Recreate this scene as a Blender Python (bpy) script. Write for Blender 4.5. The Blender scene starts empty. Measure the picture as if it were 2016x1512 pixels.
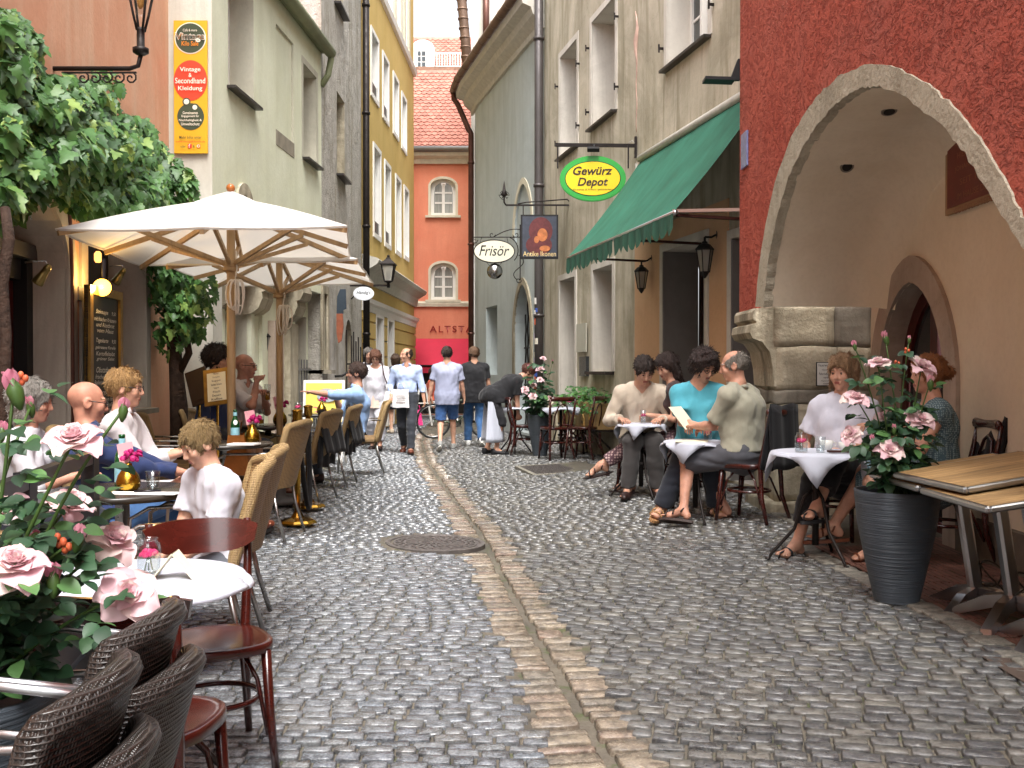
import bpy, bmesh, math, random
import numpy as np
from mathutils import Vector, Matrix, Euler, Quaternion
random.seed(7)
np.random.seed(7)
SC = bpy.context.scene
COL = SC.collection
PI = math.pi
R = math.radians
# ---------------------------------------------------------------- camera, sky, sun, exposure
FPX, CX, CY, HZ, CH = 2000.0, 1008.0, 756.0, 730.0, 1.28
PITCH = math.atan((CY - HZ) / FPX)
cd = bpy.data.cameras.new('camera')
cam = bpy.data.objects.new('camera', cd)
COL.objects.link(cam)
cam.location = (0, 0, CH)
cam.rotation_euler = (PI / 2 - PITCH, 0, 0)
cd.sensor_width = 36.0
cd.lens = FPX / 2016.0 * 36.0
cd.clip_start = 0.05
cd.clip_end = 1000
SC.camera = cam
SUN_EL, SUN_ROT = 62.0, 171.0
W = bpy.data.worlds.new("World")
SC.world = W
W.use_nodes = True
wn = W.node_tree
bg = wn.nodes['Background']
sky = wn.nodes.new('ShaderNodeTexSky')
sky.sky_type = 'NISHITA'
sky.sun_disc = False
sky.sun_elevation = R(SUN_EL)
sky.sun_rotation = R(SUN_ROT)
sky.air_density = 1.0
sky.dust_density = 5.0
sky.ozone_density = 1.0
hs = wn.nodes.new('ShaderNodeHueSaturation')
hs.inputs['Saturation'].default_value = 0.27
wn.links.new(sky.outputs['Color'], hs.inputs['Color'])
wn.links.new(hs.outputs['Color'], bg.inputs['Color'])
bg.inputs['Strength'].default_value = 0.15
sl = bpy.data.lights.new('sun', 'SUN')
sl.energy = 1.15
sl.angle = R(28)
sl.color = (1.0, 0.98, 0.95)
sun = bpy.data.objects.new('sun', sl)
COL.objects.link(sun)
# sun_rotation in the sky turns clockwise from +Y; the lamp points along the same direction
_az = R(SUN_ROT)
_sd = Vector((math.sin(_az) * math.cos(R(SUN_EL)), math.cos(_az) * math.cos(R(SUN_EL)), math.sin(R(SUN_EL))))
sun.rotation_euler = (-_sd).to_track_quat('-Z', 'Y').to_euler()
SC.view_settings.view_transform = 'Standard'
SC.view_settings.look = 'None'
SC.view_settings.gamma = 1
SC.view_settings.use_curve_mapping = False
SC.view_settings.exposure = 1.73
SC.cycles.max_bounces = 8
SC.cycles.diffuse_bounces = 4
SC.cycles.glossy_bounces = 3
SC.cycles.transmission_bounces = 8
SC.cycles.transparent_max_bounces = 12
SC.cycles.sample_clamp_indirect = 4
SC.cycles.use_denoising = True
# ---------------------------------------------------------------- from the photograph's measurements to places
_cf = Vector((0, math.cos(PITCH), -math.sin(PITCH)))
_cu = Vector((0, math.sin(PITCH), math.cos(PITCH)))
_cr = Vector((1, 0, 0))
EYE = Vector((0, 0, CH))
def ray(px, py):
 return _cf + _cr * ((px - CX) / FPX) + _cu * ((CY - py) / FPX)
def A(px, py, d):
 v = ray(px, py)
 return EYE + v * (d / v.y)
def G(px, py, z=0.0):
 v = ray(px, py)
 return EYE + v * ((z - CH) / v.z)
def V(*a):
 return Vector(a)
def lerp(a, b, t):
 return a + (b - a) * t
# ---------------------------------------------------------------- materials
MATS = {}
def srgb(h):
 h = h.lstrip('#')
 c = [int(h[i:i + 2], 16) / 255 for i in (0, 2, 4)]
 return tuple(((x / 12.92) if x <= 0.04045 else ((x + 0.055) / 1.055) ** 2.4) for x in c)
class NT:
 def __init__(self, m):
  self.t = m.node_tree
  self.b = self.t.nodes['Principled BSDF']
 def n(self, typ, **kw):
  x = self.t.nodes.new(typ)
  for k, v in kw.items():
   setattr(x, k, v)
  return x
 def l(self, a, b):
  self.t.links.new(a, b)
 def noise(self, scale, detail=4, rough=0.55, coord=None, dist=0.0):
  x = self.n('ShaderNodeTexNoise')
  x.inputs['Scale'].default_value = scale
  x.inputs['Detail'].default_value = detail
  x.inputs['Roughness'].default_value = rough
  x.inputs['Distortion'].default_value = dist
  if coord: self.l(coord, x.inputs['Vector'])
  return x
 def ramp(self, fac, stops):
  x = self.n('ShaderNodeValToRGB')
  e = x.color_ramp.elements
  while len(e) < len(stops): e.new(0.5)
  for el, (p, c) in zip(e, stops):
   el.position = p
   el.color = (*c, 1) if not isinstance(c, (int, float)) else (c, c, c, 1)
  self.l(fac, x.inputs['Fac'])
  return x
 def mix(self, fac, a, b, mode='MIX'):
  x = self.n('ShaderNodeMix', data_type='RGBA', blend_type=mode)
  if isinstance(fac, (int, float)): x.inputs[0].default_value = fac
  else: self.l(fac, x.inputs[0])
  for k, v in ((6, a), (7, b)):
   if isinstance(v, tuple): x.inputs[k].default_value = (*v, 1)
   else: self.l(v, x.inputs[k])
  return x.outputs[2]
 def math(self, op, a, b=None):
  x = self.n('ShaderNodeMath', operation=op)
  for i, v in enumerate((a, b)):
   if v is None: continue
   if isinstance(v, (int, float)): x.inputs[i].default_value = v
   else: self.l(v, x.inputs[i])
  return x.outputs[0]
 def coord(self, kind='Object', scale=None):
  tc = self.n('ShaderNodeTexCoord')
  o = tc.outputs[kind]
  if scale:
   mp = self.n('ShaderNodeMapping')
   mp.inputs['Scale'].default_value = scale
   self.l(o, mp.inputs['Vector'])
   o = mp.outputs[0]
  return o
 def bump(self, h, strength=0.5, dist=0.01):
  x = self.n('ShaderNodeBump')
  x.inputs['Strength'].default_value = strength
  x.inputs['Distance'].default_value = dist
  self.l(h, x.inputs['Height'])
  self.l(x.outputs['Normal'], self.b.inputs['Normal'])
  return x
def newmat(name):
 m = bpy.data.materials.new(name)
 m.use_nodes = True
 MATS[name] = m
 return m
def M(name, col=(0.5, 0.5, 0.5), rough=0.6, metal=0.0, var=0.12, vscale=6.0, bump=0.0, bscale=60.0, bdist=0.004,
  spec=0.5, sheen=0.0, trans=0.0, emit=None, stretch=None, rvar=0.0, ior=1.45, sss=0.0, coat=0.0, col2=None, alpha=None, orand=0.0):
 """plain-ish material with colour variation, roughness variation and fine relief"""
 if name in MATS: return MATS[name]
 m = newmat(name)
 t = NT(m)
 if isinstance(col, str): col = srgb(col)
 if isinstance(col2, str): col2 = srgb(col2)
 b = t.b
 b.inputs['Roughness'].default_value = rough
 b.inputs['Metallic'].default_value = metal
 b.inputs['IOR'].default_value = ior
 b.inputs['Specular IOR Level'].default_value = spec
 if sheen: b.inputs['Sheen Weight'].default_value = sheen
 if trans: b.inputs['Transmission Weight'].default_value = trans
 if coat: b.inputs['Coat Weight'].default_value = coat; b.inputs['Coat Roughness'].default_value = 0.12
 if sss:
  b.inputs['Subsurface Weight'].default_value = sss
  b.inputs['Subsurface Radius'].default_value = (0.02, 0.008, 0.004)
  b.inputs['Subsurface Scale'].default_value = 0.5
 if alpha is not None: b.inputs['Alpha'].default_value = alpha
 if emit:
  b.inputs['Emission Color'].default_value = (*emit[0], 1)
  b.inputs['Emission Strength'].default_value = emit[1]
 co = t.coord('Object', stretch) if (var or bump or rvar or col2) else None
 out = None
 if var or col2:
  n = t.noise(vscale, 5, 0.6, co)
  lo = tuple(max(0, c * (1 - var)) for c in col)
  hi = col2 if col2 else tuple(min(1, c * (1 + var)) for c in col)
  out = t.ramp(n.outputs['Fac'], [(0.3, lo), (0.7, hi)]).outputs['Color']
  if orand:
   oi = t.n('ShaderNodeObjectInfo')
   geo = t.n('ShaderNodeNewGeometry')
   rr = t.math('FRACT', t.math('ADD', oi.outputs['Random'], geo.outputs['Random Per Island']))
   k = t.math('ADD', t.math('MULTIPLY', rr, 2 * orand), 1 - orand)
   out = t.mix(1.0, out, t.ramp(k, [(0, 0.0), (1, 1.0)]).outputs['Color'], 'MULTIPLY') if False else out
   mx = t.n('ShaderNodeVectorMath', operation='SCALE')
   t.l(out, mx.inputs[0]); t.l(k, mx.inputs['Scale'])
   out = mx.outputs[0]
  t.l(out, b.inputs['Base Color'])
 else:
  b.inputs['Base Color'].default_value = (*col, 1)
 if rvar:
  n2 = t.noise(vscale * 2.3, 3, 0.5, co)
  t.l(t.ramp(n2.outputs['Fac'], [(0.3, max(0, rough - rvar)), (0.7, min(1, rough + rvar))]).outputs['Color'], b.inputs['Roughness'])
 if bump:
  n3 = t.noise(bscale, 4, 0.6, co)
  t.bump(n3.outputs['Fac'], bump, bdist)
 return m
def plaster(name, c1, c2, stain, rough=0.9, bstr=0.35, bscale=40, stain_amt=0.5, bdist=0.01, vs=1.3):
 """old lime plaster: patches of two tones, run-down stains, trowel relief"""
 if name in MATS: return MATS[name]
 m = newmat(name); t = NT(m)
 c1, c2, stain = [srgb(c) if isinstance(c, str) else c for c in (c1, c2, stain)]
 co = t.coord('Object')
 n1 = t.noise(vs, 6, 0.62, co, 0.4)
 base = t.ramp(n1.outputs['Fac'], [(0.35, c1), (0.65, c2)]).outputs['Color']
 st = t.noise(1.0, 5, 0.65, t.coord('Object', (3.6, 3.6, 0.4)), 0.5)
 sf = t.ramp(st.outputs['Fac'], [(0.48, 0.0), (0.68, min(1, stain_amt * 1.35))]).outputs['Color']
 c = t.mix(sf, base, stain)
 n0 = t.noise(0.55, 5, 0.7, co, 0.8)
 c = t.mix(t.ramp(n0.outputs['Fac'], [(0.42, 0.0), (0.62, 0.75 * stain_amt)]).outputs['Color'], c, tuple(x * 0.8 for x in stain))
 n2 = t.noise(28, 3, 0.6, co)
 c = t.mix(t.ramp(n2.outputs['Fac'], [(0.45, 0.0), (0.8, 0.25)]).outputs['Color'], c, tuple(x * 0.72 for x in c1))
 vr = t.n('ShaderNodeTexVoronoi', feature='DISTANCE_TO_EDGE'); vr.inputs['Scale'].default_value = 0.8
 wob = t.n('ShaderNodeVectorMath', operation='ADD'); t.l(co, wob.inputs[0])
 ws = t.n('ShaderNodeVectorMath', operation='SCALE'); t.l(t.noise(3.0, 5, 0.65, co).outputs['Color'], ws.inputs[0]); ws.inputs['Scale'].default_value = 0.9
 t.l(ws.outputs[0], wob.inputs[1]); t.l(wob.outputs[0], vr.inputs['Vector'])
 ck = t.ramp(vr.outputs['Distance'], [(0.0, max(0.0, stain_amt - .22)), (0.007, 0.0)]).outputs['Color']
 ck = t.mix(t.ramp(n0.outputs['Fac'], [(0.45, 0.0), (0.6, 1.0)]).outputs['Color'], (0, 0, 0), ck)
 c = t.mix(ck, c, tuple(x * 0.45 for x in stain))
 t.l(c, t.b.inputs['Base Color'])
 t.b.inputs['Roughness'].default_value = rough
 t.b.inputs['Specular IOR Level'].default_value = 0.25
 nb = t.noise(bscale, 5, 0.65, co)
 nb2 = t.noise(bscale * 0.16, 3, 0.5, co)
 t.bump(t.math('ADD', nb.outputs['Fac'], t.math('MULTIPLY', nb2.outputs['Fac'], 1.5)), bstr, bdist)
 return m
# ---------------------------------------------------------------- mesh building
class MB:
 """collects shapes; build() links them as ONE mesh object"""
 def __init__(self):
  self.v = []; self.f = []; self.m = []; self.mi = 0
  self.sm = []; self.smooth = False
 def add(self, vs, fs, smooth=None):
  o = len(self.v)
  self.v.extend([tuple(p) for p in vs])
  s = self.smooth if smooth is None else smooth
  for f in fs:
   self.f.append(tuple(i + o for i in f)); self.m.append(self.mi); self.sm.append(s)
  return self
 def box(self, c, s, rot=None, taper=1.0, bev=0.0):
  sx, sy, sz = s[0] / 2, s[1] / 2, s[2] / 2
  c = Vector(c)
  if bev > 0:
   b = min(bev, sx * 0.9, sy * 0.9, sz * 0.9)
   vs = []
   for z, e in ((-sz, b), (-sz + b, 0), (sz - b, 0), (sz, b)):
    for x, y in ((-sx + e + b, -sy + e), (sx - e - b, -sy + e), (sx - e, -sy + e + b), (sx - e, sy - e - b),
        (sx - e - b, sy - e), (-sx + e + b, sy - e), (-sx + e, sy - e - b), (-sx + e, -sy + e + b)):
     vs.append(Vector((x, y, z)))
   fs = [tuple(range(7, -1, -1)), tuple(range(24, 32))]
   for k in range(3):
    for i in range(8):
     j = (i + 1) % 8
     fs.append((k * 8 + i, k * 8 + j, k * 8 + 8 + j, k * 8 + 8 + i))
  else:
   vs = []
   for z, k in ((-sz, 1), (sz, taper)):
    for x, y in ((-sx, -sy), (sx, -sy), (sx, sy), (-sx, sy)):
     vs.append(Vector((x * k, y * k, z)))
   fs = [(3, 2, 1, 0), (4, 5, 6, 7), (0, 1, 5, 4), (1, 2, 6, 5), (2, 3, 7, 6), (3, 0, 4, 7)]
  if rot is not None:
   if not isinstance(rot, Matrix): rot = Euler(rot).to_matrix()
   vs = [rot @ p for p in vs]
  return self.add([p + c for p in vs], fs)
 def obox(self, o, ax, ay, az):
  o, ax, ay, az = Vector(o), Vector(ax), Vector(ay), Vector(az)
  vs = [o, o + ax, o + ax + ay, o + ay, o + az, o + ax + az, o + ax + ay + az, o + ay + az]
  fs = [(3, 2, 1, 0), (4, 5, 6, 7), (0, 1, 5, 4), (1, 2, 6, 5), (2, 3, 7, 6), (3, 0, 4, 7)]
  if ax.cross(ay).dot(az) < 0: fs = [f[::-1] for f in fs]
  return self.add(vs, fs)
 def bar(self, a, b, w, h, up=(0, 0, 1)):
  a, b = Vector(a), Vector(b)
  d = (b - a).normalized(); u = Vector(up)
  if abs(d.dot(u)) > 0.98: u = Vector((0, 1, 0))
  s = d.cross(u).normalized(); u = s.cross(d).normalized()
  return self.obox(a - s * w / 2 - u * h / 2, s * w, u * h, b - a)
 def tube(self, pts, r, n=8, caps=True, closed=False, flat=1.0, up=None):
  pts = [Vector(p) for p in pts]
  N = len(pts)
  rs = r if isinstance(r, (list, tuple)) else [r] * N
  vs, fs = [], []
  prev = None
  for i, p in enumerate(pts):
   if closed: d = pts[(i + 1) % N] - pts[i - 1]
   else: d = pts[min(i + 1, N - 1)] - pts[max(i - 1, 0)]
   if d.length < 1e-9: d = Vector((0, 0, 1))
   d.normalize()
   if up is not None: ref = Vector(up)
   elif prev is None: ref = Vector((0, 0, 1)) if abs(d.z) < 0.9 else Vector((1, 0, 0))
   else: ref = prev
   s = d.cross(ref)
   if s.length < 1e-6: s = d.cross(Vector((0.3, 1, 0.2)))
   s.normalize(); u = s.cross(d).normalized()
   prev = u
   for k in range(n):
    a = 2 * PI * k / n
    vs.append(p + s * (math.cos(a) * rs[i]) + u * (math.sin(a) * rs[i] * flat))
  for i in range(N - 1 + (1 if closed else 0)):
   j = (i + 1) % N
   for k in range(n):
    l = (k + 1) % n
    fs.append((i * n + k, i * n + l, j * n + l, j * n + k))
  if caps and not closed:
   fs.append(tuple(range(n - 1, -1, -1)))
   fs.append(tuple((N - 1) * n + k for k in range(n)))
  return self.add(vs, fs, True)
 def lathe(self, prof, c=(0, 0, 0), n=20, rot=None, cap=True, smooth=True):
  c = Vector(c); vs, fs = [], []
  if rot is not None and not isinstance(rot, Matrix): rot = Euler(rot).to_matrix()
  for r_, z in prof:
   for k in range(n):
    a = 2 * PI * k / n
    p = Vector((r_ * math.cos(a), r_ * math.sin(a), z))
    vs.append((rot @ p if rot is not None else p) + c)
  for i in range(len(prof) - 1):
   for k in range(n):
    l = (k + 1) % n
    fs.append((i * n + k, i * n + l, (i + 1) * n + l, (i + 1) * n + k))
  if cap:
   if prof[0][0] > 1e-5: fs.append(tuple(range(n - 1, -1, -1)))
   if prof[-1][0] > 1e-5: fs.append(tuple((len(prof) - 1) * n + k for k in range(n)))
  return self.add(vs, fs, smooth)
 def disc(self, c, rx, nrm, t=0.01, n=28, ry=None, up=(0, 0, 1)):
  nrm = Vector(nrm).normalized(); u = Vector(up)
  s = u.cross(nrm).normalized(); u = nrm.cross(s).normalized()
  ry = ry or rx; c = Vector(c)
  vs = []
  for z in (0, t):
   for k in range(n):
    a = 2 * PI * k / n
    vs.append(c + s * (rx * math.cos(a)) + u * (ry * math.sin(a)) + nrm * z)
  fs = [tuple(range(n - 1, -1, -1)), tuple(range(n, 2 * n))]
  for k in range(n):
   l = (k + 1) % n
   fs.append((k, l, n + l, n + k))
  return self.add(vs, fs, False)
 def prism(self, poly, ext):
  e = Vector(ext); n = len(poly)
  poly = [Vector(p) for p in poly]
  nn = Vector((0, 0, 0))
  for i in range(n):
   nn += (poly[i] - poly[0]).cross(poly[(i + 1) % n] - poly[0])
  if nn.dot(e) < 0: poly = poly[::-1]
  vs = poly + [p + e for p in poly]
  fs = [tuple(range(n - 1, -1, -1)), tuple(range(n, 2 * n))]
  for k in range(n):
   l = (k + 1) % n
   fs.append((k, l, n + l, n + k))
  return self.add(vs, fs)
 def grid(self, rows, smooth=True, flip=False):
  n = len(rows[0]); vs = [p for r_ in rows for p in r_]; fs = []
  for i in range(len(rows) - 1):
   for j in range(n - 1):
    f = (i * n + j, i * n + j + 1, (i + 1) * n + j + 1, (i + 1) * n + j)
    fs.append(f[::-1] if flip else f)
  return self.add(vs, fs, smooth)
 def ell(self, c, r, n=12, m=8, rot=None):
  prof = [(math.sin(PI * i / m), -math.cos(PI * i / m)) for i in range(m + 1)]
  c = Vector(c)
  if rot is not None and not isinstance(rot, Matrix): rot = Euler(rot).to_matrix()
  if isinstance(r, (int, float)): r = (r, r, r)
  vs, fs = [], []
  for q, z in prof:
   for k in range(n):
    a = 2 * PI * k / n
    p = Vector((q * math.cos(a) * r[0], q * math.sin(a) * r[1], z * r[2]))
    vs.append((rot @ p if rot is not None else p) + c)
  for i in range(m):
   for k in range(n):
    l = (k + 1) % n
    fs.append((i * n + k, i * n + l, (i + 1) * n + l, (i + 1) * n + k))
  return self.add(vs, fs, True)
 def mesh(self, name):
  me = bpy.data.meshes.new(name)
  me.from_pydata(self.v, [], self.f)
  me.polygons.foreach_set('use_smooth', self.sm)
  me.polygons.foreach_set('material_index', self.m)
  return me
 def build(self, name, mat, parent=None, **kw):
  me = self.mesh(name)
  for mm in (mat if isinstance(mat, (list, tuple)) else [mat]): me.materials.append(mm)
  return place(name, me, parent, **kw)
def tag(o, label=None, cat=None, group=None, kind=None):
 if label: o['label'] = label
 if cat: o['category'] = cat
 if group: o['group'] = group
 if kind: o['kind'] = kind
 return o
def thing(name, label, cat, loc=(0, 0, 0), rotz=0, group=None, local=False, scale=1.0):
 """an Empty at the thing's base that parents its parts; local=True when the parts are modelled around the origin"""
 o = bpy.data.objects.new(name, None)
 COL.objects.link(o)
 o.empty_display_size = 0.1
 o.location = loc; o.rotation_euler = (0, 0, rotz); o.scale = (scale,) * 3
 if local: LOCAL.add(o.name)
 return tag(o, label, cat, group)
LOCAL = set()
KIDS = {}
def place(name, data, parent=None, label=None, cat=None, group=None, kind=None):
 o = bpy.data.objects.new(name, data)
 COL.objects.link(o)
 if parent is not None:
  o.parent = parent
  KIDS.setdefault(parent.name, []).append(o)
  if parent.parent is None and parent.name not in LOCAL:
   o.matrix_parent_inverse = Matrix.LocRotScale(parent.location, parent.rotation_euler, parent.scale).inverted()
 return tag(o, label, cat, group, kind)
def dup(root, loc, rotz=0, label=None, group=None, scale=None, rot=None):
 """a copy of a thing with copies of its parts and their sub-parts"""
 r_ = root.copy(); COL.objects.link(r_)
 r_.location = loc; r_.rotation_euler = rot if rot else (0, 0, rotz)
 if scale: r_.scale = (scale,) * 3
 if label: r_['label'] = label
 if group: r_['group'] = group
 if root.name in LOCAL: LOCAL.add(r_.name)
 def rec(a, b):
  for ch in list(KIDS.get(a.name, [])):
   c = ch.copy(); COL.objects.link(c); c.parent = b
   KIDS.setdefault(b.name, []).append(c)
   rec(ch, c)
 rec(root, r_)
 return r_
def text(body, mat, o, ax, up, width=None, height=0.1, parent=None, shear=0.0, name='lettering', ext=0.002, off=0.0, align='CENTER', spacing=1.0, label=None):
 """flat lettering on a surface: o = centre, ax = reading direction, up = up direction; width/height in metres"""
 cu = bpy.data.curves.new(name, 'FONT')
 cu.body = body; cu.align_x = align; cu.align_y = 'CENTER'
 cu.shear = shear; cu.resolution_u = 3; cu.offset = off; cu.space_character = spacing
 cu.space_line = 0.95
 tmp = bpy.data.objects.new(name, cu)
 me = bpy.data.meshes.new_from_object(tmp)
 bpy.data.objects.remove(tmp); bpy.data.curves.remove(cu)
 n = len(me.vertices)
 co = np.zeros(n * 3); me.vertices.foreach_get('co', co); co = co.reshape(-1, 3)
 lo, hi = co.min(0), co.max(0)
 c = (lo + hi) / 2
 sz = hi - lo
 sy = height / max(sz[1], 1e-6)
 sx = (width / max(sz[0], 1e-6)) if width else sy
 ax = Vector(ax).normalized(); up = Vector(up).normalized()
 nr = ax.cross(up)
 x = (co[:, 0] - c[0]) * sx; y = (co[:, 1] - c[1]) * sy
 P = np.outer(x, ax) + np.outer(y, up) + np.array(Vector(o) + nr * ext)
 me.vertices.foreach_set('co', P.ravel()); me.update()
 me.materials.clear(); me.materials.append(mat)
 return place(name, me, parent, label=label)
# ---------------------------------------------------------------- walls with real openings
class Wall:
 """a plane wall from plan point a to plan point b; outward normal on the side given"""
 def __init__(self, a, b, side):
  self.a = Vector((a[0], a[1], 0)); self.b = Vector((b[0], b[1], 0))
  self.t = (self.b - self.a).normalized(); self.L = (self.b - self.a).length
  n = Vector((self.t.y, -self.t.x, 0))
  self.n = n if n.dot(Vector((side[0], side[1], 0))) > 0 else -n
 def pt(self, u, z, out=0.0):
  return self.a + self.t * u + Vector((0, 0, z)) + self.n * out
 def uz(self, px, py, out=0.0):
  v = ray(px, py)
  k = (self.a + self.n * out - EYE).dot(self.n) / v.dot(self.n)
  p = EYE + v * k
  return (p - self.a).dot(self.t), p.z
 def u(self, px, py=600, out=0.0): return self.uz(px, py, out)[0]
 def z(self, px, py, out=0.0): return self.uz(px, py, out)[1]
 def op(self, pxl, pxr, top, bot, **k):
  """opening from photo measurements: left and right edges, (px,py) on the top edge, (px,py) on the bottom edge"""
  u = sorted((self.u(pxl), self.u(pxr)))
  d = dict(u0=u[0], u1=u[1], z1=top if isinstance(top, (int, float)) else self.z(*top),
     z0=bot if isinstance(bot, (int, float)) else self.z(*bot), depth=0.22, arch=0.0)
  d.update(k)
  return d
 def q(self, mb, uzs, out=0.0, smooth=False):
  """one face on the wall plane, facing out"""
  ps = [self.pt(u, z, out) for u, z in uzs]
  nn = Vector((0, 0, 0))
  for i in range(1, len(ps) - 1): nn += (ps[i] - ps[0]).cross(ps[i + 1] - ps[0])
  if nn.dot(self.n) < 0: ps = ps[::-1]
  mb.add(ps, [tuple(range(len(ps)))], smooth)
 def slab(self, mb, u0, u1, z0, z1, o0, o1):
  mb.obox(self.pt(u0, z0, o0), self.t * (u1 - u0), self.n * (o1 - o0), Vector((0, 0, z1 - z0)))
 def arch_pts(self, o, n=14, grow=0.0):
  """points of the opening's top edge from left to right"""
  u0, u1 = o['u0'] - grow, o['u1'] + grow
  r = o['arch'] + (grow if o['arch'] else 0)
  zs = o['z1'] - o['arch']
  c = (u0 + u1) / 2; h = (u1 - u0) / 2
  p = o.get('point', 2.0)
  out = []
  for i in range(n + 1):
   a = PI - PI * i / n
   cx = math.cos(a)
   out.append((c + h * cx, zs + r * (1 - abs(cx) ** p) ** (1 / 2.0)))
  return out
 def build(self, mb, z0, z1, ops=(), reveal_mi=1, u0=0.0, u1=None, ends=0.35, fine=0.0):
  """mb gets the front (material 0) and the reveals (reveal_mi)"""
  u1 = self.L if u1 is None else u1
  us = sorted({u0, u1} | {min(max(x, u0), u1) for o in ops for x in (o['u0'], o['u1'])})
  zs = sorted({z0, z1} | {min(max(x, z0), z1) for o in ops for x in (o['z0'], o['z1'])})
  mb.mi = 0
  for i in range(len(us) - 1):
   for j in range(len(zs) - 1):
    if us[i + 1] - us[i] < 1e-5 or zs[j + 1] - zs[j] < 1e-5: continue
    cu, cz = (us[i] + us[i + 1]) / 2, (zs[j] + zs[j + 1]) / 2
    if any(o['u0'] < cu < o['u1'] and o['z0'] < cz < o['z1'] for o in ops): continue
    self.q(mb, [(us[i], zs[j]), (us[i + 1], zs[j]), (us[i + 1], zs[j + 1]), (us[i], zs[j + 1])])
  for o in ops:
   D = -o['depth']
   pts = self.arch_pts(o) if o['arch'] else [(o['u0'], o['z1']), (o['u1'], o['z1'])]
   if o['arch']:
    mb.mi = 0
    for (a, za), (b, zb) in zip(pts[:-1], pts[1:]):
     if o['z1'] - min(za, zb) > 1e-6:
      if o['z1'] - za < 1e-6: self.q(mb, [(a, za), (b, zb), (b, o['z1'])])
      elif o['z1'] - zb < 1e-6: self.q(mb, [(a, za), (b, zb), (a, o['z1'])])
      else: self.q(mb, [(a, za), (b, zb), (b, o['z1']), (a, o['z1'])])
   mb.mi = reveal_mi
   ring = [(o['u0'], o['z0'])] + ([] if abs(pts[0][0] - o['u0']) < 1e-6 and abs(pts[0][1] - o['z0']) < 1e-6 else []) + list(pts) + [(o['u1'], o['z0'])]
   c = Vector(((o['u0'] + o['u1']) / 2, (o['z0'] + o['z1']) / 2))
   for (a, za), (b, zb) in zip(ring, ring[1:] + ring[:1]):
    if abs(a - b) < 1e-7 and abs(za - zb) < 1e-7: continue
    ps = [self.pt(a, za), self.pt(b, zb), self.pt(b, zb, D), self.pt(a, za, D)]
    nn = (ps[1] - ps[0]).cross(ps[3] - ps[0])
    ctr = self.pt(c.x, c.y, D / 2)
    if nn.dot(ctr - ps[0]) < 0: ps = ps[::-1]
    mb.add(ps, [(0, 1, 2, 3)], False)
  mb.mi = 0
  for uu in (u0, u1):
   ps = [self.pt(uu, z0), self.pt(uu, z1), self.pt(uu, z1, -ends), self.pt(uu, z0, -ends)]
   mb.add(ps, [(0, 1, 2, 3)], False)
  mb.add([self.pt(u0, z1), self.pt(u1, z1), self.pt(u1, z1, -ends), self.pt(u0, z1, -ends)], [(0, 1, 2, 3)], False)
 def window(self, parent, o, frame, pane, cols=2, rows=3, fw=0.06, bar=0.03, inset=0.0, name='window', back=None):
  """frame (with its glazing bars) set at the back of the reveal, one pane each between the bars"""
  D = -o['depth'] + 0.004 - inset
  mb = MB()
  u0, u1, z0, z1 = o['u0'], o['u1'], o['z0'], o['z1']
  th = 0.05
  arch = o['arch']
  zs = z1 - arch
  self.slab(mb, u0, u0 + fw, z0, zs, D - th, D)
  self.slab(mb, u1 - fw, u1, z0, zs, D - th, D)
  self.slab(mb, u0 + fw, u1 - fw, z0, z0 + fw, D - th, D)
  if arch:
   oi = dict(o); outer = self.arch_pts(o)
   inner = self.arch_pts(dict(o, u0=u0 + fw, u1=u1 - fw, z1=z1 - fw, arch=arch))
   inner = [(a, max(z, zs)) for a, z in inner]
   for i in range(len(outer) - 1):
    pf = [outer[i], outer[i + 1], inner[i + 1], inner[i]]
    self.q(mb, pf, D)
    ps = [self.pt(*inner[i], D), self.pt(*inner[i + 1], D), self.pt(*inner[i + 1], D - th), self.pt(*inner[i], D - th)]
    mb.add(ps, [(0, 1, 2, 3)])
  else:
   self.slab(mb, u0 + fw, u1 - fw, z1 - fw, z1, D - th, D)
  iu0, iu1, iz0, iz1 = u0 + fw, u1 - fw, z0 + fw, z1 - fw
  for c in range(1, cols):
   uu = lerp(iu0, iu1, c / cols); b = bar * (1.8 if c * 2 == cols else 1)
   self.slab(mb, uu - b / 2, uu + b / 2, iz0, iz1 - (0.02 if arch else 0), D - th * 0.8, D - 0.003)
  for r_ in range(1, rows):
   zz = lerp(iz0, iz1, r_ / rows)
   for c in range(cols):
    a = lerp(iu0, iu1, c / cols); b2 = lerp(iu0, iu1, (c + 1) / cols)
    self.slab(mb, a + bar * 0.5, b2 - bar * 0.5, zz - bar / 2, zz + bar / 2, D - th * 0.7, D - 0.006)
  w = mb.build(name, frame, parent)
  for c in range(cols):
   for r_ in range(rows):
    m2 = MB()
    a, b2 = lerp(iu0, iu1, c / cols) + 0.001, lerp(iu0, iu1, (c + 1) / cols) - 0.001
    za, zb = lerp(iz0, iz1, r_ / rows) + 0.001, lerp(iz0, iz1, (r_ + 1) / rows) - 0.001
    if arch and r_ == rows - 1:
     top = [(x, min(z, zb)) for x, z in self.arch_pts(dict(o, u0=u0 + fw * .6, u1=u1 - fw * .6, z1=z1 - fw * .6)) if a - 1e-6 <= x <= b2 + 1e-6]
     poly = [(a, za), (b2, za)] + [(x, max(z, za + 0.01)) for x, z in top[::-1]]
    else:
     poly = [(a, za), (b2, za), (b2, zb), (a, zb)]
    k = random.uniform(-0.004, 0.004)
    self.q(m2, poly, D - th * 0.5 + k * 0.3)
    m2.build('pane', pane, w)
  return w
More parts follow.
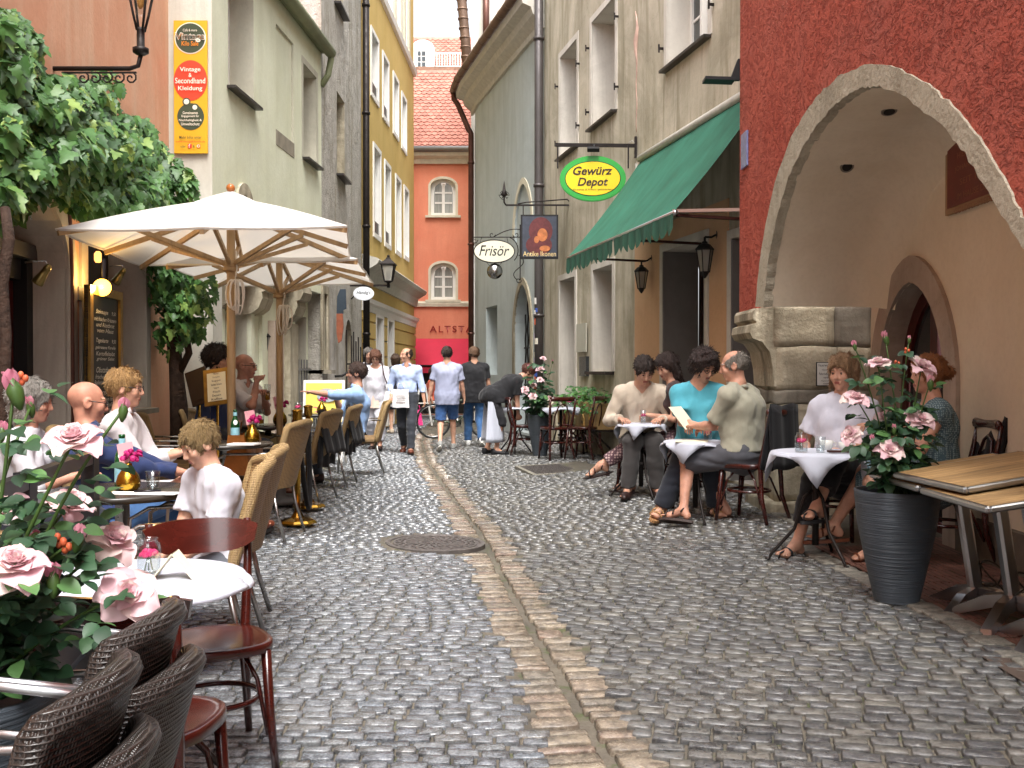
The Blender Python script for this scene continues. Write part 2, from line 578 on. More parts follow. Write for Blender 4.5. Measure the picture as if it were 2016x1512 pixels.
 def band(self, mb, o, w, proud=0.02, n=18, legs=True, inner=0.0, point=None):
  """raised surround round an opening"""
  def run(g):
   p = self.arch_pts(o, n, g) if o['arch'] else [(o['u0'] - g, o['z1'] + g), (o['u1'] + g, o['z1'] + g)]
   if legs: p = [(p[0][0], o['z0'])] + p + [(p[-1][0], o['z0'])]
   return p
  a, b = run(inner), run(w)
  for i in range(len(a) - 1):
   f = [a[i], a[i + 1], b[i + 1], b[i]]
   if abs((f[1][0]-f[0][0])*(f[3][1]-f[0][1])-(f[1][1]-f[0][1])*(f[3][0]-f[0][0])) < 1e-9: pass
   self.q(mb, f, proud)
   for ring in (a, b):
    ps = [self.pt(*ring[i], proud), self.pt(*ring[i + 1], proud), self.pt(*ring[i + 1], -0.01), self.pt(*ring[i], -0.01)]
    mb.add(ps, [(0, 1, 2, 3)])
def sill(wall, o, parent, mat, out=0.1, t=0.04, side=0.05, name='sill'):
 mb = MB()
 wall.slab(mb, o['u0'] - side, o['u1'] + side, o['z0'] - t, o['z0'] - 0.003, -o['depth'] * 0.9, out)
 return mb.build(name, mat, parent)
def pipe(pts, r, parent, mat, rings=(), name='downpipe', n=10):
 mb = MB(); mb.tube(pts, r, n)
 for p in rings: mb.tube([Vector(p) - V(0, 0, 0.025), Vector(p) + V(0, 0, 0.025)], r * 1.25, n)
 return mb.build(name, mat, parent)
# ---------------------------------------------------------------- materials of the setting
m_orange = plaster('orange_plaster', '#D49C7C', '#DEAA8C', '#E0BFA2', bstr=0.3, bscale=22, stain_amt=0.45)
m_grayplaster = plaster('gray_plaster', '#B5AC9E', '#BEB5A8', '#9A9186', bstr=0.2)
m_white_pier = plaster('white_pier_plaster', '#CFCCBF', '#D8D5C9', '#B6B2A4', bstr=0.25)
m_green = plaster('pale_green_plaster', '#D6D8BC', '#DEE0C9', '#C2C2A8', bstr=0.3, bscale=18, stain_amt=0.25)
m_reveal_green = plaster('pale_reveal_plaster', '#BEBAA8', '#C8C4B2', '#A5A192', bstr=0.2)
m_rough = plaster('grey_roughcast', '#ADA8A0', '#C4BFB6', '#96907F', bstr=1.0, bscale=30, bdist=0.03, stain_amt=0.6, vs=7)
m_yellow = plaster('ochre_plaster', '#C3A662', '#C9AD6C', '#B39858', bstr=0.15, bscale=60, stain_amt=0.25)
m_white_trim = M('white_trim', '#E4E1DA', 0.6, var=0.05, bump=0.05)
m_cornice = M('grey_cornice', '#B9B5AA', 0.8, var=0.12, vscale=9, bump=0.1)
m_coral = plaster('coral_plaster', '#E28C6E', '#E69678', '#D58064', bstr=0.1, bscale=60, stain_amt=0.35)
m_cream = M('cream_stone', '#D2CBB5', 0.85, var=0.1, bump=0.2)
m_beige = plaster('old_beige_plaster', '#BEB5A0', '#CDC4B1', '#978F78', bstr=0.45, bscale=16, stain_amt=0.75)
m_beige_rev = plaster('white_reveal_plaster', '#D3CDC2', '#DBD5CA', '#BFB8AC', bstr=0.15)
m_peach = plaster('peach_plaster', '#D3A983', '#DAB28D', '#C49A75', bstr=0.25, bscale=25, stain_amt=0.25)
m_greyrev = M('grey_door_reveal', '#77736F', 0.8, var=0.08, bump=0.1)
m_bluegrey = plaster('blue_grey_plaster', '#B4BDBC', '#BCC4C3', '#A0A6A2', bstr=0.15, bscale=25, stain_amt=0.35)
m_whitewall = plaster('white_wall_plaster', '#CDC9C0', '#D8D4CB', '#B8B2A6', bstr=0.15)
m_arcade = plaster('arcade_plaster', '#DACCB4', '#E1D5BF', '#CDBA9C', bstr=0.08, bscale=30, stain_amt=0.2)
m_stone = plaster('old_stone', '#ADA38C', '#C4BAA3', '#776F5D', bstr=0.9, bscale=14, bdist=0.02, stain_amt=0.7, vs=3)
m_stone_pink = plaster('door_stone', '#AB9A8A', '#BBAA9A', '#8C7E74', bstr=0.35, bscale=16, stain_amt=0.5, vs=3)
m_darkmetal = M('dark_metal', '#2A2523', 0.5, 0.6, var=0.2, rvar=0.15)
m_copper = M('brown_copper_pipe', '#5A3A30', 0.45, 0.5, var=0.25, vscale=3, rvar=0.15)
m_greypipe = M('grey_pipe', '#55504F', 0.45, 0.4, var=0.15, vscale=3, rvar=0.1)
m_gutter = M('old_gutter', '#6B5546', 0.5, 0.4, var=0.25, vscale=3)
m_pane = M('window_glass', (0.03, 0.036, 0.04), 0.06, var=0.5, vscale=1.2, spec=0.9)
m_pane_pale = M('curtained_glass', '#AEB4B4', 0.12, var=0.2, vscale=1.5, spec=0.9)
m_pane_net = M('net_curtain_glass', '#8E8F88', 0.15, var=0.25, vscale=9, spec=0.8, stretch=(3, 3, 0.2))
m_shutter = M('pale_shutter', '#C6CED2', 0.5, var=0.04)
m_sillmetal = M('dark_sill_metal', '#3E3A38', 0.4, 0.5, var=0.15)
m_sillstone = M('worn_sill', '#8E8676', 0.85, var=0.2, bump=0.3)
m_darkwood = M('dark_wood', '#2B1712', 0.45, var=0.3, vscale=4, stretch=(6, 6, 0.6))
m_redwood = M('red_brown_door', '#43120E', 0.4, var=0.25, vscale=4, stretch=(6, 6, 0.6))
m_doorpanel = M('tan_door_panel', '#8D7A58', 0.5, var=0.06)
m_black = M('matt_black', '#141313', 0.6, var=0.2)
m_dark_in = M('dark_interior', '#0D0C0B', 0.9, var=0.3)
def red_rough():
 m = newmat('red_rough_plaster'); t = NT(m)
 co = t.coord('Object')
 n1 = t.noise(1.6, 6, 0.65, co, 0.3)
 base = t.ramp(n1.outputs['Fac'], [(0.3, srgb('#B65848')), (0.7, srgb('#CB6E5C'))]).outputs['Color']
 tc = t.coord('Object', (1.0, 0.75, 1.25))
 v = t.noise(19, 4, 0.6, tc, 1.2)
 pits = t.ramp(v.outputs['Fac'], [(0.40, 0.0), (0.48, 1.0)])
 big = t.noise(0.7, 5, 0.7, co, 1.0)
 base = t.mix(t.ramp(big.outputs['Fac'], [(0.45, 0.0), (0.7, 0.6)]).outputs['Color'], base, srgb('#B87064'))
 pm = t.ramp(t.noise(1.3, 4, 0.6, co).outputs['Fac'], [(0.35, 0.2), (0.65, 0.85)]).outputs['Color']
 base = t.mix(pm, base, t.mix(pits.outputs['Color'], srgb('#A54D40'), base))
 t.l(base, t.b.inputs['Base Color'])
 t.b.inputs['Roughness'].default_value = 0.95
 t.b.inputs['Specular IOR Level'].default_value = 0.12
 n2 = t.noise(75, 4, 0.6, co)
 h = t.math('ADD', t.math('MULTIPLY', pits.outputs['Color'], 0.55), t.math('MULTIPLY', n2.outputs['Fac'], 0.55))
 h = t.math('ADD', h, t.math('MULTIPLY', v.outputs['Fac'], 0.9))
 t.bump(h, 1.0, 0.03)
 return m
m_red = red_rough()
m_roughcream = plaster('rough_cream_band', '#BDB5A0', '#C9C1AC', '#968E7A', bstr=1.0, bscale=34, bdist=0.03, stain_amt=0.4, vs=6)
def tile_mat():
 m = newmat('red_roof_tiles'); t = NT(m)
 co = t.coord('Object')
 n = t.noise(7, 4, 0.6, co)
 c = t.ramp(n.outputs['Fac'], [(0.3, srgb('#A06456')), (0.7, srgb('#B57C6B'))]).outputs['Color']
 geo = t.n('ShaderNodeNewGeometry')
 k = t.math('ADD', t.math('MULTIPLY', geo.outputs['Random Per Island'], 0.35), 0.8)
 mx = t.n('ShaderNodeVectorMath', operation='SCALE'); t.l(c, mx.inputs[0]); t.l(k, mx.inputs['Scale'])
 t.l(mx.outputs[0], t.b.inputs['Base Color'])
 t.b.inputs['Roughness'].default_value = 0.8
 return m
m_tile = tile_mat()
XP = (1, 0)
XN = (-1, 0)
# ================================================================ LEFT SIDE
# ---- orange house: front wall from behind the camera to the white pier
W_or = Wall((-2.48, -4.5), (-3.69, 10.96), XP)
oh = thing('orange_house', 'orange plastered house with the arched shop front behind the ivy', 'house', W_or.pt(W_or.L, 0))
o_door = W_or.op(-70, 131, (15, 330), 0.02, depth=0.38, arch=0.55)
o_win = W_or.op(168, 283, (235, 470), (262, 790), depth=0.34, arch=0.25)
o_door['z1'] = 2.62; o_win['z1'] = 2.62; o_win['z0'] = 0.92
mb = MB(); W_or.build(mb, 0, 9.2, [o_door, o_win]); mb.build('wall', [m_orange, m_grayplaster], oh)
mb = MB(); W_or.band(mb, o_door, 0.17, 0.025); W_or.band(mb, o_win, 0.15, 0.025); mb.build('arch_surround', m_grayplaster, oh)
sill(W_or, o_win, oh, m_sillstone, out=0.13, t=0.05)
# door front inside the arch
D = -0.37
mb = MB()
zl0, zl1 = 2.13, 2.24
W_or.slab(mb, o_door['u0'], o_door['u1'], zl0, zl1, D - 0.02, D + 0.16)
mb.build('lintel_beam', M('grey_lintel', '#4A4744', 0.5, 0.3, var=0.1), oh)
mb = MB()
uR = o_door['u1']
W_or.slab(mb, uR - 0.12, uR - 0.005, 0.03, zl0 - 0.003, D - 0.05, D + 0.12)
W_or.slab(mb, uR - 1.75, uR - 1.6, 0.03, zl0 - 0.003, D - 0.05, D + 0.12)
W_or.slab(mb, o_door['u0'], uR - 0.125, 1.97, zl0 - 0.003, D - 0.05, D + 0.08)
mb.build('door_frame', m_black, oh)
mb = MB(); W_or.slab(mb, uR - 0.62, uR - 0.125, 0.03, 1.965, D - 0.06, D + 0.02); d_ = mb.build('door', m_redwood, oh)
mb = MB(); W_or.slab(mb, uR - 0.2, uR - 0.17, 1.0, 1.2, D + 0.02, D + 0.06); mb.build('handle', M('steel', '#A8A6A2', 0.3, 1.0, var=0.05), d_)
mb = MB(); W_or.slab(mb, uR - 1.595, uR - 0.625, 0.03, 1.965, D - 0.09, D - 0.02); mb.build('door_panel', m_doorpanel, oh)
mb = MB(); W_or.q(mb, [(o_door['u0'], zl1), (o_door['u1'], zl1), (o_door['u1'], 2.62), (o_door['u0'], 2.62)], D + 0.01); mb.build('transom', M('tan_transom', '#7C7463', 0.4, var=0.1), oh)
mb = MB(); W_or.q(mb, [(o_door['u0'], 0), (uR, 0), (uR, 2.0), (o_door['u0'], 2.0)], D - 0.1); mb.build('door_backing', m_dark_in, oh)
W_or.window(oh, o_win, m_darkwood, m_pane, 2, 3, fw=0.07)
# conduit along the arch
mb = MB(); mb.tube([W_or.pt(o_door['u1'] + 0.03 * k, z, 0.03) for k, z in ((-6, 3.0), (-3, 2.75), (0, 2.4), (1, 2.0), (1, 0.1))], 0.018, 6); mb.build('conduit', m_copper, oh)
mb = MB(); uu = W_or.u(152, 557); W_or.slab(mb, uu - 0.05, uu + 0.05, 1.84, 1.95, 0.0, 0.03); mb.build('switch_box', M('grey_plastic', '#8B8A88', 0.5, var=0.05), oh)
# ---- pale green house: white pier end face, front wall above, recessed shop front below
W_pier = Wall((-3.69, 10.96), (-3.225, 10.96), (0, -1))
W_gr = Wall((-3.225, 10.965), (-2.945, 15.75), XP)
W_gl = Wall((-3.39, 10.965), (-3.16, 15.75), XP)
gh = thing('pale_green_house', 'pale green house with jettied upper floor behind the two parasols', 'house', W_gr.pt(W_gr.L / 2, 0))
mb = MB(); W_pier.build(mb, 0, 8.0); mb.build('end_pier', [m_white_pier, m_white_pier], gh)
zj = 2.47
g_w1 = W_gr.op(451, 501, 7.6, (480, 194), depth=0.3); g_w1['z1'] = g_w1['z0'] + 2.1
g_w2 = W_gr.op(598, 624, (598, 125), (613, 322), depth=0.3)
g_bl = W_gr.op(545, 579, (545, 48), (553, 262), depth=0.035)
EZ = 6.18
g_n1 = W_gr.op(470, 490, (480, 385), (478, 420), depth=0.2, arch=0.2)
mb = MB(); W_gr.build(mb, zj, EZ, [g_w1, g_w2, g_bl, g_n1], ends=0.5); mb.build('wall', [m_green, m_reveal_green], gh)
mb = MB(); W_gr.q(mb, [(g_bl['u0'], g_bl['z0']), (g_bl['u1'], g_bl['z0']), (g_bl['u1'], g_bl['z1']), (g_bl['u0'], g_bl['z1'])], -0.033); mb.build('blind_panel', m_green, gh)
mb = MB(); W_gr.slab(mb, g_bl['u0'] - .02, g_bl['u1'] + .02, g_bl['z0'] - 0.2, g_bl['z0'] - 0.002, 0, 0.006); mb.build('sill_strip', m_sillstone, gh)
mb = MB(); W_gr.band(mb, g_n1, 0.14, 0.03); mb.build('arch_surround', m_stone, gh)
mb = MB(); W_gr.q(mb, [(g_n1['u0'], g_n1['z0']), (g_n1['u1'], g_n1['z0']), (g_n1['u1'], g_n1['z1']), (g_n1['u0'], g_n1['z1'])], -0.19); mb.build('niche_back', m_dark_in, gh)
W_gr.window(gh, g_w1, m_white_trim, m_pane_pale, 2, 3, fw=0.08)
W_gr.window(gh, g_w2, m_white_trim, m_pane_pale, 2, 3, fw=0.07)
sill(W_gr, g_w1, gh, m_sillmetal, 0.1, 0.035)
sill(W_gr, g_w2, gh, m_sillmetal, 0.1, 0.035)
mb = MB(); W_gr.band(mb, g_w2, 0.09, 0.004, legs=True); mb.build('window_surround', m_reveal_green, gh)
# eaves gutter and roof
mb = MB(); g0, g1 = W_gr.pt(-0.1, EZ + 0.02, 0.14), W_gr.pt(W_gr.L + 0.05, EZ + 0.02, 0.14)
mb.tube([g0, g1], 0.085, 10)
W_gr.slab(mb, -0.1, W_gr.L + 0.02, EZ + 0.002, EZ + 0.07, -0.3, 0.06)
mb.tube([g1, g1 + V(0, 0, -0.1), W_gr.pt(W_gr.L + 0.02, EZ - 0.33, 0.1), W_gr.pt(W_gr.L, EZ - 0.5, 0.0)], 0.05, 8)
mb.build('gutter', M('green_patina_gutter', '#7B8062', 0.6, 0.2, var=0.25, vscale=2), gh)
mb = MB(); mb.add([W_gr.pt(-0.1, EZ + 0.1, 0.1), W_gr.pt(W_gr.L, EZ + 0.1, 0.1), W_gr.pt(W_gr.L, EZ + 2.6, -3.2), W_gr.pt(-0.1, EZ + 2.6, -3.2)], [(0, 1, 2, 3)]); mb.build('roof', m_tile, gh)
# ground floor
uL = W_gl.u
g_d1 = W_gl.op(462, 486, 2.3, 0.12, depth=0.3)
g_d2 = W_gl.op(581, 603, 2.1, 0.05, depth=0.28)
mb = MB(); W_gl.build(mb, 0, zj + 0.12, [g_d1, g_d2]); mb.build('shop_wall', [m_green, m_reveal_green], gh)
mb = MB(); mb.add([W_gr.pt(0, zj + 0.002, 0), W_gr.pt(W_gr.L, zj + 0.002, 0), W_gl.pt(W_gl.L, zj + 0.002, 0), W_gl.pt(0, zj + 0.002, 0)], [(0, 1, 2, 3)]); mb.build('jetty_underside', m_reveal_green, gh)
mb = MB(); W_gl.q(mb, [(g_d1['u0'], 0.1), (g_d1['u1'], 0.1), (g_d1['u1'], 2.32), (g_d1['u0'], 2.32)], -0.29); mb.build('door', M('grey_green_door', '#6F6D5C', 0.6, var=0.1), gh)
mb = MB(); W_gl.q(mb, [(g_d2['u0'], 0.05), (g_d2['u1'], 0.05), (g_d2['u1'], 2.12), (g_d2['u0'], 2.12)], -0.27); dd = mb.build('door', m_redwood, gh, label='dark red door behind grey bars')
mb = MB()
for k in range(4):
 uu = lerp(g_d2['u0'], g_d2['u1'], (k + .5) / 4); mb.bar(W_gl.pt(uu, 0.1, 0.03), W_gl.pt(uu, 1.45, 0.03), 0.022, 0.022)
for z in (0.35, 0.8, 1.3): mb.bar(W_gl.pt(g_d2['u0'] - .1, z, 0.045), W_gl.pt(g_d2['u1'] + .1, z, 0.045), 0.02, 0.03)
mb.build('grille', M('grey_bars', '#7C7A77', 0.5, 0.4), dd)
for px in (430, 448, 490, 512):
 mb = MB(); uu = uL(px); W_gl.slab(mb, uu - 0.07, uu + 0.07, 0.0, 2.3, 0.002, 0.05); mb.build('pilaster', m_green, gh)
for px, mm_ in ((536, m_stone_pink), (566, m_stone)):
 mb = MB(); uu = uL(px); W_gl.slab(mb, uu - 0.22, uu + 0.22, 0.0, 1.95, 0.003, 0.1); mb.build('stone_jamb', mm_, gh)
for px in (466, 523, 590):
 uu = W_gr.u(px, 600)
 prof = [(-0.22, 0.45), (0.1, 0.45), (0.12, 0.36), (0.08, 0.26), (0.02, 0.24), (0.03, 0.16), (-0.02, 0.04), (-0.1, -0.02), (-0.22, -0.05)]
 mb = MB(); s = 0.24
 poly = [W_gr.pt(uu - s, zj - 0.45 + z, x) for x, z in prof]
 mb.prism(poly, W_gr.t * 2 * s); mb.build('console', m_stone, gh)
# ---- grey roughcast house
W_gy = Wall((-2.945, 15.755), (-2.945, 19.9), XP)
rh = thing('grey_roughcast_house', 'rough grey plastered house with the oval sign and the iron arched gate', 'house', W_gy.pt(2, 0))
y_w1 = W_gy.op(664, 679, (664, 180), (673, 352), depth=0.28)
y_w2 = W_gy.op(660, 676, 10.3, (668, 22), depth=0.25); y_w2['z1'] = y_w2['z0'] + 1.2
y_sl = W_gy.op(626, 634, (630, 575), (630, 728), depth=0.3)
y_sl['u0'] = max(0.05, y_sl['u0']); y_sl['u1'] = y_sl['u0'] + 0.3
y_gt = W_gy.op(679, 693, (682, 628), 0.02, depth=0.35, arch=0.5)
mb = MB(); W_gy.build(mb, 0, 10.5, [y_w1, y_w2, y_sl, y_gt], ends=0.4); mb.build('wall', [m_rough, m_stone], rh)
W_gy.window(rh, y_w1, m_white_trim, m_pane_pale, 2, 3, fw=0.07)
W_gy.window(rh, y_w2, m_white_trim, m_pane_pale, 2, 2, fw=0.06)
W_gy.window(rh, y_sl, m_darkwood, m_pane, 1, 3, fw=0.05)
sill(W_gy, y_w1, rh, m_sillmetal, 0.12); sill(W_gy, y_w2, rh, m_sillmetal, 0.12); sill(W_gy, y_sl, rh, m_sillstone, 0.14, 0.06)
mb = MB(); W_gy.band(mb, y_sl, 0.12, 0.03); mb.build('stone_jamb', m_stone, rh)
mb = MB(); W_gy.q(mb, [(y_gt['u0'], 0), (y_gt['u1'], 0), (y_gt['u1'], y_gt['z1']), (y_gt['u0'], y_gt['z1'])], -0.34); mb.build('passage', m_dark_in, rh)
for sgn, ua in ((1, y_gt['u0']), (-1, y_gt['u1'])):
 g = MB(); w = (y_gt['u1'] - y_gt['u0']) * 0.45
 for k in range(6):
  f = k / 5
  o_ = 0.03 + 0.42 * f
  zt = 1.55 + 0.55 * math.sqrt(max(0, 1 - (1 - f) ** 2)) if False else 2.0 - 0.5 * f
  g.bar(W_gy.pt(ua - sgn * 0.05 * f, 0.08, o_), W_gy.pt(ua - sgn * 0.05 * f, zt, o_), 0.02, 0.02)
 for z in (0.15, 0.8, 1.4): g.bar(W_gy.pt(ua, z, 0.03), W_gy.pt(ua - sgn * 0.05, z, 0.46), 0.02, 0.03)
 g.build('gate_leaf', m_darkmetal, rh)
pipe([W_gy.pt(W_gy.L - 0.02, z, 0.1) for z in (0, 10.4)], 0.065, rh, m_darkmetal, rings=[W_gy.pt(W_gy.L - 0.02, z, 0.1) for z in (2, 4.1, 6.3, 8.4)])
# ---- ochre house
W_ye = Wall((-2.945, 19.905), (-2.70, 28.0), XP)
yh = thing('ochre_house', 'tall ochre yellow house with white framed windows beyond the grey house', 'house', W_ye.pt(4, 0))
ops = []
for l, r_, t, b in ((731, 744, (731, 62), (734, 186)), (754, 764, (754, 110), (757, 230)), (774.5, 783.5, (775, 150), (778, 262)), (791, 799, (791, 188), (793.5, 290)),
     (735.5, 748, (736, 290), (739, 460)), (757.5, 767.5, (758, 323), (760, 478)), (779, 788, (779, 350), (781, 493)), (795.5, 803, (796, 372), (798, 504))):
 ops.append(W_ye.op(l, r_, t, b, depth=0.16))
top = []
for l, r_, b in ((762, 772, (765, 16)), (779, 784, (780, 50)), (787, 791, (788, 72)), (796, 800, (797, 92))):
 o = W_ye.op(l, r_, 11.9, b, depth=0.16); o['z0'] = W_ye.z(*b); o['z1'] = o['z0'] + 1.7; top.append(o)
zc = W_ye.z(742, 620)
gd = []
for l, r_ in ((738, 750), (761, 771)):
 gd.append(W_ye.op(l, r_, zc - 0.06, 0.03, depth=0.25))
mb = MB(); W_ye.build(mb, 0, 12.2, ops + top + gd, ends=6.0); mb.build('wall', [m_yellow, m_white_trim], yh)
for o in ops + top:
 w = W_ye.window(yh, o, m_white_trim, m_shutter, 2, 2, fw=0.07)
 mb = MB(); W_ye.band(mb, o, 0.09, 0.03); W_ye.slab(mb, o['u0'] - .09, o['u1'] + .09, o['z0'] - .1, o['z0'] - .003, 0.0, 0.03); mb.build('frame', m_white_trim, yh)
for o in ops[:2] + ops[4:6]:
 mb = MB(); W_ye.slab(mb, o['u0'] + .02, o['u1'] - .02, o['z0'] + .003, o['z0'] + .28, -0.12, -0.02); mb.build('flower_box', m_sillmetal, yh)
for o in gd:
 W_ye.window(yh, o, m_white_trim, m_pane, 1, 2, fw=0.06)
 mb = MB(); W_ye.band(mb, o, 0.14, 0.05); mb.build('door_surround', m_white_trim, yh)
# cornices: a deep one, a lower band, and the bands of the ashlar
def cornice(wall, z, prof, u0, u1, parent, mat, name='cornice'):
 mb = MB(); mb.prism([wall.pt(u0, z + b, a) for a, b in prof], wall.t * (u1 - u0)); return mb.build(name, mat, parent)
zdeep = W_ye.z(800, 565)
cornice(W_ye, zdeep, [(0, -0.42), (0.06, -0.42), (0.1, -0.2), (0.3, -0.08), (0.34, 0.0), (0.3, 0.04), (0, 0.12)], 0.05, W_ye.L + 0.2, yh, m_cornice)
cornice(W_ye, zc, [(0, 0), (0.05, 0), (0.06, 0.12), (0.12, 0.16), (0.14, 0.24), (0, 0.3)], 0.02, W_ye.L + 0.1, yh, m_white_trim)
cornice(W_ye, top[0]['z0'] - 0.25, [(0, 0), (0.07, 0.02), (0.1, 0.14), (0, 0.2)], 0.02, W_ye.L + 0.1, yh, m_white_trim)
for o in top:
 mb = MB(); W_ye.slab(mb, o['u1'] + 0.25, o['u1'] + 0.5, o['z0'] - 0.05, 12.2, 0.0, 0.05); mb.build('pilaster', m_cream, yh)
for k in range(7):
 z0 = 0.25 + k * 0.34
 us = [0.05] + [x for o in gd for x in (o['u0'] - 0.15, o['u1'] + 0.15)] + [W_ye.L + 0.02]
 for a, b in zip(us[::2], us[1::2]):
  mb = MB(); W_ye.slab(mb, a, b, z0, min(z0 + 0.3, zc - 0.01), 0.0, 0.045); mb.build('ashlar_block', m_yellow, yh)
mb = MB(); W_e2 = Wall((-2.70, 28.0), (-8, 28.3), (0, 1)); mb = MB(); W_e2.build(mb, 0, 12.2); mb.build('end_wall', [m_yellow, m_yellow], yh)
# ================================================================ THE END OF THE STREET
W_co = Wall((-3.1, 29.6), (3.2, 29.6), (0, -1))
W_c2 = Wall((-5.6, 29.3), (-3.103, 29.3), (0, -1))
ch = thing('coral_house', 'coral house with red tiled roof and arched windows closing the street', 'house', W_co.pt(2, 0))
c_w = []
for t, b in ((352, 424), (518, 590)):
 c_w.append(W_co.op(848, 897, (870, t), (870, b), depth=0.14, arch=0.22, point=2.0))
c_w += [dict(o, u0=o['u0'] + 2.0, u1=o['u1'] + 2.0) for o in c_w]
ZC = W_co.z(870, 322)
zsh = W_co.z(870, 668)
sh = dict(u0=0.25, u1=5.0, z0=0.02, z1=zsh, depth=0.5, arch=0.0)
mb = MB(); W_co.build(mb, 0, ZC, c_w + [sh]); W_c2.build(mb, 0, ZC); mb.build('wall', [m_coral, m_cream], ch)
for o in c_w:
 W_co.window(ch, o, m_white_trim, m_pane_net, 2, 3, fw=0.09, bar=0.045)
 mb = MB(); W_co.band(mb, o, 0.07, 0.02); W_co.slab(mb, o['u0'] - .15, o['u1'] + .15, o['z0'] - .07, o['z0'] - .004, -0.1, 0.08); mb.build('window_surround', m_cream, ch)
for p in ((0.02, -0.14), ):
 cornice(W_co, W_co.z(870, 604), [(0, 0), (0.06, 0), (0.08, 0.1), (0.04, 0.16), (0, 0.16)], -0.02, 6.2, ch, m_cream, 'string_course')
cornice(W_co, ZC - 0.02, [(0, 0), (0.08, 0.0), (0.12, 0.12), (0.25, 0.2), (0.28, 0.3), (0, 0.32)], -0.05, 6.2, ch, m_cream)
mb = MB(); mb.tube([W_co.pt(-0.3, ZC + 0.36, 0.3), W_co.pt(6.3, ZC + 0.36, 0.3)], 0.09, 8); mb.build('gutter', M('zinc', '#8C8C8A', 0.4, 0.7), ch)
mb = MB(); W_co.q(mb, [(sh['u0'], 0), (sh['u1'], 0), (sh['u1'], zsh), (sh['u0'], zsh)], -0.48); mb.build('shop_front', M('shop_dark', '#3A3836', 0.3, var=0.2), ch)
uA = W_co.u(846, 648);
text('ALTSTA', M('dark_red_paint', '#8E1F1B', 0.5), W_co.pt((W_co.u(846, 648) + W_co.u(931, 648)) / 2, W_co.z(888, 648), 0.03), W_co.t, (0, 0, 1),
  width=W_co.u(931, 648) - uA, height=W_co.z(888, 642) - W_co.z(888, 655), parent=ch, spacing=1.25, off=0.01)
# roof: rows of beaver-tail tiles, a real course each
def tiled_roof(base, e1, up, w, h, tw, th, name, parent):
 """base corner, unit vector along the eaves, unit vector up the slope"""
 nrm = e1.cross(up).normalized()
 if nrm.z < 0: nrm = -nrm
 mb = MB(); nr = int(h / th); nc = int(w / tw)
 for i in range(nr):
  for j in range(nc):
   o = base + e1 * (tw * (j + (0.5 if i % 2 else 0)) + random.uniform(-.004, .004)) + up * (th * i)
   lift = nrm * (0.028 + random.uniform(0, 0.008))
   a = o + lift; b = o + e1 * (tw * 0.96) + lift
   tip = o + e1 * (tw * 0.48) - up * 0.06 + lift
   c = b + up * th * 1.05 - nrm * 0.025; d = a + up * th * 1.05 - nrm * 0.025
   mb.add([a, tip, b, c, d, a - nrm * .02, tip - nrm * .02, b - nrm * .02], [(0, 1, 2, 3, 4), (5, 6, 1, 0), (6, 7, 2, 1)], False)
 return mb.build(name, m_tile, parent, kind='stuff')
zr = ZC + 0.42
up1 = V(0, 0.66, 0.75).normalized()
mb = MB(); b0 = W_co.pt(-0.6, zr - 0.03, 0.25); mb.add([b0, b0 + V(7.4, 0, 0), b0 + V(7.4, 0, 0) + up1 * 4.02, b0 + up1 * 4.02], [(0, 1, 2, 3)]); mb.build('roof', m_tile, ch)
tiled_roof(b0, V(1, 0, 0), up1, 7.0, 4.0, 0.17, 0.16, 'roof_tiles', ch)
rid = b0 + up1 * 4.0
for k in range(3):
 mb = MB(); p = A(822 + k * 36, 293, 29.75); mb.box(p + V(0, 0, 0.05), (0.14, 0.1, 0.04)); mb.box(p + V(0, 0, 0.14), (0.03, 0.03, 0.2)); mb.build('snow_guard_post', M('pale_metal', '#C9C8C4', 0.5, 0.3), ch)
mb = MB()
for z in (0, 0.09, 0.18): mb.bar(A(800, 288, 29.8) + V(0, 0, z), A(925, 288, 29.8) + V(0, 0, z), 0.02, 0.02)
mb.build('snow_rail', MATS['pale_metal'], ch)
# upper house behind: second roof with a white dormer and a railing
bh = thing('tiled_house_behind', 'red tiled roof with a white dormer rising behind the coral house', 'house', (0, 36, 0))
dB = 36.0
bb = A(700, 136, dB); upb = V(0, 0.55, 0.83).normalized()
mb = MB(); mb.add([bb, bb + V(6.5, 0, 0), bb + V(6.5, 0, 0) + upb * 1.72, bb + upb * 1.72], [(0, 1, 2, 3)]); mb.build('roof', m_tile, bh)
tiled_roof(bb + V(0.3, 0, 0), V(1, 0, 0), upb, 4.8, 1.7, 0.19, 0.12, 'roof_tiles', bh)
mb = MB(); mb.box((0, 37, 6), (9, 1.6, 12 - 0.2)); mb.build('wall', m_whitewall, bh)
dl, dr = A(810, 133, dB - 0.25), A(855, 133, dB - 0.25); dh = A(832, 72, dB - 0.25).z - dl.z
dm = MB(); n = 12
poly = [dl, dr] + [V(lerp(dl.x, dr.x, 0.5) + (dr.x - dl.x) / 2 * math.cos(PI * i / n), dl.y, dl.z + dh * (0.62 + 0.28 * math.sin(PI * i / n))) for i in range(n + 1)]
dm.prism(poly, V(0, 1.2, 0)); dmo = dm.build('dormer', m_white_trim, bh)
mb = MB()
for i in range(2):
 for j in range(3):
  p = A(825.5 + 7.5 * i + (1.2 if i else 0), 126 - j * 11 + 1, dB - 0.26); mb.box(p, (0.125 if i else 0.1, 0.012, 0.15))
mb.build('pane', m_pane, dmo)
mb = MB()
for k in range(14):
 p = A(860 + k * 5.2, 130, dB - 0.2); mb.box(p + V(0, 0, 0.22), (0.03, 0.03, 0.46))
for z in (0, 0.47): mb.bar(A(857, 131, dB - 0.2) + V(0, 0, z), A(932, 131, dB - 0.2) + V(0, 0, z), 0.03, 0.04)
mb.build('railing', m_white_trim, bh)
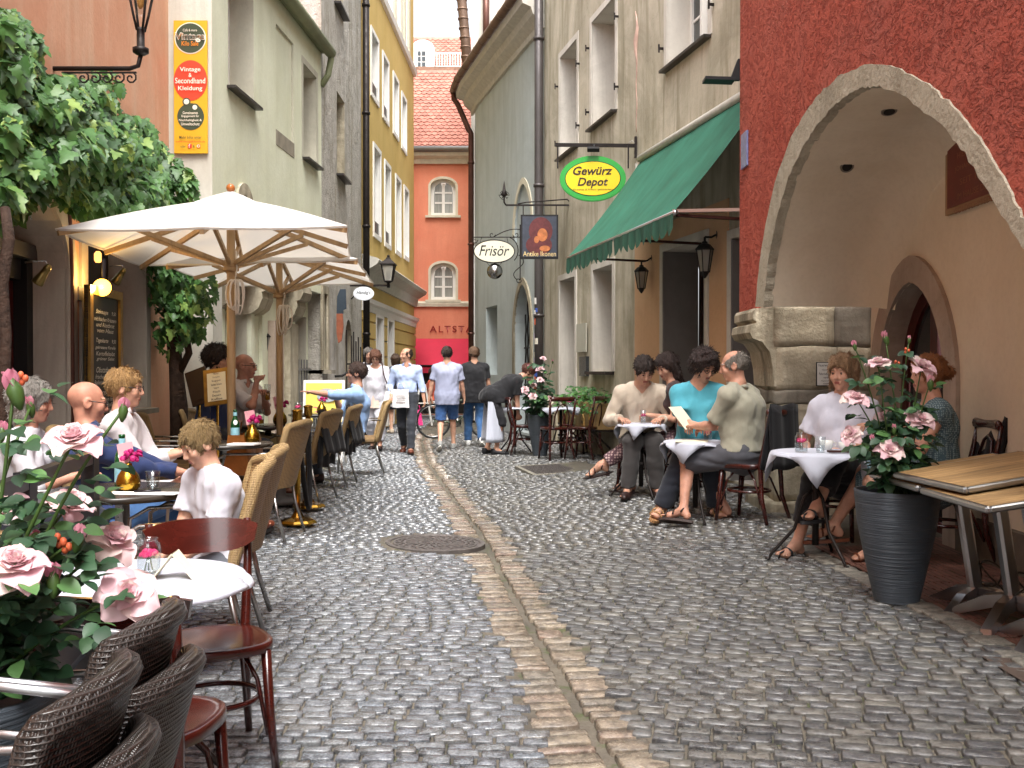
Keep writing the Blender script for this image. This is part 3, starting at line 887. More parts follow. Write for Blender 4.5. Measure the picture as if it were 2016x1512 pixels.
mb = MB(); mb.obox(A(700, 140, dB - 0.3), V(6, 0, 0), V(0, 0.5, 0), V(0, 0, 0.16)); mb.build('ledge', M('mossy_ridge', '#8C6A58', 0.9, var=0.3, vscale=8), bh)
# red awning of the shop
aw = thing('red_awning', 'plain red sloping awning over the dark shop at the end of the street', 'awning', W_co.pt(2, zsh))
mb = MB(); a0, a1 = W_co.pt(W_co.u(818, 668) , zsh + 0.02, 0.03), W_co.pt(5.0, zsh + 0.02, 0.03)
dzA = zsh - W_co.z(870, 722) ; outA = 0.9
rows = []
for i in range(5):
 f = i / 4; rows.append([lerp(a0, a1, j / 12) + W_co.n * (outA * f) + V(0, 0, -dzA * f - 0.03 * math.sin(PI * f)) for j in range(13)])
mb.grid(rows); rows2 = [rows[-1], [p + V(0, 0, -0.2) for p in rows[-1]]]; mb.grid(rows2, False)
m_awn_red = M('red_awning_cloth', '#BF2540', 0.75, var=0.06, vscale=3); mb.build('canopy', m_awn_red, aw)
mb = MB(); mb.tube([rows[-1][0], rows[-1][-1]], 0.03, 8); mb.build('front_bar', m_darkmetal, aw)
# ================================================================ RIGHT SIDE
# ---- blue-grey house, its wall bent in plan
P_bg = [(0.60, 18.9), (-0.12, 21.7), (-0.80, 24.45), (-0.91, 25.1)]
Wb = [Wall(P_bg[i], P_bg[i + 1], XN) for i in range(3)]
gbh = thing('blue_grey_house', 'blue grey plastered house with stone arched doorway and old gutter', 'house', (0, 22.5, 0))
ZB = 7.72
b_dr = Wb[0].op(1014, 1046, (1030, 560), 0.05, depth=0.34, arch=0.95, point=1.7)
b_bl = Wb[0].op(1013, 1047, (1030, 362), (1030, 470), depth=0.05, arch=0.95, point=1.7)
b_wi = Wb[1].op(957, 979, (968, 603), (968, 738), depth=0.3)
mb = MB()
Wb[0].build(mb, 0, ZB, [b_dr, b_bl]); Wb[1].build(mb, 0, ZB, [b_wi]); Wb[2].build(mb, 0, ZB)
mb.build('wall', [m_bluegrey, m_bluegrey], gbh)
mb = MB(); Wb[0].band(mb, b_dr, 0.14, 0.03); mb.build('arch_surround', m_stone, gbh)
mb = MB(); Wb[0].band(mb, b_bl, 0.13, 0.02, legs=False); mb.build('arch_surround', m_cream, gbh)
mb = MB(); Wb[0].q(mb, [(b_bl['u0'], b_bl['z0']), (b_bl['u1'], b_bl['z0']), (b_bl['u1'], b_bl['z1']), (b_bl['u0'], b_bl['z1'])], -0.045); mb.build('blind_arch', m_bluegrey, gbh)
mb = MB(); Wb[0].q(mb, [(b_dr['u0'], 0), (b_dr['u1'], 0), (b_dr['u1'], b_dr['z1']), (b_dr['u0'], b_dr['z1'])], -0.33); gdoor = mb.build('door', m_black, gbh)
mb = MB()
uu0, uu1 = b_dr['u0'] + 0.02, b_dr['u1'] - 0.02
for k in range(7):
 uu = lerp(uu0, uu1, (k + .5) / 7)
 zt = b_dr['z1'] - 0.95 + 0.9 * math.sqrt(max(0.02, 1 - abs(2 * (k + .5) / 7 - 1) ** 1.7))
 pts = [Wb[0].pt(uu + 0.028 * math.sin(z * 14 + (PI if k % 2 else 0)), z, -0.2) for z in np.arange(0.1, zt, 0.06)]
 mb.tube(pts, 0.016, 5)
for z in (0.15, 1.0, 1.75): mb.bar(Wb[0].pt(uu0, z, -0.2), Wb[0].pt(uu1, z, -0.2), 0.03, 0.03)
mb.build('lattice', m_darkmetal, gdoor)
Wb[1].window(gbh, b_wi, m_white_trim, m_pane_pale, 2, 2, fw=0.08)
for i, w in enumerate(Wb):
 u_a, u_b = (0.0, w.L + (0.012 if i < 2 else 0.35))
 cornice(w, ZB, [(0, -0.08), (0.06, -0.08), (0.07, 0.03), (0.22, 0.16), (0.26, 0.28), (0.42, 0.34), (0.44, 0.48), (0, 0.5)], u_a + 0.004 * i, u_b, gbh, m_cornice)
mb = MB(); gp = [Wb[0].pt(0, ZB + 0.56, 0.5)] + [Wb[i].pt(Wb[i].L, ZB + 0.56, 0.5) for i in range(3)] + [Wb[2].pt(Wb[2].L + 0.45, ZB + 0.54, 0.5)]
mb.tube(gp, 0.085, 10)
for i in range(3):
 for k in range(int(Wb[i].L / 0.6) + 1):
  q_ = Wb[i].pt(0.1 + 0.6 * k, ZB + 0.56, 0.5); mb.tube([q_ - Wb[i].t * 0.015, q_ + Wb[i].t * 0.015], 0.094, 10)
mb.build('gutter', m_gutter, gbh)
mb = MB(); mb.grid([[p + V(0, 0, 0.08) for p in gp], [p + V(2.2, 0.5, 2.4) for p in gp]], False); mb.build('roof', M('grey_brown_roof', '#6A5A50', 0.8, var=0.3, vscale=8), gbh)
e = Wb[2].pt(Wb[2].L + 0.4, ZB + 0.5, 0.48); f_ = Wb[2].pt(Wb[2].L, ZB - 0.6, 0.1)
pipe([e, e + V(0, 0, -0.16), e + V(0.1, 0, -0.3), f_ + V(-0.06, 0, 0.1), f_, Wb[2].pt(Wb[2].L, 0.0, 0.1)], 0.07, gbh, m_copper, rings=[Wb[2].pt(Wb[2].L, z, 0.1) for z in (2.2, 4.4, 6.4)])
# white house behind it, only its upper end wall and gutter in view
wh = thing('white_upper_house', 'white plastered house wall rising above the blue grey roof with brown pipe', 'house', (0.5, 26.5, 0))
mb = MB(); mb.box((0.55, 27.6, 6.5), (3.2, 2.8, 13)); mb.build('wall', m_whitewall, wh)
pipe([A(957, -40, 26.1), A(957, 110, 26.1)], 0.085, wh, m_copper, name='downpipe')
mb = MB(); pts = [A(904, -60, 26.2), A(909, 0, 26.2), A(916, 75, 26.2), A(921, 150, 26.2)]
mb.tube(pts, 0.13, 10)
for k in range(9):
 q_ = lerp(pts[1], pts[3], k / 8); mb.tube([q_ - V(0, 0, .02), q_ + V(0, 0, .02)], 0.145, 10)
mb.build('gutter', m_gutter, wh)
# ---- old beige house with the spice shop
W_be = Wall((2.795, 8.6), (0.60, 18.895), XN)
beh = thing('old_beige_house', 'weathered beige house with deep windows above the green awning', 'house', W_be.pt(5, 0))
e_w1 = W_be.op(1103, 1136, (1120, 95), (1119, 301), depth=0.42)
e_w2 = W_be.op(1165, 1211, (1189, 18), (1181, 242), depth=0.42)
e_w3 = W_be.op(1313, 1394, 7.6, (1352, 106), depth=0.3); e_w3['z1'] = e_w2['z1']
e_d1 = W_be.op(1103, 1133, (1117, 549), 0.12, depth=0.4)
e_g2 = W_be.op(1169, 1207, (1188, 526), (1187, 731), depth=0.4)
e_d3 = W_be.op(1308, 1391, (1345, 484), 0.12, depth=0.45)
e_g4 = W_be.op(1443, 1500, (1445, 470), 0.12, depth=0.45)
mb = MB(); W_be.build(mb, 0, 9.6, [e_w1, e_w2, e_w3, e_d1, e_g2, e_d3, e_g4]); mb.build('wall', [m_beige, m_beige_rev], beh)
for o in (e_w1, e_w2, e_w3):
 W_be.window(beh, o, m_white_trim, m_pane, 2, 3, fw=0.07)
 sill(W_be, o, beh, m_sillmetal, 0.09, 0.035, 0.07)
 mb = MB(); W_be.band(mb, o, 0.1, 0.012); mb.build('window_surround', m_beige_rev, beh)
 for ss in (o['u0'] - 0.14, o['u1'] + 0.14):
  for z in (0.3, 1.3):
   mb = MB(); mb.bar(W_be.pt(ss, o['z0'] + z, 0.0), W_be.pt(ss, o['z0'] + z, 0.06), 0.02, 0.03); mb.bar(W_be.pt(ss, o['z0'] + z - .05, 0.06), W_be.pt(ss, o['z0'] + z + .05, 0.06), 0.02, 0.02); mb.build('shutter_hook', m_darkmetal, beh)
mb = MB(); o = e_w3; W_be.slab(mb, o['u0'] + .06, o['u0'] + .11, o['z0'] + .03, o['z1'], -0.25, 0.06); mb.build('open_casement', m_white_trim, beh)
W_be.window(beh, e_g2, m_darkwood, m_pane, 1, 2, fw=0.09); sill(W_be, e_g2, beh, m_sillmetal, 0.14, 0.05)
for o in (e_d1, e_g2):
 mb = MB(); W_be.band(mb, o, 0.1, 0.02); mb.build('surround', m_beige_rev, beh)
mb = MB(); W_be.q(mb, [(e_d1['u0'], .1), (e_d1['u1'], .1), (e_d1['u1'], e_d1['z1']), (e_d1['u0'], e_d1['z1'])], -0.39); mb.build('door', m_darkwood, beh)
# peach painted shop front under the awning: two strips between the openings, each with pale edging
zp = e_d3['z1'] + 0.35
uA, uB = sorted((W_be.u(1252), W_be.u(1300)))
mb = MB()
W_be.slab(mb, e_d3['u1'] + 0.1, uB + 0.02 if uB > e_d3['u1'] + .2 else uB, 0.1, zp, 0, 0.012)
W_be.slab(mb, e_g4['u1'] + 0.1, e_d3['u0'] - 0.1, 0.1, zp, 0, 0.012)
W_be.slab(mb, e_d3['u0'] - 0.1, e_d3['u1'] + 0.1, e_d3['z1'] + 0.1, zp, 0, 0.012)
mb.build('peach_front', m_peach, beh)
for o in (e_d3, e_g4):
 mb = MB(); W_be.band(mb, o, 0.095, 0.03); mb.build('door_surround', m_beige_rev, beh)
 mb = MB()
 W_be.slab(mb, o['u0'] + .003, o['u0'] + .03, o['z0'], o['z1'] - .003, -0.44, 0.025); W_be.slab(mb, o['u1'] - .03, o['u1'] - .003, o['z0'], o['z1'] - .003, -0.44, 0.025)
 mb.build('grey_reveal', m_greyrev, beh)
 W_be.window(beh, dict(o, u0=o['u0'] + .03, u1=o['u1'] - .03), m_darkwood, m_pane, 2, 1, fw=0.1, bar=0.05, name='door')
mb = MB(); W_be.slab(mb, e_g2['u1'] + 0.1, e_d1['u0'] - 0.1, 0.0, 0.5, 0.0, 0.05); W_be.slab(mb, e_d3['u1'] + .1, e_g2['u1'] + 0.08, 0.0, 0.5, 0.0, 0.05); W_be.slab(mb, e_d1['u1'] + .1, W_be.L - .05, 0, .5, 0, .05); mb.build('plinth', m_stone, beh)
mb = MB(); W_be.slab(mb, W_be.u(1235), W_be.u(1273) , 4.6, 6.95, 0.001, 0.004) if False else None
mb = MB(); u_ = W_be.u(1254, 80)
st = [(u_ + 0.05 * math.sin(k * 1.7) * (1 if k > 9 else .4), W_be.z(1254, 260 - k * 20)) for k in range(13)]
mb.tube([W_be.pt(a, z, 0.003) for a, z in st], [.006, .008, .01, .008, .011, .01, .012, .016, .03, .045, .03, .015, .006], 4, flat=1.0, up=W_be.n)
mb.build('red_paint_run', M('faded_red_paint', '#B99A8C', 0.9, var=0.25, vscale=5), beh)
pipe([W_be.pt(W_be.L - 0.06, z, 0.12) for z in (0.02, 3, 6, 9.5)], 0.085, beh, m_greypipe, rings=[W_be.pt(W_be.L - 0.06, z, 0.12) for z in (2.3, 4.7, 7.4)])
for k in range(22):
 c_ = random.choice(['#D8D6D0', '#E8E4DC', '#C45A3A', '#3A56A0', '#B7A7B8', '#D9D2C0', '#6C7078'])
 z = random.uniform(0.9, 2.6); a = random.uniform(-0.9, 0.7)
 q_ = W_be.pt(W_be.L - 0.06, z, 0.12); dirv = (W_be.n * math.cos(a) - W_be.t * math.sin(a) * 1.0).normalized()
 mb = MB(); sd = dirv.cross(V(0, 0, 1)); s1, s2 = random.uniform(.03, .045), random.uniform(.03, .06)
 c0 = q_ + dirv * 0.088
 mb.add([c0 - sd * s1 - V(0, 0, s2) - dirv * .012, c0 + dirv * .002 - V(0, 0, s2), c0 + sd * s1 - V(0, 0, s2) - dirv * .012, c0 + sd * s1 + V(0, 0, s2) - dirv * .012, c0 + dirv * .002 + V(0, 0, s2), c0 - sd * s1 + V(0, 0, s2) - dirv * .012], [(0, 1, 4, 5), (1, 2, 3, 4)])
 mb.build('sticker', M('sticker_' + c_[1:], c_, 0.6, var=0.2, vscale=40), beh)
# wall plate and the small mirror-like box beside the window
mb = MB(); ua, ub = sorted((W_be.u(1140), W_be.u(1159))); W_be.slab(mb, ua, ub, W_be.z(1150, 693), W_be.z(1150, 637), 0.03, 0.045); mb.build('notice_plate', M('acrylic_plate', '#B9B8AA', 0.25, var=0.06), beh)
mb = MB(); ua, ub = sorted((W_be.u(1146), W_be.u(1160))); W_be.slab(mb, ua, ub, W_be.z(1150, 740), W_be.z(1150, 702), 0.0, 0.05); mb.build('letter_box', M('polished_box', '#5C6066', 0.15, 0.8, var=0.3, vscale=20), beh)
# ---- red house over the arcade
W_rd = Wall((2.05, 9.17), (2.05, -4.5), XN)
rdh = thing('red_house', 'rough red plastered house standing over the open pointed arcade', 'house', (2.3, 6.2, 0))
outer = [(1490, 604), (1497, 520), (1510, 440), (1532, 345), (1560, 272), (1592, 215), (1625, 175), (1665, 143), (1715, 126), (1765, 131), (1830, 164), (1890, 218), (1940, 282), (1985, 360), (2016, 425)]
inner = [(1506, 604), (1514, 520), (1530, 435), (1555, 350), (1585, 288), (1614, 242), (1645, 208), (1672, 186), (1702, 172), (1735, 171), (1795, 194), (1855, 243), (1905, 303), (1960, 392), (2016, 487)]
P_o = [W_rd.uz(*p) for p in outer]; P_i = [W_rd.uz(*p) for p in inner]
zsp = P_i[0][1]
P_o.append((P_o[-1][0] + 0.45, zsp - 0.1)); P_i.append((P_i[-1][0] + 0.12, zsp - 0.1))
random.seed(3)
def jag(P, a):
 out = []
 for (x0, y0), (x1, y1) in zip(P[:-1], P[1:]):
  for k in range(6):
   t_ = k / 6; out.append((lerp(x0, x1, t_) + random.uniform(-a, a), lerp(y0, y1, t_) + random.uniform(-a, a)))
 return out + [P[-1]]
P_oj, P_ij = jag(P_o, 0.008), jag(P_i, 0.01)
mb = MB(); ZT = 9.2
for (a, za), (b, zb) in zip(P_oj[:-1], P_oj[1:]):
 if b - a > 1e-5: W_rd.q(mb, [(a, za), (b, zb), (b, ZT), (a, ZT)])
W_rd.q(mb, [(0, 1.80), (P_oj[0][0], 1.80), (P_oj[0][0], P_oj[0][1]), (P_oj[0][0], ZT), (0, ZT)])
W_rd.q(mb, [(P_oj[-1][0], 0), (W_rd.L, 0), (W_rd.L, ZT), (P_oj[-1][0], ZT)])
mb.add([V(2.05, 9.17, 1.8), V(2.05, 9.17, ZT), V(2.75, 9.17, ZT), V(2.75, 9.17, 1.8)], [(0, 1, 2, 3)])
mb.add([V(2.05, 9.17, 1.8), V(2.75, 9.17, 1.8), V(2.75, W_rd.pt(P_oj[0][0], 0).y, 1.8), V(2.05, W_rd.pt(P_oj[0][0], 0).y, 1.8)], [(0, 1, 2, 3)])
mb.build('wall', m_red, rdh)
mb = MB()
for i in range(len(P_oj) - 1):
 W_rd.q(mb, [P_ij[i], P_ij[i + 1], P_oj[i + 1], P_oj[i]], 0.012)
 for ring, o0, o1 in ((P_ij, 0.012, -0.06), (P_oj, 0.012, -0.01)):
  ps = [W_rd.pt(*ring[i], o0), W_rd.pt(*ring[i + 1], o0), W_rd.pt(*ring[i + 1], o1), W_rd.pt(*ring[i], o1)]; mb.add(ps, [(0, 1, 2, 3)])
mb.build('arch_band', m_roughcream, rdh)
XBK = 2.975
YPF = 8.42
mb = MB()
N = 5
P_s = [W_rd.uz(*p) for p in inner]; P_s.append((P_s[-1][0] + 0.12, zsp - 0.1))
def smooth_poly(P, n):
 out = []
 for i in range(len(P) - 1):
  p0, p1, p2, p3 = [Vector(P[max(0, min(len(P) - 1, i + k))]) for k in (-1, 0, 1, 2)]
  for k in range(n):
   t_ = k / n
   out.append(0.5 * ((2 * p1) + (p2 - p0) * t_ + (2 * p0 - 5 * p1 + 4 * p2 - p3) * t_ ** 2 + (3 * p1 - p0 - 3 * p2 + p3) * t_ ** 3))
 return out + [Vector(P[-1])]
P_v = smooth_poly(P_s, 3)
cu_, cz_ = (P_v[0].x + P_v[-1].x) / 2, 1.5
rows = []
for i in range(9):
 f = i / 8
 o_ = -0.05 - (XBK - 2.05 - 0.05) * (f if f < .75 else .75 + .25 * math.sin((f - .75) * 4 * PI / 2))
 sh_ = 1.0 if f <= 0.75 else 1 - 0.16 * (1 - math.cos((f - .75) * 4 * PI / 2))
 rows.append([W_rd.pt(cu_ + (p.x - cu_) * sh_, cz_ + (p.y - cz_) * sh_, o_) for p in P_v])
mb.grid(rows)
bk = rows[-1]
mb.build('vault', m_arcade, rdh)
# back wall below the vault with the pointed doorway
W_ab = Wall((XBK + 0.003, YPF + 0.3), (XBK + 0.003, 2.5), XN)
r_dr = W_ab.op(1737, 1866, (1797, 556), 0.05, depth=0.16, arch=0.75, point=1.7)
mb = MB(); W_ab.build(mb, 0, 3.35, [r_dr], ends=0.05); mb.build('back_wall', [m_arcade, m_stone_pink], rdh)
mb = MB(); W_ab.band(mb, r_dr, 0.2, 0.03, n=22); mb.build('door_surround', m_stone_pink, rdh)
W_ab.window(rdh, r_dr, m_redwood, m_pane, 2, 1, fw=0.11, bar=0.07, name='door')
text('KASPER', M('pale_lettering', '#8C8A80', 0.5), W_ab.pt(W_ab.u(1852, 686), W_ab.z(1852, 686), -0.16), (0, -1, 0), (0, 0, 1), width=0.36, height=0.075, parent=rdh, ext=0.03)
mb = MB(); W_ab.slab(mb, r_dr['u1'] + 0.25, W_ab.L, 0.0, 0.34, 0.0, 0.05); mb.build('plinth', M('grey_plinth', '#5E564B', 0.85, var=0.3, bump=0.3), rdh)
# stone pier, built up of a few big worn blocks, with the corbel under the red wall
random.seed(11)
def worn_block(c, s, name, mat, parent, amp=0.022, seg=6):
 bm = bmesh.new(); bmesh.ops.create_cube(bm, size=1.0)
 bmesh.ops.subdivide_edges(bm, edges=bm.edges[:], cuts=seg, use_grid_fill=True)
 from mathutils import noise as nz
 for v in bm.verts:
  p = v.co.copy()
  e_ = sum(1 for k in range(3) if abs(abs(p[k]) - .5) < 1e-4)
  v.co = Vector((p.x * s[0], p.y * s[1], p.z * s[2])) + Vector(c)
  v.co += nz.noise_vector(v.co * 5.0) * amp
  if e_ >= 2: v.co += (Vector(c) - v.co).normalized() * 0.006 * (e_ - 1)
 me = bpy.data.meshes.new(name); bm.to_mesh(me); bm.free()
 me.polygons.foreach_set('use_smooth', [True] * len(me.polygons)); me.materials.append(mat)
 return place(name, me, parent)
m_stone2 = plaster('dark_pier_stone', '#817B6F', '#968F81', '#5A554C', bstr=0.6, bscale=12, bdist=0.02, stain_amt=0.6, vs=3)
yb0, yb1 = YPF, 9.15
xl = 2.185
for z0, z1, xa, xb_, mm_ in ((0.0, 0.2, xl - 0.07, 2.99, m_stone), (0.2, 0.62, xl, 2.66, m_stone), (0.2, 0.62, 2.66, 2.985, m_stone2), (0.62, 1.0, xl + .005, 2.52, m_stone), (0.62, 1.0, 2.52, 2.985, m_stone),
        (1.0, 1.12, xl, 2.985, m_stone2), (1.12, 1.48, xl + .01, 2.7, m_stone), (1.12, 1.48, 2.7, 2.98, m_stone), (1.48, 1.83, xl - 0.02, 2.68, m_stone), (1.48, 1.83, 2.68, 2.98, m_stone2)):
 worn_block(((xa + xb_) / 2, (yb0 + yb1) / 2, (z0 + z1) / 2), (xb_ - xa, yb1 - yb0 - (0.0 if z0 else -.06), z1 - z0), 'stone', mm_, rdh)
mb = MB()
prof = [(2.3, 1.80), (2.02, 1.80), (2.0, 1.77), (2.0, 1.71), (2.03, 1.69), (2.03, 1.68), (1.985, 1.66), (1.975, 1.6), (2.0, 1.55), (2.08, 1.52), (2.14, 1.44), (2.17, 1.3), (2.18, 1.15), (2.3, 1.15)]
mb.prism([V(x, yb0 + 0.02, z) for x, z in prof], V(0, yb1 - yb0 - 0.02, 0)); mb.build('corbel', m_stone, rdh)
mb = MB(); mb.box((2.535, 3.5, 0.9), (0.9, 0.66, 1.85)); mb.build('pier', m_stone, rdh)
for px, py in ((1748, 210), (1662, 327)):
 best = None
 for i in range(1, 6):
  for p in rows[i]:
   v_ = p - EYE;
   qx, qy = CX + FPX * v_.x / v_.y, 0
   k = v_.dot(_cf); qx = CX + FPX * v_.dot(_cr) / k; qy = CY - FPX * v_.dot(_cu) / k
   dd_ = (qx - px) ** 2 + (qy - py) ** 2
   if best is None or dd_ < best[0]: best = (dd_, p)
 nrm = (V(2.5, W_rd.pt(cu_, 0).y, 1.6) - best[1]); nrm.x = 0; nrm.normalize()
 mb = MB(); mb.disc(best[1] - nrm * 0.004, 0.05, nrm, 0.012, 18); s_ = mb.build('ceiling_spot', M('spot_ring', '#8D867A', 0.35, 0.6), rdh)
 mb = MB(); mb.disc(best[1] + nrm * 0.0085, 0.036, nrm, 0.003, 16); mb.build('lens', m_black, s_)
mb = MB(); a, b = W_rd.uz(1463, 300), W_rd.uz(1474, 300); W_rd.slab(mb, a[0], b[0], W_rd.z(1468, 330), W_rd.z(1468, 262), 0.004, 0.02); npl = mb.build('street_plate', M('faded_blue_enamel', '#7D86B0', 0.3, var=0.3, vscale=14), rdh)
# ================================================================ GROUND
def joint_mat():
 m = newmat('sandy_joints'); t = NT(m); co = t.coord('Object')
 n = t.noise(3.0, 6, 0.65, co); n2 = t.noise(9.0, 5, 0.7, co); n3 = t.noise(60, 3, 0.6, co)
 c = t.ramp(n.outputs['Fac'], [(0.35, srgb('#4C4840')), (0.65, srgb('#6F685B'))]).outputs['Color']
 c = t.mix(t.ramp(n2.outputs['Fac'], [(0.54, 0.0), (0.64, 0.85)]).outputs['Color'], c, srgb('#46522A'))
 c = t.mix(t.ramp(n3.outputs['Fac'], [(0.4, 0.0), (0.7, 0.5)]).outputs['Color'], c, srgb('#4B443B'))
 t.l(c, t.b.inputs['Base Color']); t.b.inputs['Roughness'].default_value = 0.9
 t.bump(n3.outputs['Fac'], 0.6, 0.01)
 return m
def stone_mat(name, tones, rough=0.42, grain='#9AA0A4', spec=0.5):
 """split stone: every stone its own tone, grainy face, damp sheen"""
 m = newmat(name); t = NT(m); co = t.coord('Object')
 geo = t.n('ShaderNodeNewGeometry'); oi = t.n('ShaderNodeObjectInfo')
 rr = t.math('FRACT', t.math('ADD', oi.outputs['Random'], geo.outputs['Random Per Island']))
 base = t.ramp(rr, [(i / (len(tones) - 1), srgb(c)) for i, c in enumerate(tones)]).outputs['Color']
 gp = geo.outputs['Position']
 n = t.noise(95, 4, 0.7, gp); n2 = t.noise(22, 4, 0.6, gp)
 c = t.mix(t.ramp(n.outputs['Fac'], [(0.42, 0.0), (0.68, 0.75)]).outputs['Color'], base, srgb(grain))
 c = t.mix(t.ramp(n2.outputs['Fac'], [(0.32, 0.65), (0.58, 0.0)]).outputs['Color'], c, srgb('#2C2B2B'))
 t.l(c, t.b.inputs['Base Color'])
 n4 = t.noise(0.9, 3, 0.5, gp)
 r_ = t.math('ADD', t.math('MULTIPLY', n2.outputs['Fac'], 0.35), t.math('MULTIPLY', n4.outputs['Fac'], 0.4))
 t.l(t.math('ADD', r_, rough - 0.37), t.b.inputs['Roughness'])
 t.b.inputs['Specular IOR Level'].default_value = spec
 h = t.math('ADD', t.math('MULTIPLY', n.outputs['Fac'], 0.4), n2.outputs['Fac'])
 t.bump(h, 0.5, 0.008)
 return m
m_joint = joint_mat()
m_cob = stone_mat('granite_setts', ['#505358', '#60636A', '#6C6F73', '#5A5A58', '#77797B', '#4A4E54', '#66635E', '#616870'], rough=.21, spec=.9)
m_cobr = stone_mat('dark_granite_setts', ['#4A4C50', '#5A5C5E', '#6A6A66', '#44474D', '#75726A', '#52524F', '#3D4046', '#636462'], rough=0.31, grain='#85837C', spec=0.8)
m_sand = stone_mat('sandstone_setts', ['#7A6E60', '#8A7D6C', '#6C6254', '#958A78', '#7D685C', '#827768', '#716D64'], rough=0.22, grain='#A89C8A', spec=.6)
GUT = [(0.0, 0.75), (3.3, .365), (3.5, .337), (4.9, .164), (6.2, 0.0), (8, -.2), (9.5, -.42), (11.1, -.66), (15.06, -1.25), (19.7, -1.75), (24, -1.95), (30, -2.0)]
GY = np.array([g[0] for g in GUT]); GX = np.array([g[1] for g in GUT])
def gut(y): return float(np.interp(y, GY, GX))
def hz(x, y):
 d = x - gut(y)
 k = float(np.interp(y, (8, 11, 16, 20), (1, .9, .3, 0)))
 return float(np.interp(d, (-2.2, 0, 2.2), (-.01, -.065, -.04 + .14 * k))) - 0.012 * math.exp(-(d / 0.15) ** 2) - 0.02 * math.exp(-(d / 0.5) ** 2) + 0.006 * math.sin(x * 3.1 + y * 1.7) + 0.005 * math.sin(y * 2.3 - x * 1.3) + 0.003 * math.sin(x * 9 + 1.0) * math.sin(y * 7)
# street bed: the joints between the stones; runs on under the houses and behind the camera
xs = list(np.arange(-4.2, 3.4, 0.1)); ys = list(np.arange(2.6, 30.4, 0.2))
mb = MB(); mb.grid([[V(x, y, hz(x, y) - 0.0095) for x in xs] for y in ys], flip=False)
street = mb.build('street', m_joint, None, kind='structure')
mb = MB(); mb.add([V(-60, -60, -0.12), V(60, -60, -0.12), V(60, 120, -0.12), V(-60, 120, -0.12)], [(0, 1, 2, 3)])
mb.add([V(-6, -10, -0.03), V(6, -10, -0.03), V(6, 2.62, -0.03), V(-6, 2.62, -0.03)], [(0, 1, 2, 3)])
mb.build('ground', M('ground_paving', '#5F5E5C', 0.6, var=0.3, vscale=9), None, kind='structure')
MAN = (G(857, 1052).x, G(857, 1052).y, 0.40)
GRT = [G(1013, 919), G(1050, 937), G(1207, 927), G(1142, 911)]
def in_poly(x, y, P):
 s = None
 for i in range(len(P)):
  a, b = P[i], P[(i + 1) % len(P)]
  c = (b.x - a.x) * (y - a.y) - (b.y - a.y) * (x - a.x)
  if s is None: s = c > 0
  elif (c > 0) != s: return False
 return True
def wall_l(y): return -3.30 if y < 11 else (-3.3 if y < 15.7 else -2.9)
def wall_r(y):
 if y < 6.95: return 2.09 - (y - 4.4) * 0.06
 if y < 8.6: return 2.3
 return min(2.75 - .213 * (y - 8.6), 2.74) + 0.05
random.seed(21)
STONES = []
def lay(side, ang, y0, y1):
 ca, sa = math.cos(ang), math.sin(ang)
 r_ = -2.0 if side > 0 else y0
 v = y0 - 2.5
 while v < y1 + 2.5:
  pitch = random.uniform(0.064, 0.083)
  u = -6.0 + random.uniform(0, 0.1)
  while u < 6.0:
   w = random.choice((0.08, 0.09, 0.1, 0.11, 0.12, 0.135)) + random.uniform(-.006, .006)
   cu, cv = u + w / 2, v + pitch / 2 + 0.012 * math.sin(u * 1.6 + v)
   x, y = cu * ca - cv * sa, cu * sa + cv * ca
   u += w
   if not (y0 <= y <= y1): continue
   g = gut(y); dx = x - g
   if side < 0 and not (wall_l(y) < x and dx < -0.2 - 0.012 * math.sin(y * 5) ): continue
   if side > 0 and not (x < wall_r(y) and dx > 0.178 + 0.012 * math.sin(y * 4.3)): continue
   if math.hypot(x - MAN[0], y - MAN[1]) < MAN[2] + 0.05: continue
   if in_poly(x, y, GRT): continue
   gap = random.uniform(0.004, 0.010)
   STONES.append((x, y, (w - gap) / 2, (pitch - gap) / 2 * random.uniform(0.92, 1.04), ang + random.uniform(-.07, .07), 0 if side < 0 else 1))
  v += pitch
lay(-1, R(1.5), 3.0, 29.2)
lay(1, R(-13), 3.0, 26.0)
for s in (-1, 1):
 y = 3.0 + random.uniform(0, .05)
 while y < 22:
  l = random.choice((0.08, 0.095, 0.11, 0.125, 0.17)) if y < 12 else random.choice((.1, .13, .2))
  w = (0.205 if s < 0 else 0.185) * random.choice((.8, .95, 1, 1, 1.1, 1.35))
  g = gut(y + l / 2); a = math.atan2(gut(y + l) - gut(y), l)
  x = g + s * (0.012 + w / 2 + random.uniform(-.006, .012))
  if math.hypot(x - MAN[0], y - MAN[1]) > MAN[2] + 0.06:
   STONES.append((x, y + l / 2, w / 2 - .006, l / 2 - 0.008, -a + random.uniform(-.05, .05), 2))
  y += l
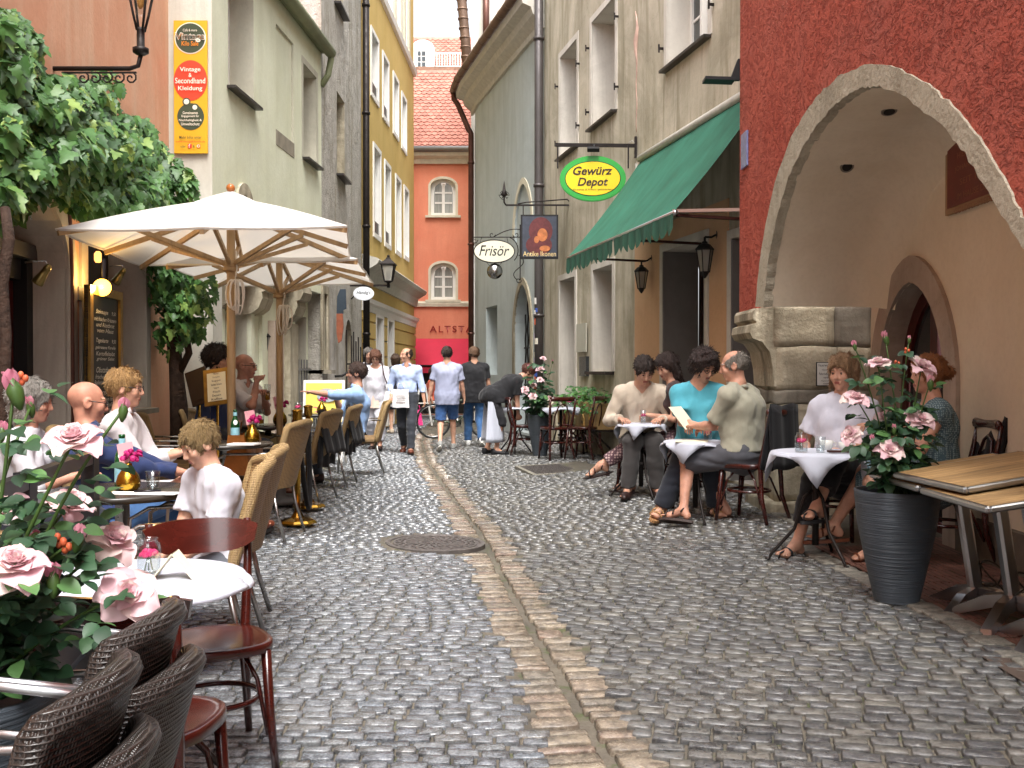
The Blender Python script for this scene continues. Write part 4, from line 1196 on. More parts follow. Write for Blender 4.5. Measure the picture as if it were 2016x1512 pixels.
def stone_shape(rnd, n=12, lv=((1.0, -0.030), (1.0, -0.008), (0.975, -0.0025), (0.90, 0.0003))):
 """one rounded sett of half size 1 x 1: skirt, shoulder, crown"""
 ring = []
 for k in range(n):
  a = 2 * PI * (k + 0.5) / n
  c, s_ = math.cos(a), math.sin(a)
  p = 16.0
  r_ = 1 / ((abs(c) ** p + abs(s_) ** p) ** (1 / p))
  r_ *= rnd.uniform(0.955, 1.02)
  ring.append((c * r_, s_ * r_))
 vs = []; fs = []
 for (k_, z) in lv:
  for i, (x, y_) in enumerate(ring):
   vs.append((x * k_, y_ * k_, z + (rnd.uniform(-.0015, .0015) if z > -.02 else 0)))
 for j in range(len(lv) - 1):
  for i in range(n):
   l_ = (i + 1) % n
   fs.append((j * n + i, j * n + l_, (j + 1) * n + l_, (j + 1) * n + i))
 vs.append((0, 0, 0.0025)); c_ = len(vs) - 1
 for i in range(n): fs.append(((len(lv) - 1) * n + i, (len(lv) - 1) * n + (i + 1) % n, c_))
 return vs, fs
rr_ = random.Random(5)
SHAPES = [stone_shape(rr_) for _ in range(10)]
FAR = [stone_shape(rr_, 8, ((1.0, -.02), (.99, -.002))) for _ in range(8)]
def stone_mesh(name, shape, mat):
 me = bpy.data.meshes.new(name); me.from_pydata(shape[0], [], shape[1]); me.polygons.foreach_set('use_smooth', [True] * len(shape[1])); me.materials.append(mat); return me
SM = {k: [stone_mesh('sett', s, m) for s in SHAPES] for k, m in ((0, m_cob), (1, m_cobr), (2, m_sand))}
mb = None
def inview(x, y): return abs(x) < y * 0.515
lists = {0: [], 1: [], 2: []}
for s in STONES: lists[s[5]].append(s)
def emit_stones(kinds, n_single, single_name, mass_name):
 L = sorted([s for k in kinds for s in lists[k]], key=lambda s: (not inview(s[0], s[1]), s[1]))
 for s in L[:n_single]:
  o = bpy.data.objects.new(single_name, rr_.choice(SM[s[5]]))
  COL.objects.link(o); o.parent = street
  o.location = (s[0], s[1], hz(s[0], s[1]) + 0.004 + rr_.uniform(-.004, .004)); o.rotation_euler = (rr_.uniform(-.03, .03), rr_.uniform(-.03, .03), s[4])
  o.scale = (s[2], s[3], 1.0 if s[5] < 2 else 1.3)
 for kk, SH_, lo_, hi_ in [(k_, S_, l_, h_) for k_ in kinds for S_, l_, h_ in ((SHAPES, 0, 7.5), (FAR, 7.5, 99))]:
  rest = [s for s in L[n_single:] if s[5] == kk and lo_ <= s[1] < hi_]
  if not rest: continue
  B = [np.array(sh[0]) for sh in SH_]; Fc = SH_[0][1]
  allv = []; nv = len(SH_[0][0])
  for s in rest:
   b = B[rr_.randrange(len(B))]
   c, n_ = math.cos(s[4]), math.sin(s[4])
   x = b[:, 0] * s[2]; y = b[:, 1] * s[3]
   z = b[:, 2] * (1.0 if kk < 2 else 1.3) + hz(s[0], s[1]) + 0.004 + rr_.uniform(-.004, .004) + x * rr_.uniform(-.022, .022) + y * rr_.uniform(-.022, .022)
   allv.append(np.stack([s[0] + x * c - y * n_, s[1] + x * n_ + y * c, z], 1))
  Vv = np.concatenate(allv)
  loops, starts, tot = [], [], []
  f4 = np.array([f for f in Fc if len(f) == 4]); f3 = np.array([f for f in Fc if len(f) == 3])
  off = (np.arange(len(rest)) * nv)[:, None, None]
  q = (f4[None] + off).reshape(-1); t3 = (f3[None] + off).reshape(-1)
  me = bpy.data.meshes.new(mass_name)
  me.vertices.add(len(Vv)); me.vertices.foreach_set('co', Vv.ravel())
  nq, nt_ = len(q) // 4, len(t3) // 3
  me.loops.add(len(q) + len(t3)); me.loops.foreach_set('vertex_index', np.concatenate([q, t3]))
  me.polygons.add(nq + nt_)
  me.polygons.foreach_set('loop_start', np.concatenate([np.arange(nq) * 4, nq * 4 + np.arange(nt_) * 3]))
  me.polygons.foreach_set('use_smooth', np.ones(nq + nt_, dtype=bool))
  me.update(calc_edges=True); me.validate()
  me.materials.append({0: m_cob, 1: m_cobr, 2: m_sand}[kk])
  place(mass_name, me, street, kind='stuff')
emit_stones((0, 1), 300, 'cobble', 'cobbles')
emit_stones((2,), 160, 'gutter_stone', 'gutter_stones')
# manhole cover: iron plate with rings and curved ribs
mh = thing('manhole_cover', 'round cast iron manhole cover with radiating pattern beside the runnel', 'manhole cover', (MAN[0], MAN[1], hz(MAN[0], MAN[1])))
m_iron = M('cast_iron', '#615C59', 0.5, 0.25, var=0.25, vscale=20, rvar=0.15, bump=0.2)
mz = hz(MAN[0], MAN[1]); mc = V(MAN[0], MAN[1], mz + .007)
mb = MB(); mb.lathe([(0.39, -0.03), (0.39, 0.004), (0.355, 0.006), (0.35, -0.004), (0.0, -0.004)], mc, 48, smooth=False); mb.build('rim', m_iron, mh)
mb = MB()
for r_ in (0.33, 0.25, 0.13):
 mb.lathe([(r_, -0.005), (r_, 0.003), (r_ - 0.018, 0.003), (r_ - 0.018, -0.005)], mc, 40, smooth=False, cap=False)
mb.build('ring', m_iron, mh)
for k in range(24):
 a = 2 * PI * k / 24; mb = MB()
 for ra, rb_ in ((0.14, 0.23), (0.262, 0.305)):
  p = [mc + V(math.cos(a + t_ * .18) * lerp(ra, rb_, t_), math.sin(a + t_ * .18) * lerp(ra, rb_, t_), 0.0) for t_ in (0, .5, 1)]
  mb.bar(p[0], p[1], 0.022, 0.008); mb.bar(p[1], p[2], 0.026, 0.008)
 mb.build('rib', m_iron, mh)
mb = MB()
for k in range(12):
 a = 2 * PI * k / 12; mb.bar(mc + V(math.cos(a) * .02, math.sin(a) * .02, 0), mc + V(math.cos(a + .2) * .1, math.sin(a + .2) * .1, 0), 0.016, 0.008)
mb.build('boss', m_iron, mh); mh.rotation_euler = (0, R(1.5), 0)
# cellar grating in the paving on the right
gg = thing('cellar_grating', 'dark square meshed cellar grating in a stone frame in the paving', 'grating', (GRT[0] + GRT[2]) / 2)
mb = MB(); c_ = (GRT[0] + GRT[1] + GRT[2] + GRT[3]) / 4
for i in range(4):
 a, b = GRT[i], GRT[(i + 1) % 4]
 ia, ib = lerp(a, c_, 0.1), lerp(b, c_, 0.1)
 mb.prism([a + V(0, 0, -.02), b + V(0, 0, -.02), ib + V(0, 0, -.02), ia + V(0, 0, -.02)], V(0, 0, 0.034))
mb.build('frame', M('pale_kerb_stone', '#7F7B70', 0.7, var=0.2, bump=0.3), gg)
mb = MB(); I4 = [lerp(p, c_, 0.1) for p in GRT]
for k in range(15):
 t_ = (k + .5) / 15; mb.bar(lerp(I4[0], I4[1], t_), lerp(I4[3], I4[2], t_), 0.014, 0.02)
for k in range(26):
 t_ = (k + .5) / 26; mb.bar(lerp(I4[0], I4[3], t_) + V(0, 0, .002), lerp(I4[1], I4[2], t_) + V(0, 0, .002), 0.01, 0.018)
mb.build('mesh', m_iron, gg)
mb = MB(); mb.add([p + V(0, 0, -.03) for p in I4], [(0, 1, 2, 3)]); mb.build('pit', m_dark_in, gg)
AZ = 0.088
# arcade floor: ribbed terracotta tiles edged with flat kerb stones
mb = MB(); mb.add([V(1.98, 2.5, AZ - .012), V(3.2, 2.5, AZ - .012), V(3.2, 8.7, AZ - .012), V(1.98, 8.7, AZ - .012)], [(0, 1, 2, 3)])
af = mb.build('arcade_floor', M('dark_tile_joint', '#4C4038', 0.9, var=0.2), None, kind='structure')
m_terra = M('ribbed_terracotta', '#6B4A3F', 0.6, var=0.25, vscale=8, orand=0.2, bump=0.2)
def rib_tile(s=0.17, n=4):
 m_ = MB(); h = s / 2 - 0.003
 for k in range(n):
  x0 = -h + 2 * h * k / n; x1 = -h + 2 * h * (k + 1) / n
  m_.add([(x0 + .002, -h, 0), (x1 - .006, -h, 0), (x1 - .006, h, 0), (x0 + .002, h, 0), (x1 - .002, -h, -.008), (x1 - .002, h, -.008)], [(0, 1, 2, 3), (1, 4, 5, 2)])
  m_.add([(x0 + .002, -h, 0), (x1 - .006, -h, 0), (x1 - .006, -h, -.012), (x0 + .002, -h, -.012)], [(3, 2, 1, 0)])
 me = m_.mesh('floor_tile'); me.materials.append(m_terra); return me
tmesh = rib_tile()
y = 3.4; nt = 0
while y < 7.2:
 x = wall_r(y) + 0.10
 while x < XBK - 0.03:
  if x < 0.515 * y + 0.15 and nt < 290:
   o = bpy.data.objects.new('floor_tile', tmesh); COL.objects.link(o); o.parent = af
   o.location = (x + .08, y, AZ + 0.006 + rr_.uniform(-.001, .001)); o.rotation_euler = (0, 0, rr_.choice((0, 0, 0, PI)) + rr_.uniform(-.01, .01)); nt += 1
  x += 0.17
 y += 0.17
m_kerb = stone_mat('pale_kerb', ['#77746B', '#86837A', '#6A675F', '#8F8B80'], rough=0.6, grain='#A8A498', spec=0.35)
y = 3.2
while y < 8.5:
 l = rr_.uniform(0.16, 0.3); x = wall_r(min(y, 6.9)) + 0.03 if y < 7 else 2.2
 o = bpy.data.objects.new('kerb_stone', stone_mesh('kerb_stone', SHAPES[rr_.randrange(10)], m_kerb)); COL.objects.link(o); o.parent = street
 o.location = (x, y + l / 2, hz(x, y) + 0.006); o.scale = (0.075, l / 2 - .006, 1); o.rotation_euler = (0, 0, rr_.uniform(-.03, .03)); y += l
for k in range(9):
 o = bpy.data.objects.new('kerb_stone', stone_mesh('kerb_stone', SHAPES[rr_.randrange(10)], m_kerb)); COL.objects.link(o); o.parent = street
 o.location = (2.42 + 0.22 * (k % 3), 7.2 + 0.4 * (k // 3), AZ); o.scale = (0.105, 0.19, 1)
# ================================================================ FURNITURE
m_canvas = M('cream_canvas', '#E0DEDA', 0.85, var=0.04, vscale=3, bump=0.08, bscale=300, sheen=0.2)
_b = NT(m_canvas)
_tl = _b.n('ShaderNodeBsdfTranslucent'); _tl.inputs['Color'].default_value = (*srgb('#DDD8CF'), 1)
_mx = _b.n('ShaderNodeMixShader'); _mx.inputs[0].default_value = 0.35
_out = [n for n in _b.t.nodes if n.type == 'OUTPUT_MATERIAL'][0]
_b.l(_b.b.outputs[0], _mx.inputs[1]); _b.l(_tl.outputs[0], _mx.inputs[2]); _b.l(_mx.outputs[0], _out.inputs['Surface'])
m_ash = M('varnished_ash_wood', '#A88A62', 0.5, var=0.22, vscale=5, stretch=(5, 5, 0.8))
m_brass = M('polished_brass', '#B58A3C', 0.18, 1.0, var=0.1)
m_gold = M('hammered_gold', '#B08A32', 0.25, 1.0, var=0.3, vscale=30, bump=0.6, bscale=55, bdist=0.004)
m_rope = M('cotton_rope', '#D6CBBB', 0.9, var=0.1, bump=0.4, bscale=200)
m_steel = M('brushed_steel', '#A5A3A0', 0.3, 1.0, var=0.08, rvar=0.08)
m_alu = M('aluminium', '#C4C4C6', 0.28, 1.0, var=0.05)
m_bent = M('red_brown_bentwood', '#3D130D', 0.25, var=0.3, vscale=6, stretch=(1, 4, 4), coat=0.5)
m_linen = M('white_linen', '#B9BDC9', 0.8, var=0.03, bump=0.1, bscale=30, bdist=0.01, sheen=0.2)
m_blackcloth = M('black_cloth', '#0C0B0F', 0.9, var=0.3, bump=0.3, bscale=25, sheen=0.1)
m_tabletop = M('dark_table_top', '#37322C', 0.22, var=0.2, vscale=9)
def thin_glass(name, col, refl):
 m = newmat(name); t = NT(m); out = [n for n in t.t.nodes if n.type == 'OUTPUT_MATERIAL'][0]
 tr = t.n('ShaderNodeBsdfTransparent'); tr.inputs['Color'].default_value = (*col, 1); gl = t.n('ShaderNodeBsdfGlossy'); gl.inputs['Roughness'].default_value = .03
 fr = t.ramp(t.n('ShaderNodeLayerWeight').outputs['Facing'], [(.5, .06 * refl), (.97, .45)]); mx = t.n('ShaderNodeMixShader'); t.l(fr.outputs[0], mx.inputs[0]); t.l(tr.outputs[0], mx.inputs[1]); t.l(gl.outputs[0], mx.inputs[2]); t.l(mx.outputs[0], out.inputs['Surface']); return m
m_glass = thin_glass('clear_glass', (.93, .95, .95), 1.5)
m_paper = M('printed_paper', '#E8E6E2', 0.7, var=0.03)
m_card = M('cream_card', '#E6DFC4', 0.6, var=0.04)
m_water = thin_glass('water', (.9, .93, .94), 1.25)
def weave(name, c1, c2, s, rough=0.5, coat=0.0):
 m = newmat(name); t = NT(m); co = t.coord('Object')
 # plaited cane: strands over and under in two directions
 def wv(d, sc):
  w = t.n('ShaderNodeTexWave', wave_type='BANDS', bands_direction=d, wave_profile='SIN'); w.inputs['Scale'].default_value = sc; w.inputs['Distortion'].default_value = 0.3
  t.l(co, w.inputs['Vector']); return w.outputs['Fac']
 h = t.math('MAXIMUM', t.math('MULTIPLY', wv('Z', s), 1.0), t.math('MULTIPLY', t.math('ADD', wv('X', s), wv('Y', s)), 0.5))
 n = t.noise(30, 3, 0.5, co)
 c = t.mix(h, srgb(c1), srgb(c2)); c = t.mix(t.math('MULTIPLY', n.outputs['Fac'], 0.35), c, tuple(x * .6 for x in srgb(c1)))
 t.l(c, t.b.inputs['Base Color']); t.b.inputs['Roughness'].default_value = rough
 t.bump(h, 0.8, 0.006)
 return m
m_wick = weave('tan_wicker', '#66492B', '#A58658', 28)
m_wickrim = weave('tan_wicker_rim', '#84663E', '#B89C6C', 45)
m_dwick = weave('dark_wicker', '#12100F', '#332C28', 30, 0.32)
m_dwickrim = weave('dark_wicker_rim', '#1E1A18', '#3A332F', 34, .28)
def parasol(label, corners, ze, apex, hubz, px, loc_ground):
 c0 = sum(corners, V(0, 0, 0)) / 4
 t = thing('parasol', label, 'parasol', loc_ground, group='cream parasols over the cafe tables')
 ax = V(loc_ground.x, loc_ground.y, apex)
 ring = []
 for i in range(4):
  a, b = corners[i], corners[(i + 1) % 4]
  ring += [a, (a + b) / 2]
 mb = MB()
 for i in range(8):
  a, b = ring[i], ring[(i + 1) % 8]
  rows = []
  for k in range(9):
   f = 0.16 + 0.84 * k / 8
   rows.append([lerp(ax, lerp(a, b, j / 6), f) + V(0, 0, -0.012 * math.sin(PI * j / 6) * f + 0.02 * math.sin(PI * f)) for j in range(7)])
  mb.grid(rows)
  e = rows[-1]; inn = (V(c0.x, c0.y, ze) - (a + b) / 2).normalized() * 0.01
  mb.grid([e, [p + V(0, 0, -0.014) + inn for p in e]], False)
 can = mb.build('canopy', m_canvas, t)
 mb = MB()
 rows = []
 for k in range(4):
  f = (0, 0.4, 0.75, 1.0)[k]
  rows.append([ax + V(0, 0, 0.05 - 0.03 * f - 0.02 * f * f) + (ring[j % 8] - ax) * (0.24 * f) + V(0, 0, 0.012 * math.cos(j * PI) * f) for j in range(9)])
 mb.grid(rows); mb.build('vent', m_canvas, can)
 mb = MB(); mb.ell(ax + V(0, 0, 0.07), 0.035); mb.build('finial', M('orange_wood_knob', '#A5622F', 0.3, var=0.1), t)
 mb = MB(); mb.lathe([(0.033, 0), (0.033, apex + .02)], loc_ground, 14); mb.build('pole', m_ash, t)
 hub = V(loc_ground.x, loc_ground.y, hubz)
 mb = MB(); mb.lathe([(0.04, -.06), (0.062, -.055), (0.062, -.03), (0.05, -.025), (0.066, -.015), (0.066, .02), (0.05, .03)], hub, 16); mb.build('hub', m_ash, t)
 mb = MB(); mb.lathe([(0.04, -.1), (0.055, -.08), (0.055, 0), (0.04, .02)], ax - V(0, 0, .06), 14); mb.build('crown_hub', m_ash, t)
 for i in range(8):
  p = ring[i]; mb = MB()
  end = lerp(ax, p, 0.985) + V(0, 0, -0.035)
  mb.bar(ax + V(0, 0, -0.1), end, 0.028, 0.036); rb_ = mb.build('rib', m_ash, t)
  q = lerp(ax + V(0, 0, -0.1), end, 0.62)
  mb = MB(); mb.bar(hub + (V(q.x, q.y, hubz) - hub).normalized() * 0.05, q + V(0, 0, -0.02), 0.026, 0.032); mb.build('strut', m_ash, t)
 mb = MB(); mb.lathe([(0.3, 0), (0.3, 0.05), (0.06, 0.07), (0.05, 0.3)], loc_ground, 20); mb.build('base', M('grey_base', '#5C5A58', 0.7), t)
 # coil of rope hanging from the hub
 rp = MB(); o = hub + V(0.05, -0.06, -0.13)
 rp.tube([hub + V(.05, -.03, .1), hub + V(.06, -.05, -.05), o], 0.006, 5)
 for k in range(7):
  a = k * 0.55; L = random.uniform(0.2, 0.3); w = random.uniform(0.02, 0.05)
  rp.tube([o + V(w * math.sin(s) * math.cos(a) + .012 * k - .03, w * math.sin(s) * math.sin(a), -L * (1 - math.cos(s)) / 2) for s in np.linspace(0, 2 * PI, 14)], 0.0065, 5, closed=True)
 rp.build('rope', m_rope, t)
 return t
pg1 = V(-2.21, 8.0, 0)
parasol('nearer cream parasol with wooden ribs and a coil of rope', [A(108, 450, 7.0), A(684, 444, 7.0), A(690, 505, 8.85), A(275, 521, 9.2)], 2.27, A(443, 388, 8.0).z, 2.12, 455, pg1)
pg2 = V(A(550, 575, 9.9).x, 9.9, 0)
parasol('farther cream parasol half hidden behind the nearer one', [A(325, 519, 8.75), A(704, 509, 8.7), A(736, 556, 10.6), A(423, 560, 10.7)], 2.19, 2.5, 2.045, 550, pg2)
# ---- round cafe tables on the left
def table(label, x, y, r=0.34, h=0.735, group='round dark tables of the left terrace', square=False, top=None):
 t = thing('cafe_table', label, 'table', (x, y, 0), group=group, local=True)
 mb = MB()
 mb.lathe([(0.0, h - .03), (r - .012, h - .03), (r, h - .02), (r, h - .006), (r - .008, h), (0, h)], n=36, cap=False); mb.build('tabletop', top or m_tabletop, t)
 mb = MB(); mb.lathe([(0.04, 0.03), (0.032, 0.06), (0.032, h - .06), (0.12, h - .035), (0.12, h - 0.03)], n=16); mb.build('column', m_steel, t)
 mb = MB()
 for k in range(4):
  a = PI / 4 + k * PI / 2; mb.bar((0, 0, .05), (0.3 * math.cos(a), 0.3 * math.sin(a), .02), .05, .035)
 mb.build('base', m_alu, t)
 return t
T1 = (-1.79, 4.66); T2 = (-2.16, 7.68); T3 = (-2.45, 10.2); T4 = (-2.5, 12.9)
table('dark round table with the order sheet, in front of the boy', *T1)
table('dark round table beside the pole of the nearer parasol', *T2)
table('dark round table at the pole of the farther parasol', *T3)
table('dark round table before the man in the light blue shirt', *T4)
# ---- wicker armchair (faces +y before turning)
def wicker_chair(mat, rim, leg, arms=True, back_h=0.86, ah=.22):
 t = thing('wicker_chair', 'x', 'chair', (0, 0, 0), local=True)
 w, d, sh = 0.25, 0.23, 0.44
 mb = MB(); mb.box((0, 0, sh - .03), (2 * w, 2 * d, .075), bev=.025); mb.build('seat', mat, t)
 def bp(u, v):
  x = (u - .5) * 2 * w * (1 + .06 * v); y = -d - .02 - .13 * v + .06 * (2 * u - 1) ** 2; return V(x, y, sh - .05 + (back_h - sh + .05 + .025 * math.sin(PI * u) - .0) * v)
 mb = MB(); f = [[bp(i / 10, j / 10) for i in range(11)] for j in range(11)]
 b = [[p + V(0, -.035, 0) for p in r_] for r_ in f]
 mb.grid(f, flip=True); mb.grid(b); mb.build('backrest', mat, t)
 mb = MB(); pth = [bp(0, v) + V(0, -.017, 0) for v in np.linspace(0, .97, 8)] + [bp(u, 1) + V(0, -.017, 0) for u in np.linspace(.03, .97, 10)] + [bp(1, v) + V(0, -.017, 0) for v in np.linspace(.97, 0, 8)]
 mb.tube(pth, .027, 8); mb.build('rim', rim, t)
 for sx in (-1, 1):
  mb = MB(); mb.tube([(sx * (w - .03), d - .02, sh - .05), (sx * (w - .02), d + .01, .2), (sx * (w - .01), d + .03, 0)], .0125, 8); mb.build('leg', leg, t)
  mb = MB(); mb.tube([(sx * (w - .03), -d + .02, sh - .05), (sx * (w - .02), -d - .02, .2), (sx * (w - .01), -d - .08, 0)], .0125, 8); mb.build('leg', leg, t)
  if arms:
   mb = MB(); mb.tube([bp(.5 + .5 * sx, .58 if ah < .3 else .85) + V(sx * .01, 0, 0), (sx * (w + .03), -.1, sh + ah), (sx * (w + .03), d - .1, sh + ah - .005), (sx * (w + .02), d - .02, sh + .17), (sx * (w - .01), d - .01, sh - .03)], .013, 8, flat=0.7); mb.build('armrest', leg, t)
 return t
WG = 'tan wicker chairs of the left terrace'
wc = wicker_chair(m_wick, m_wickrim, m_steel)
wc.location = (-1.45, 4.38, 0); wc.rotation_euler = (0, 0, R(106)); wc['label'] = 'tan wicker chair in which the boy sits'; wc['group'] = WG
for x, y, rz, lb in ((-1.55, 5.1, 100, 'tan wicker chair just behind the chair of the boy'), (-1.98, 7.85, 84, 'empty tan wicker chair holding the copper bag beside the brass post'),
      (-2.1, 10.0, 80, 'tan wicker chair beyond the brass posts with a black jacket over it'), (-2.1, 11.4, 86, 'tan wicker chair with steel legs directly behind the draped chair'),
      (-1.95, 12.9, 100, 'tan wicker chair occupied by the man in the light blue shirt'), (-2.95, 8.7, -80, 'tan wicker chair near the ivy trunk'),
      (-2.55, 5.5, -70, 'tan wicker chair under the bald man in navy'), (-2.75, 7.0, -80, 'tan wicker chair with a black jacket by the wall'), (-2.9, 10.2, -85, 'tan wicker chair in which the bald beer drinker sits'), (-3.05, 9.3, -80, 'tan wicker chair behind the menu stands')):
 dup(wc, (x, y, 0), R(rz), lb, WG)
# jackets over chair backs
def jacket(label, x, y, rz, mat=None, h=0.9, w=0.5):
 mb = MB(); c, s = math.cos(R(rz)), math.sin(R(rz))
 rows = []
 for j in range(15):
  v = j / 14
  zz = h - abs(v - .5) * 2 * (0.42 if v < .5 else 0.55); yy = -.34 + (v - .5) * .11 + .03 * (1 - abs(v - .5) * 2)
  rows.append([V(x + ((u - .5) * w * (1 + .06 * math.sin(5 * v)) * c - (yy + .012 * math.sin(u * 17 + v * 3)) * s), y + ((u - .5) * w * s + (yy + .012 * math.sin(u * 17 + v * 3)) * c), zz + .012 * math.sin(u * 11)) for u in np.linspace(0, 1, 14)])
 mb.grid(rows); o = mb.build('jacket', mat or m_blackcloth); md = o.modifiers.new('thick', 'SOLIDIFY'); md.thickness = .012
 return tag(o, label, 'jacket')
jacket('black jacket hung over the wicker chair beyond the brass posts', -2.1, 10.0, 80)
jacket('dark jacket hung over the second wicker chair behind', -2.1, 11.4, 86)
jacket('black jacket hung over the wicker chair by the orange wall', -2.75, 7.0, -80)
# ---- the dark wicker chairs in the near corner, two stacks of two
dk = wicker_chair(m_dwick, m_dwickrim, m_alu, back_h=0.80, ah=.32)
DG = 'dark wicker chairs stacked in the near corner'
dk.location = (-0.965, 1.55, -.02); dk.rotation_euler = (0, 0, R(92)); dk.scale = (.64, .9, 1.0); dk['group'] = DG; dk['label'] = 'dark wicker chair with two aluminium armrests, upper one nearest the viewer'
for x, y, z, rz, lb in ((-0.935, 1.55, -0.13, 92, 'dark wicker chair below the nearest one, its rim lower and to the right'), (-1.02, 1.95, -.02, 90, 'dark wicker chair at the back of the near corner, higher of the far pair'), (-0.985, 1.96, -0.12, 90, 'dark wicker chair at the back of the near corner, lower of the far pair')):
 dup(dk, (x, y, z), R(rz), lb, DG)
# ---- bentwood chairs (face +y)
def bentwood(style):
 t = thing('bentwood_chair', 'x', 'chair', (0, 0, 0), local=True)
 sh = .46; r_ = .2
 mb = MB(); n = 28; ring = []
 for k in range(n):
  a = 2 * PI * k / n; p = 3.0; q = 1 / ((abs(math.cos(a)) ** p + abs(math.sin(a)) ** p) ** (1 / p)); ring.append((r_ * q * math.cos(a) * (1 + .06 * math.sin(a)), r_ * q * math.sin(a)))
 for i, (k_, z) in enumerate(((.94, sh - .04), (1, sh - .035), (1, sh - .006), (.97, sh), (.86, sh - .003), (.5, sh - .009))): mb.v += [(x * k_, y * k_, z) for x, y in ring]
 for j in range(5):
  for k in range(n): mb.f.append((j * n + k, j * n + (k + 1) % n, (j + 1) * n + (k + 1) % n, (j + 1) * n + k)); mb.m.append(0); mb.sm.append(True)
 mb.f.append(tuple(range(5 * n, 6 * n))); mb.m.append(0); mb.sm.append(True)
 mb.build('seat', m_bent, t)
 for sx in (-1, 1):
  mb = MB(); mb.tube([(sx * .155, .15, sh - .03), (sx * .165, .17, .2), (sx * .18, .19, 0)], [.019, .017, .014], 10); mb.build('leg', m_bent, t)
  mb = MB(); mb.tube([(sx * .19, -.28, .86), (sx * .185, -.25, .7), (sx * .16, -.185, sh), (sx * .165, -.2, .2), (sx * .19, -.26, 0)], [.015, .017, .02, .018, .014], 10); mb.build('leg', m_bent, t)
  mb = MB(); mb.tube([(sx * .16, .16, .12), (sx * .13, .12, .32), (sx * .09, .06, sh - .05)], .009, 6); mb.tube([(sx * .16, -.19, .15), (sx * .13, -.12, .33), (sx * .1, -.05, sh - .05)], .009, 6); mb.build('brace', m_bent, t)
 mb = MB(); mb.tube([(.165 * math.cos(a), .165 * math.sin(a), .24) for a in np.linspace(0, 2 * PI, 25)[:-1]], .011, 8, closed=True); mb.build('stretcher', m_bent, t)
 if style == 'board':
  mb = MB(); rows = []
  for v, z in ((0, .74), (.12, .732), (.88, .868), (1, .86)):
   rows.append([V((u - .5) * .44 * (1 - .12 * (1 - v) ** 2), -.26 - .05 * v + .085 * (2 * u - 1) ** 2 - .0, (.735 if v < .5 else .865) + (.018 if v in (0, 1) else 0) * (1 if v == 0 else -1) * (0) + (-.022 if v > .5 else .05) * (2 * u - 1) ** 4) for u in np.linspace(0, 1, 15)])
  rows = [[p for p in rows[0]], [p for p in rows[3]]]
  bk_ = [[p + V(0, -.018, 0) for p in r2] for r2 in rows]
  mb.grid(rows, flip=True); mb.grid(bk_); mb.grid([rows[1], bk_[1]], flip=True); mb.grid([bk_[0], rows[0]], flip=True)
  mb.add([rows[0][0], rows[1][0], bk_[1][0], bk_[0][0]], [(0, 1, 2, 3)]); mb.add([rows[0][-1], rows[1][-1], bk_[1][-1], bk_[0][-1]], [(3, 2, 1, 0)])
  mb.build('back_board', m_bent, t)
 else:
  mb = MB(); mb.tube([(.19 * u, -.29 + .03 * abs(u) ** 2 - .0, .86) for u in np.linspace(-1, 1, 9)], .02, 8, flat=1.6); mb.build('top_rail', m_bent, t)
  mb = MB(); mb.tube([(-.11, -.2, sh), (-.11, -.24, .62), (-.06, -.27, .76), (0, -.275, .79), (.06, -.27, .76), (.11, -.24, .62), (.11, -.2, sh)], .011, 8); mb.build('back_hoop', m_bent, t)
 return t
ba = bentwood('board'); BG = 'bentwood chairs with a broad back board at the white table'
k_ = .93
ba.scale = (.9,) * 3; ba.location = (-1.0, 3.4, -.03); ba.rotation_euler = (0, 0, R(208)); ba['label'] = 'shiny red brown bentwood chair on the far side of the white table'; ba['group'] = BG
dup(ba, (-.955, 2.64, -.05), R(-3), 'red brown bentwood chair with its wet seat nearest the stacked dark chairs', BG, scale=k_)
dup(ba, (-1.63, 3.05, 0), R(-90), 'red brown bentwood chair mostly hidden by the rose leaves', BG, scale=k_)
bh_ = bentwood('hoop'); HG = 'bentwood chairs of the right terrace'
bh_.location = (1.88, 8.05, hz(1.9, 8.1)); bh_.rotation_euler = (0, 0, R(48)); bh_['label'] = 'bentwood chair draped in black behind the man in the khaki shirt'; bh_['group'] = HG
for x, y, rz, lb, s in ((1.62, 8.95, 165, 'bentwood chair under the woman in turquoise', 1.0), (1.66, 10.15, 88, 'bentwood chair under the woman in patterned trousers', 1.0), (1.28, 10.25, 160, 'bentwood chair under the man in the beige shirt', 1.0),
      (0.62, 14.5, 20, 'empty bentwood chair left of the white table by the grating', 1.0), (1.0, 14.4, 60, 'empty bentwood chair right of the white table by the grating', 1.0), (.2, 15.7, -80, 'bentwood chair over which the waiter bends', 1.0), (0.95, 15.7, 170, 'bentwood chair beyond the white table by the grating', 1.0),
      (2.7, 6.35, 86, 'dark bentwood chair under the woman in the blue dress', 1.0), (2.33, 7.25, 140, 'bentwood chair under the woman in the white shirt', 1.0)):
 dup(bh_, (x, y, AZ if x > 2.3 else hz(x, y)), R(rz), lb, HG)
def drape(label, x, y, rz, s=1.0, z0=.1):
 mb = MB(); c, sn = math.cos(R(rz)), math.sin(R(rz)); rows = []
 for j in range(17):
  v = j / 16; zz = .92 - abs(v - .5) * 2 * .5; yy = -.275 + (v - .5) * .1 - .03 * (1 - 2 * abs(v - .5))
  rows.append([V(x + s * ((u - .5) * .46 * c - (yy + .01 * math.sin(u * 15 + v)) * sn), y + s * ((u - .5) * .46 * sn + (yy + .01 * math.sin(u * 15 + v)) * c), z0 + s * (zz + .01 * math.sin(u * 9 + 2 * v))) for u in np.linspace(0, 1, 12)])
 mb.grid(rows); o = mb.build('jacket', m_blackcloth); md = o.modifiers.new('thick', 'SOLIDIFY'); md.thickness = .014
 tag(o, label, 'jacket')
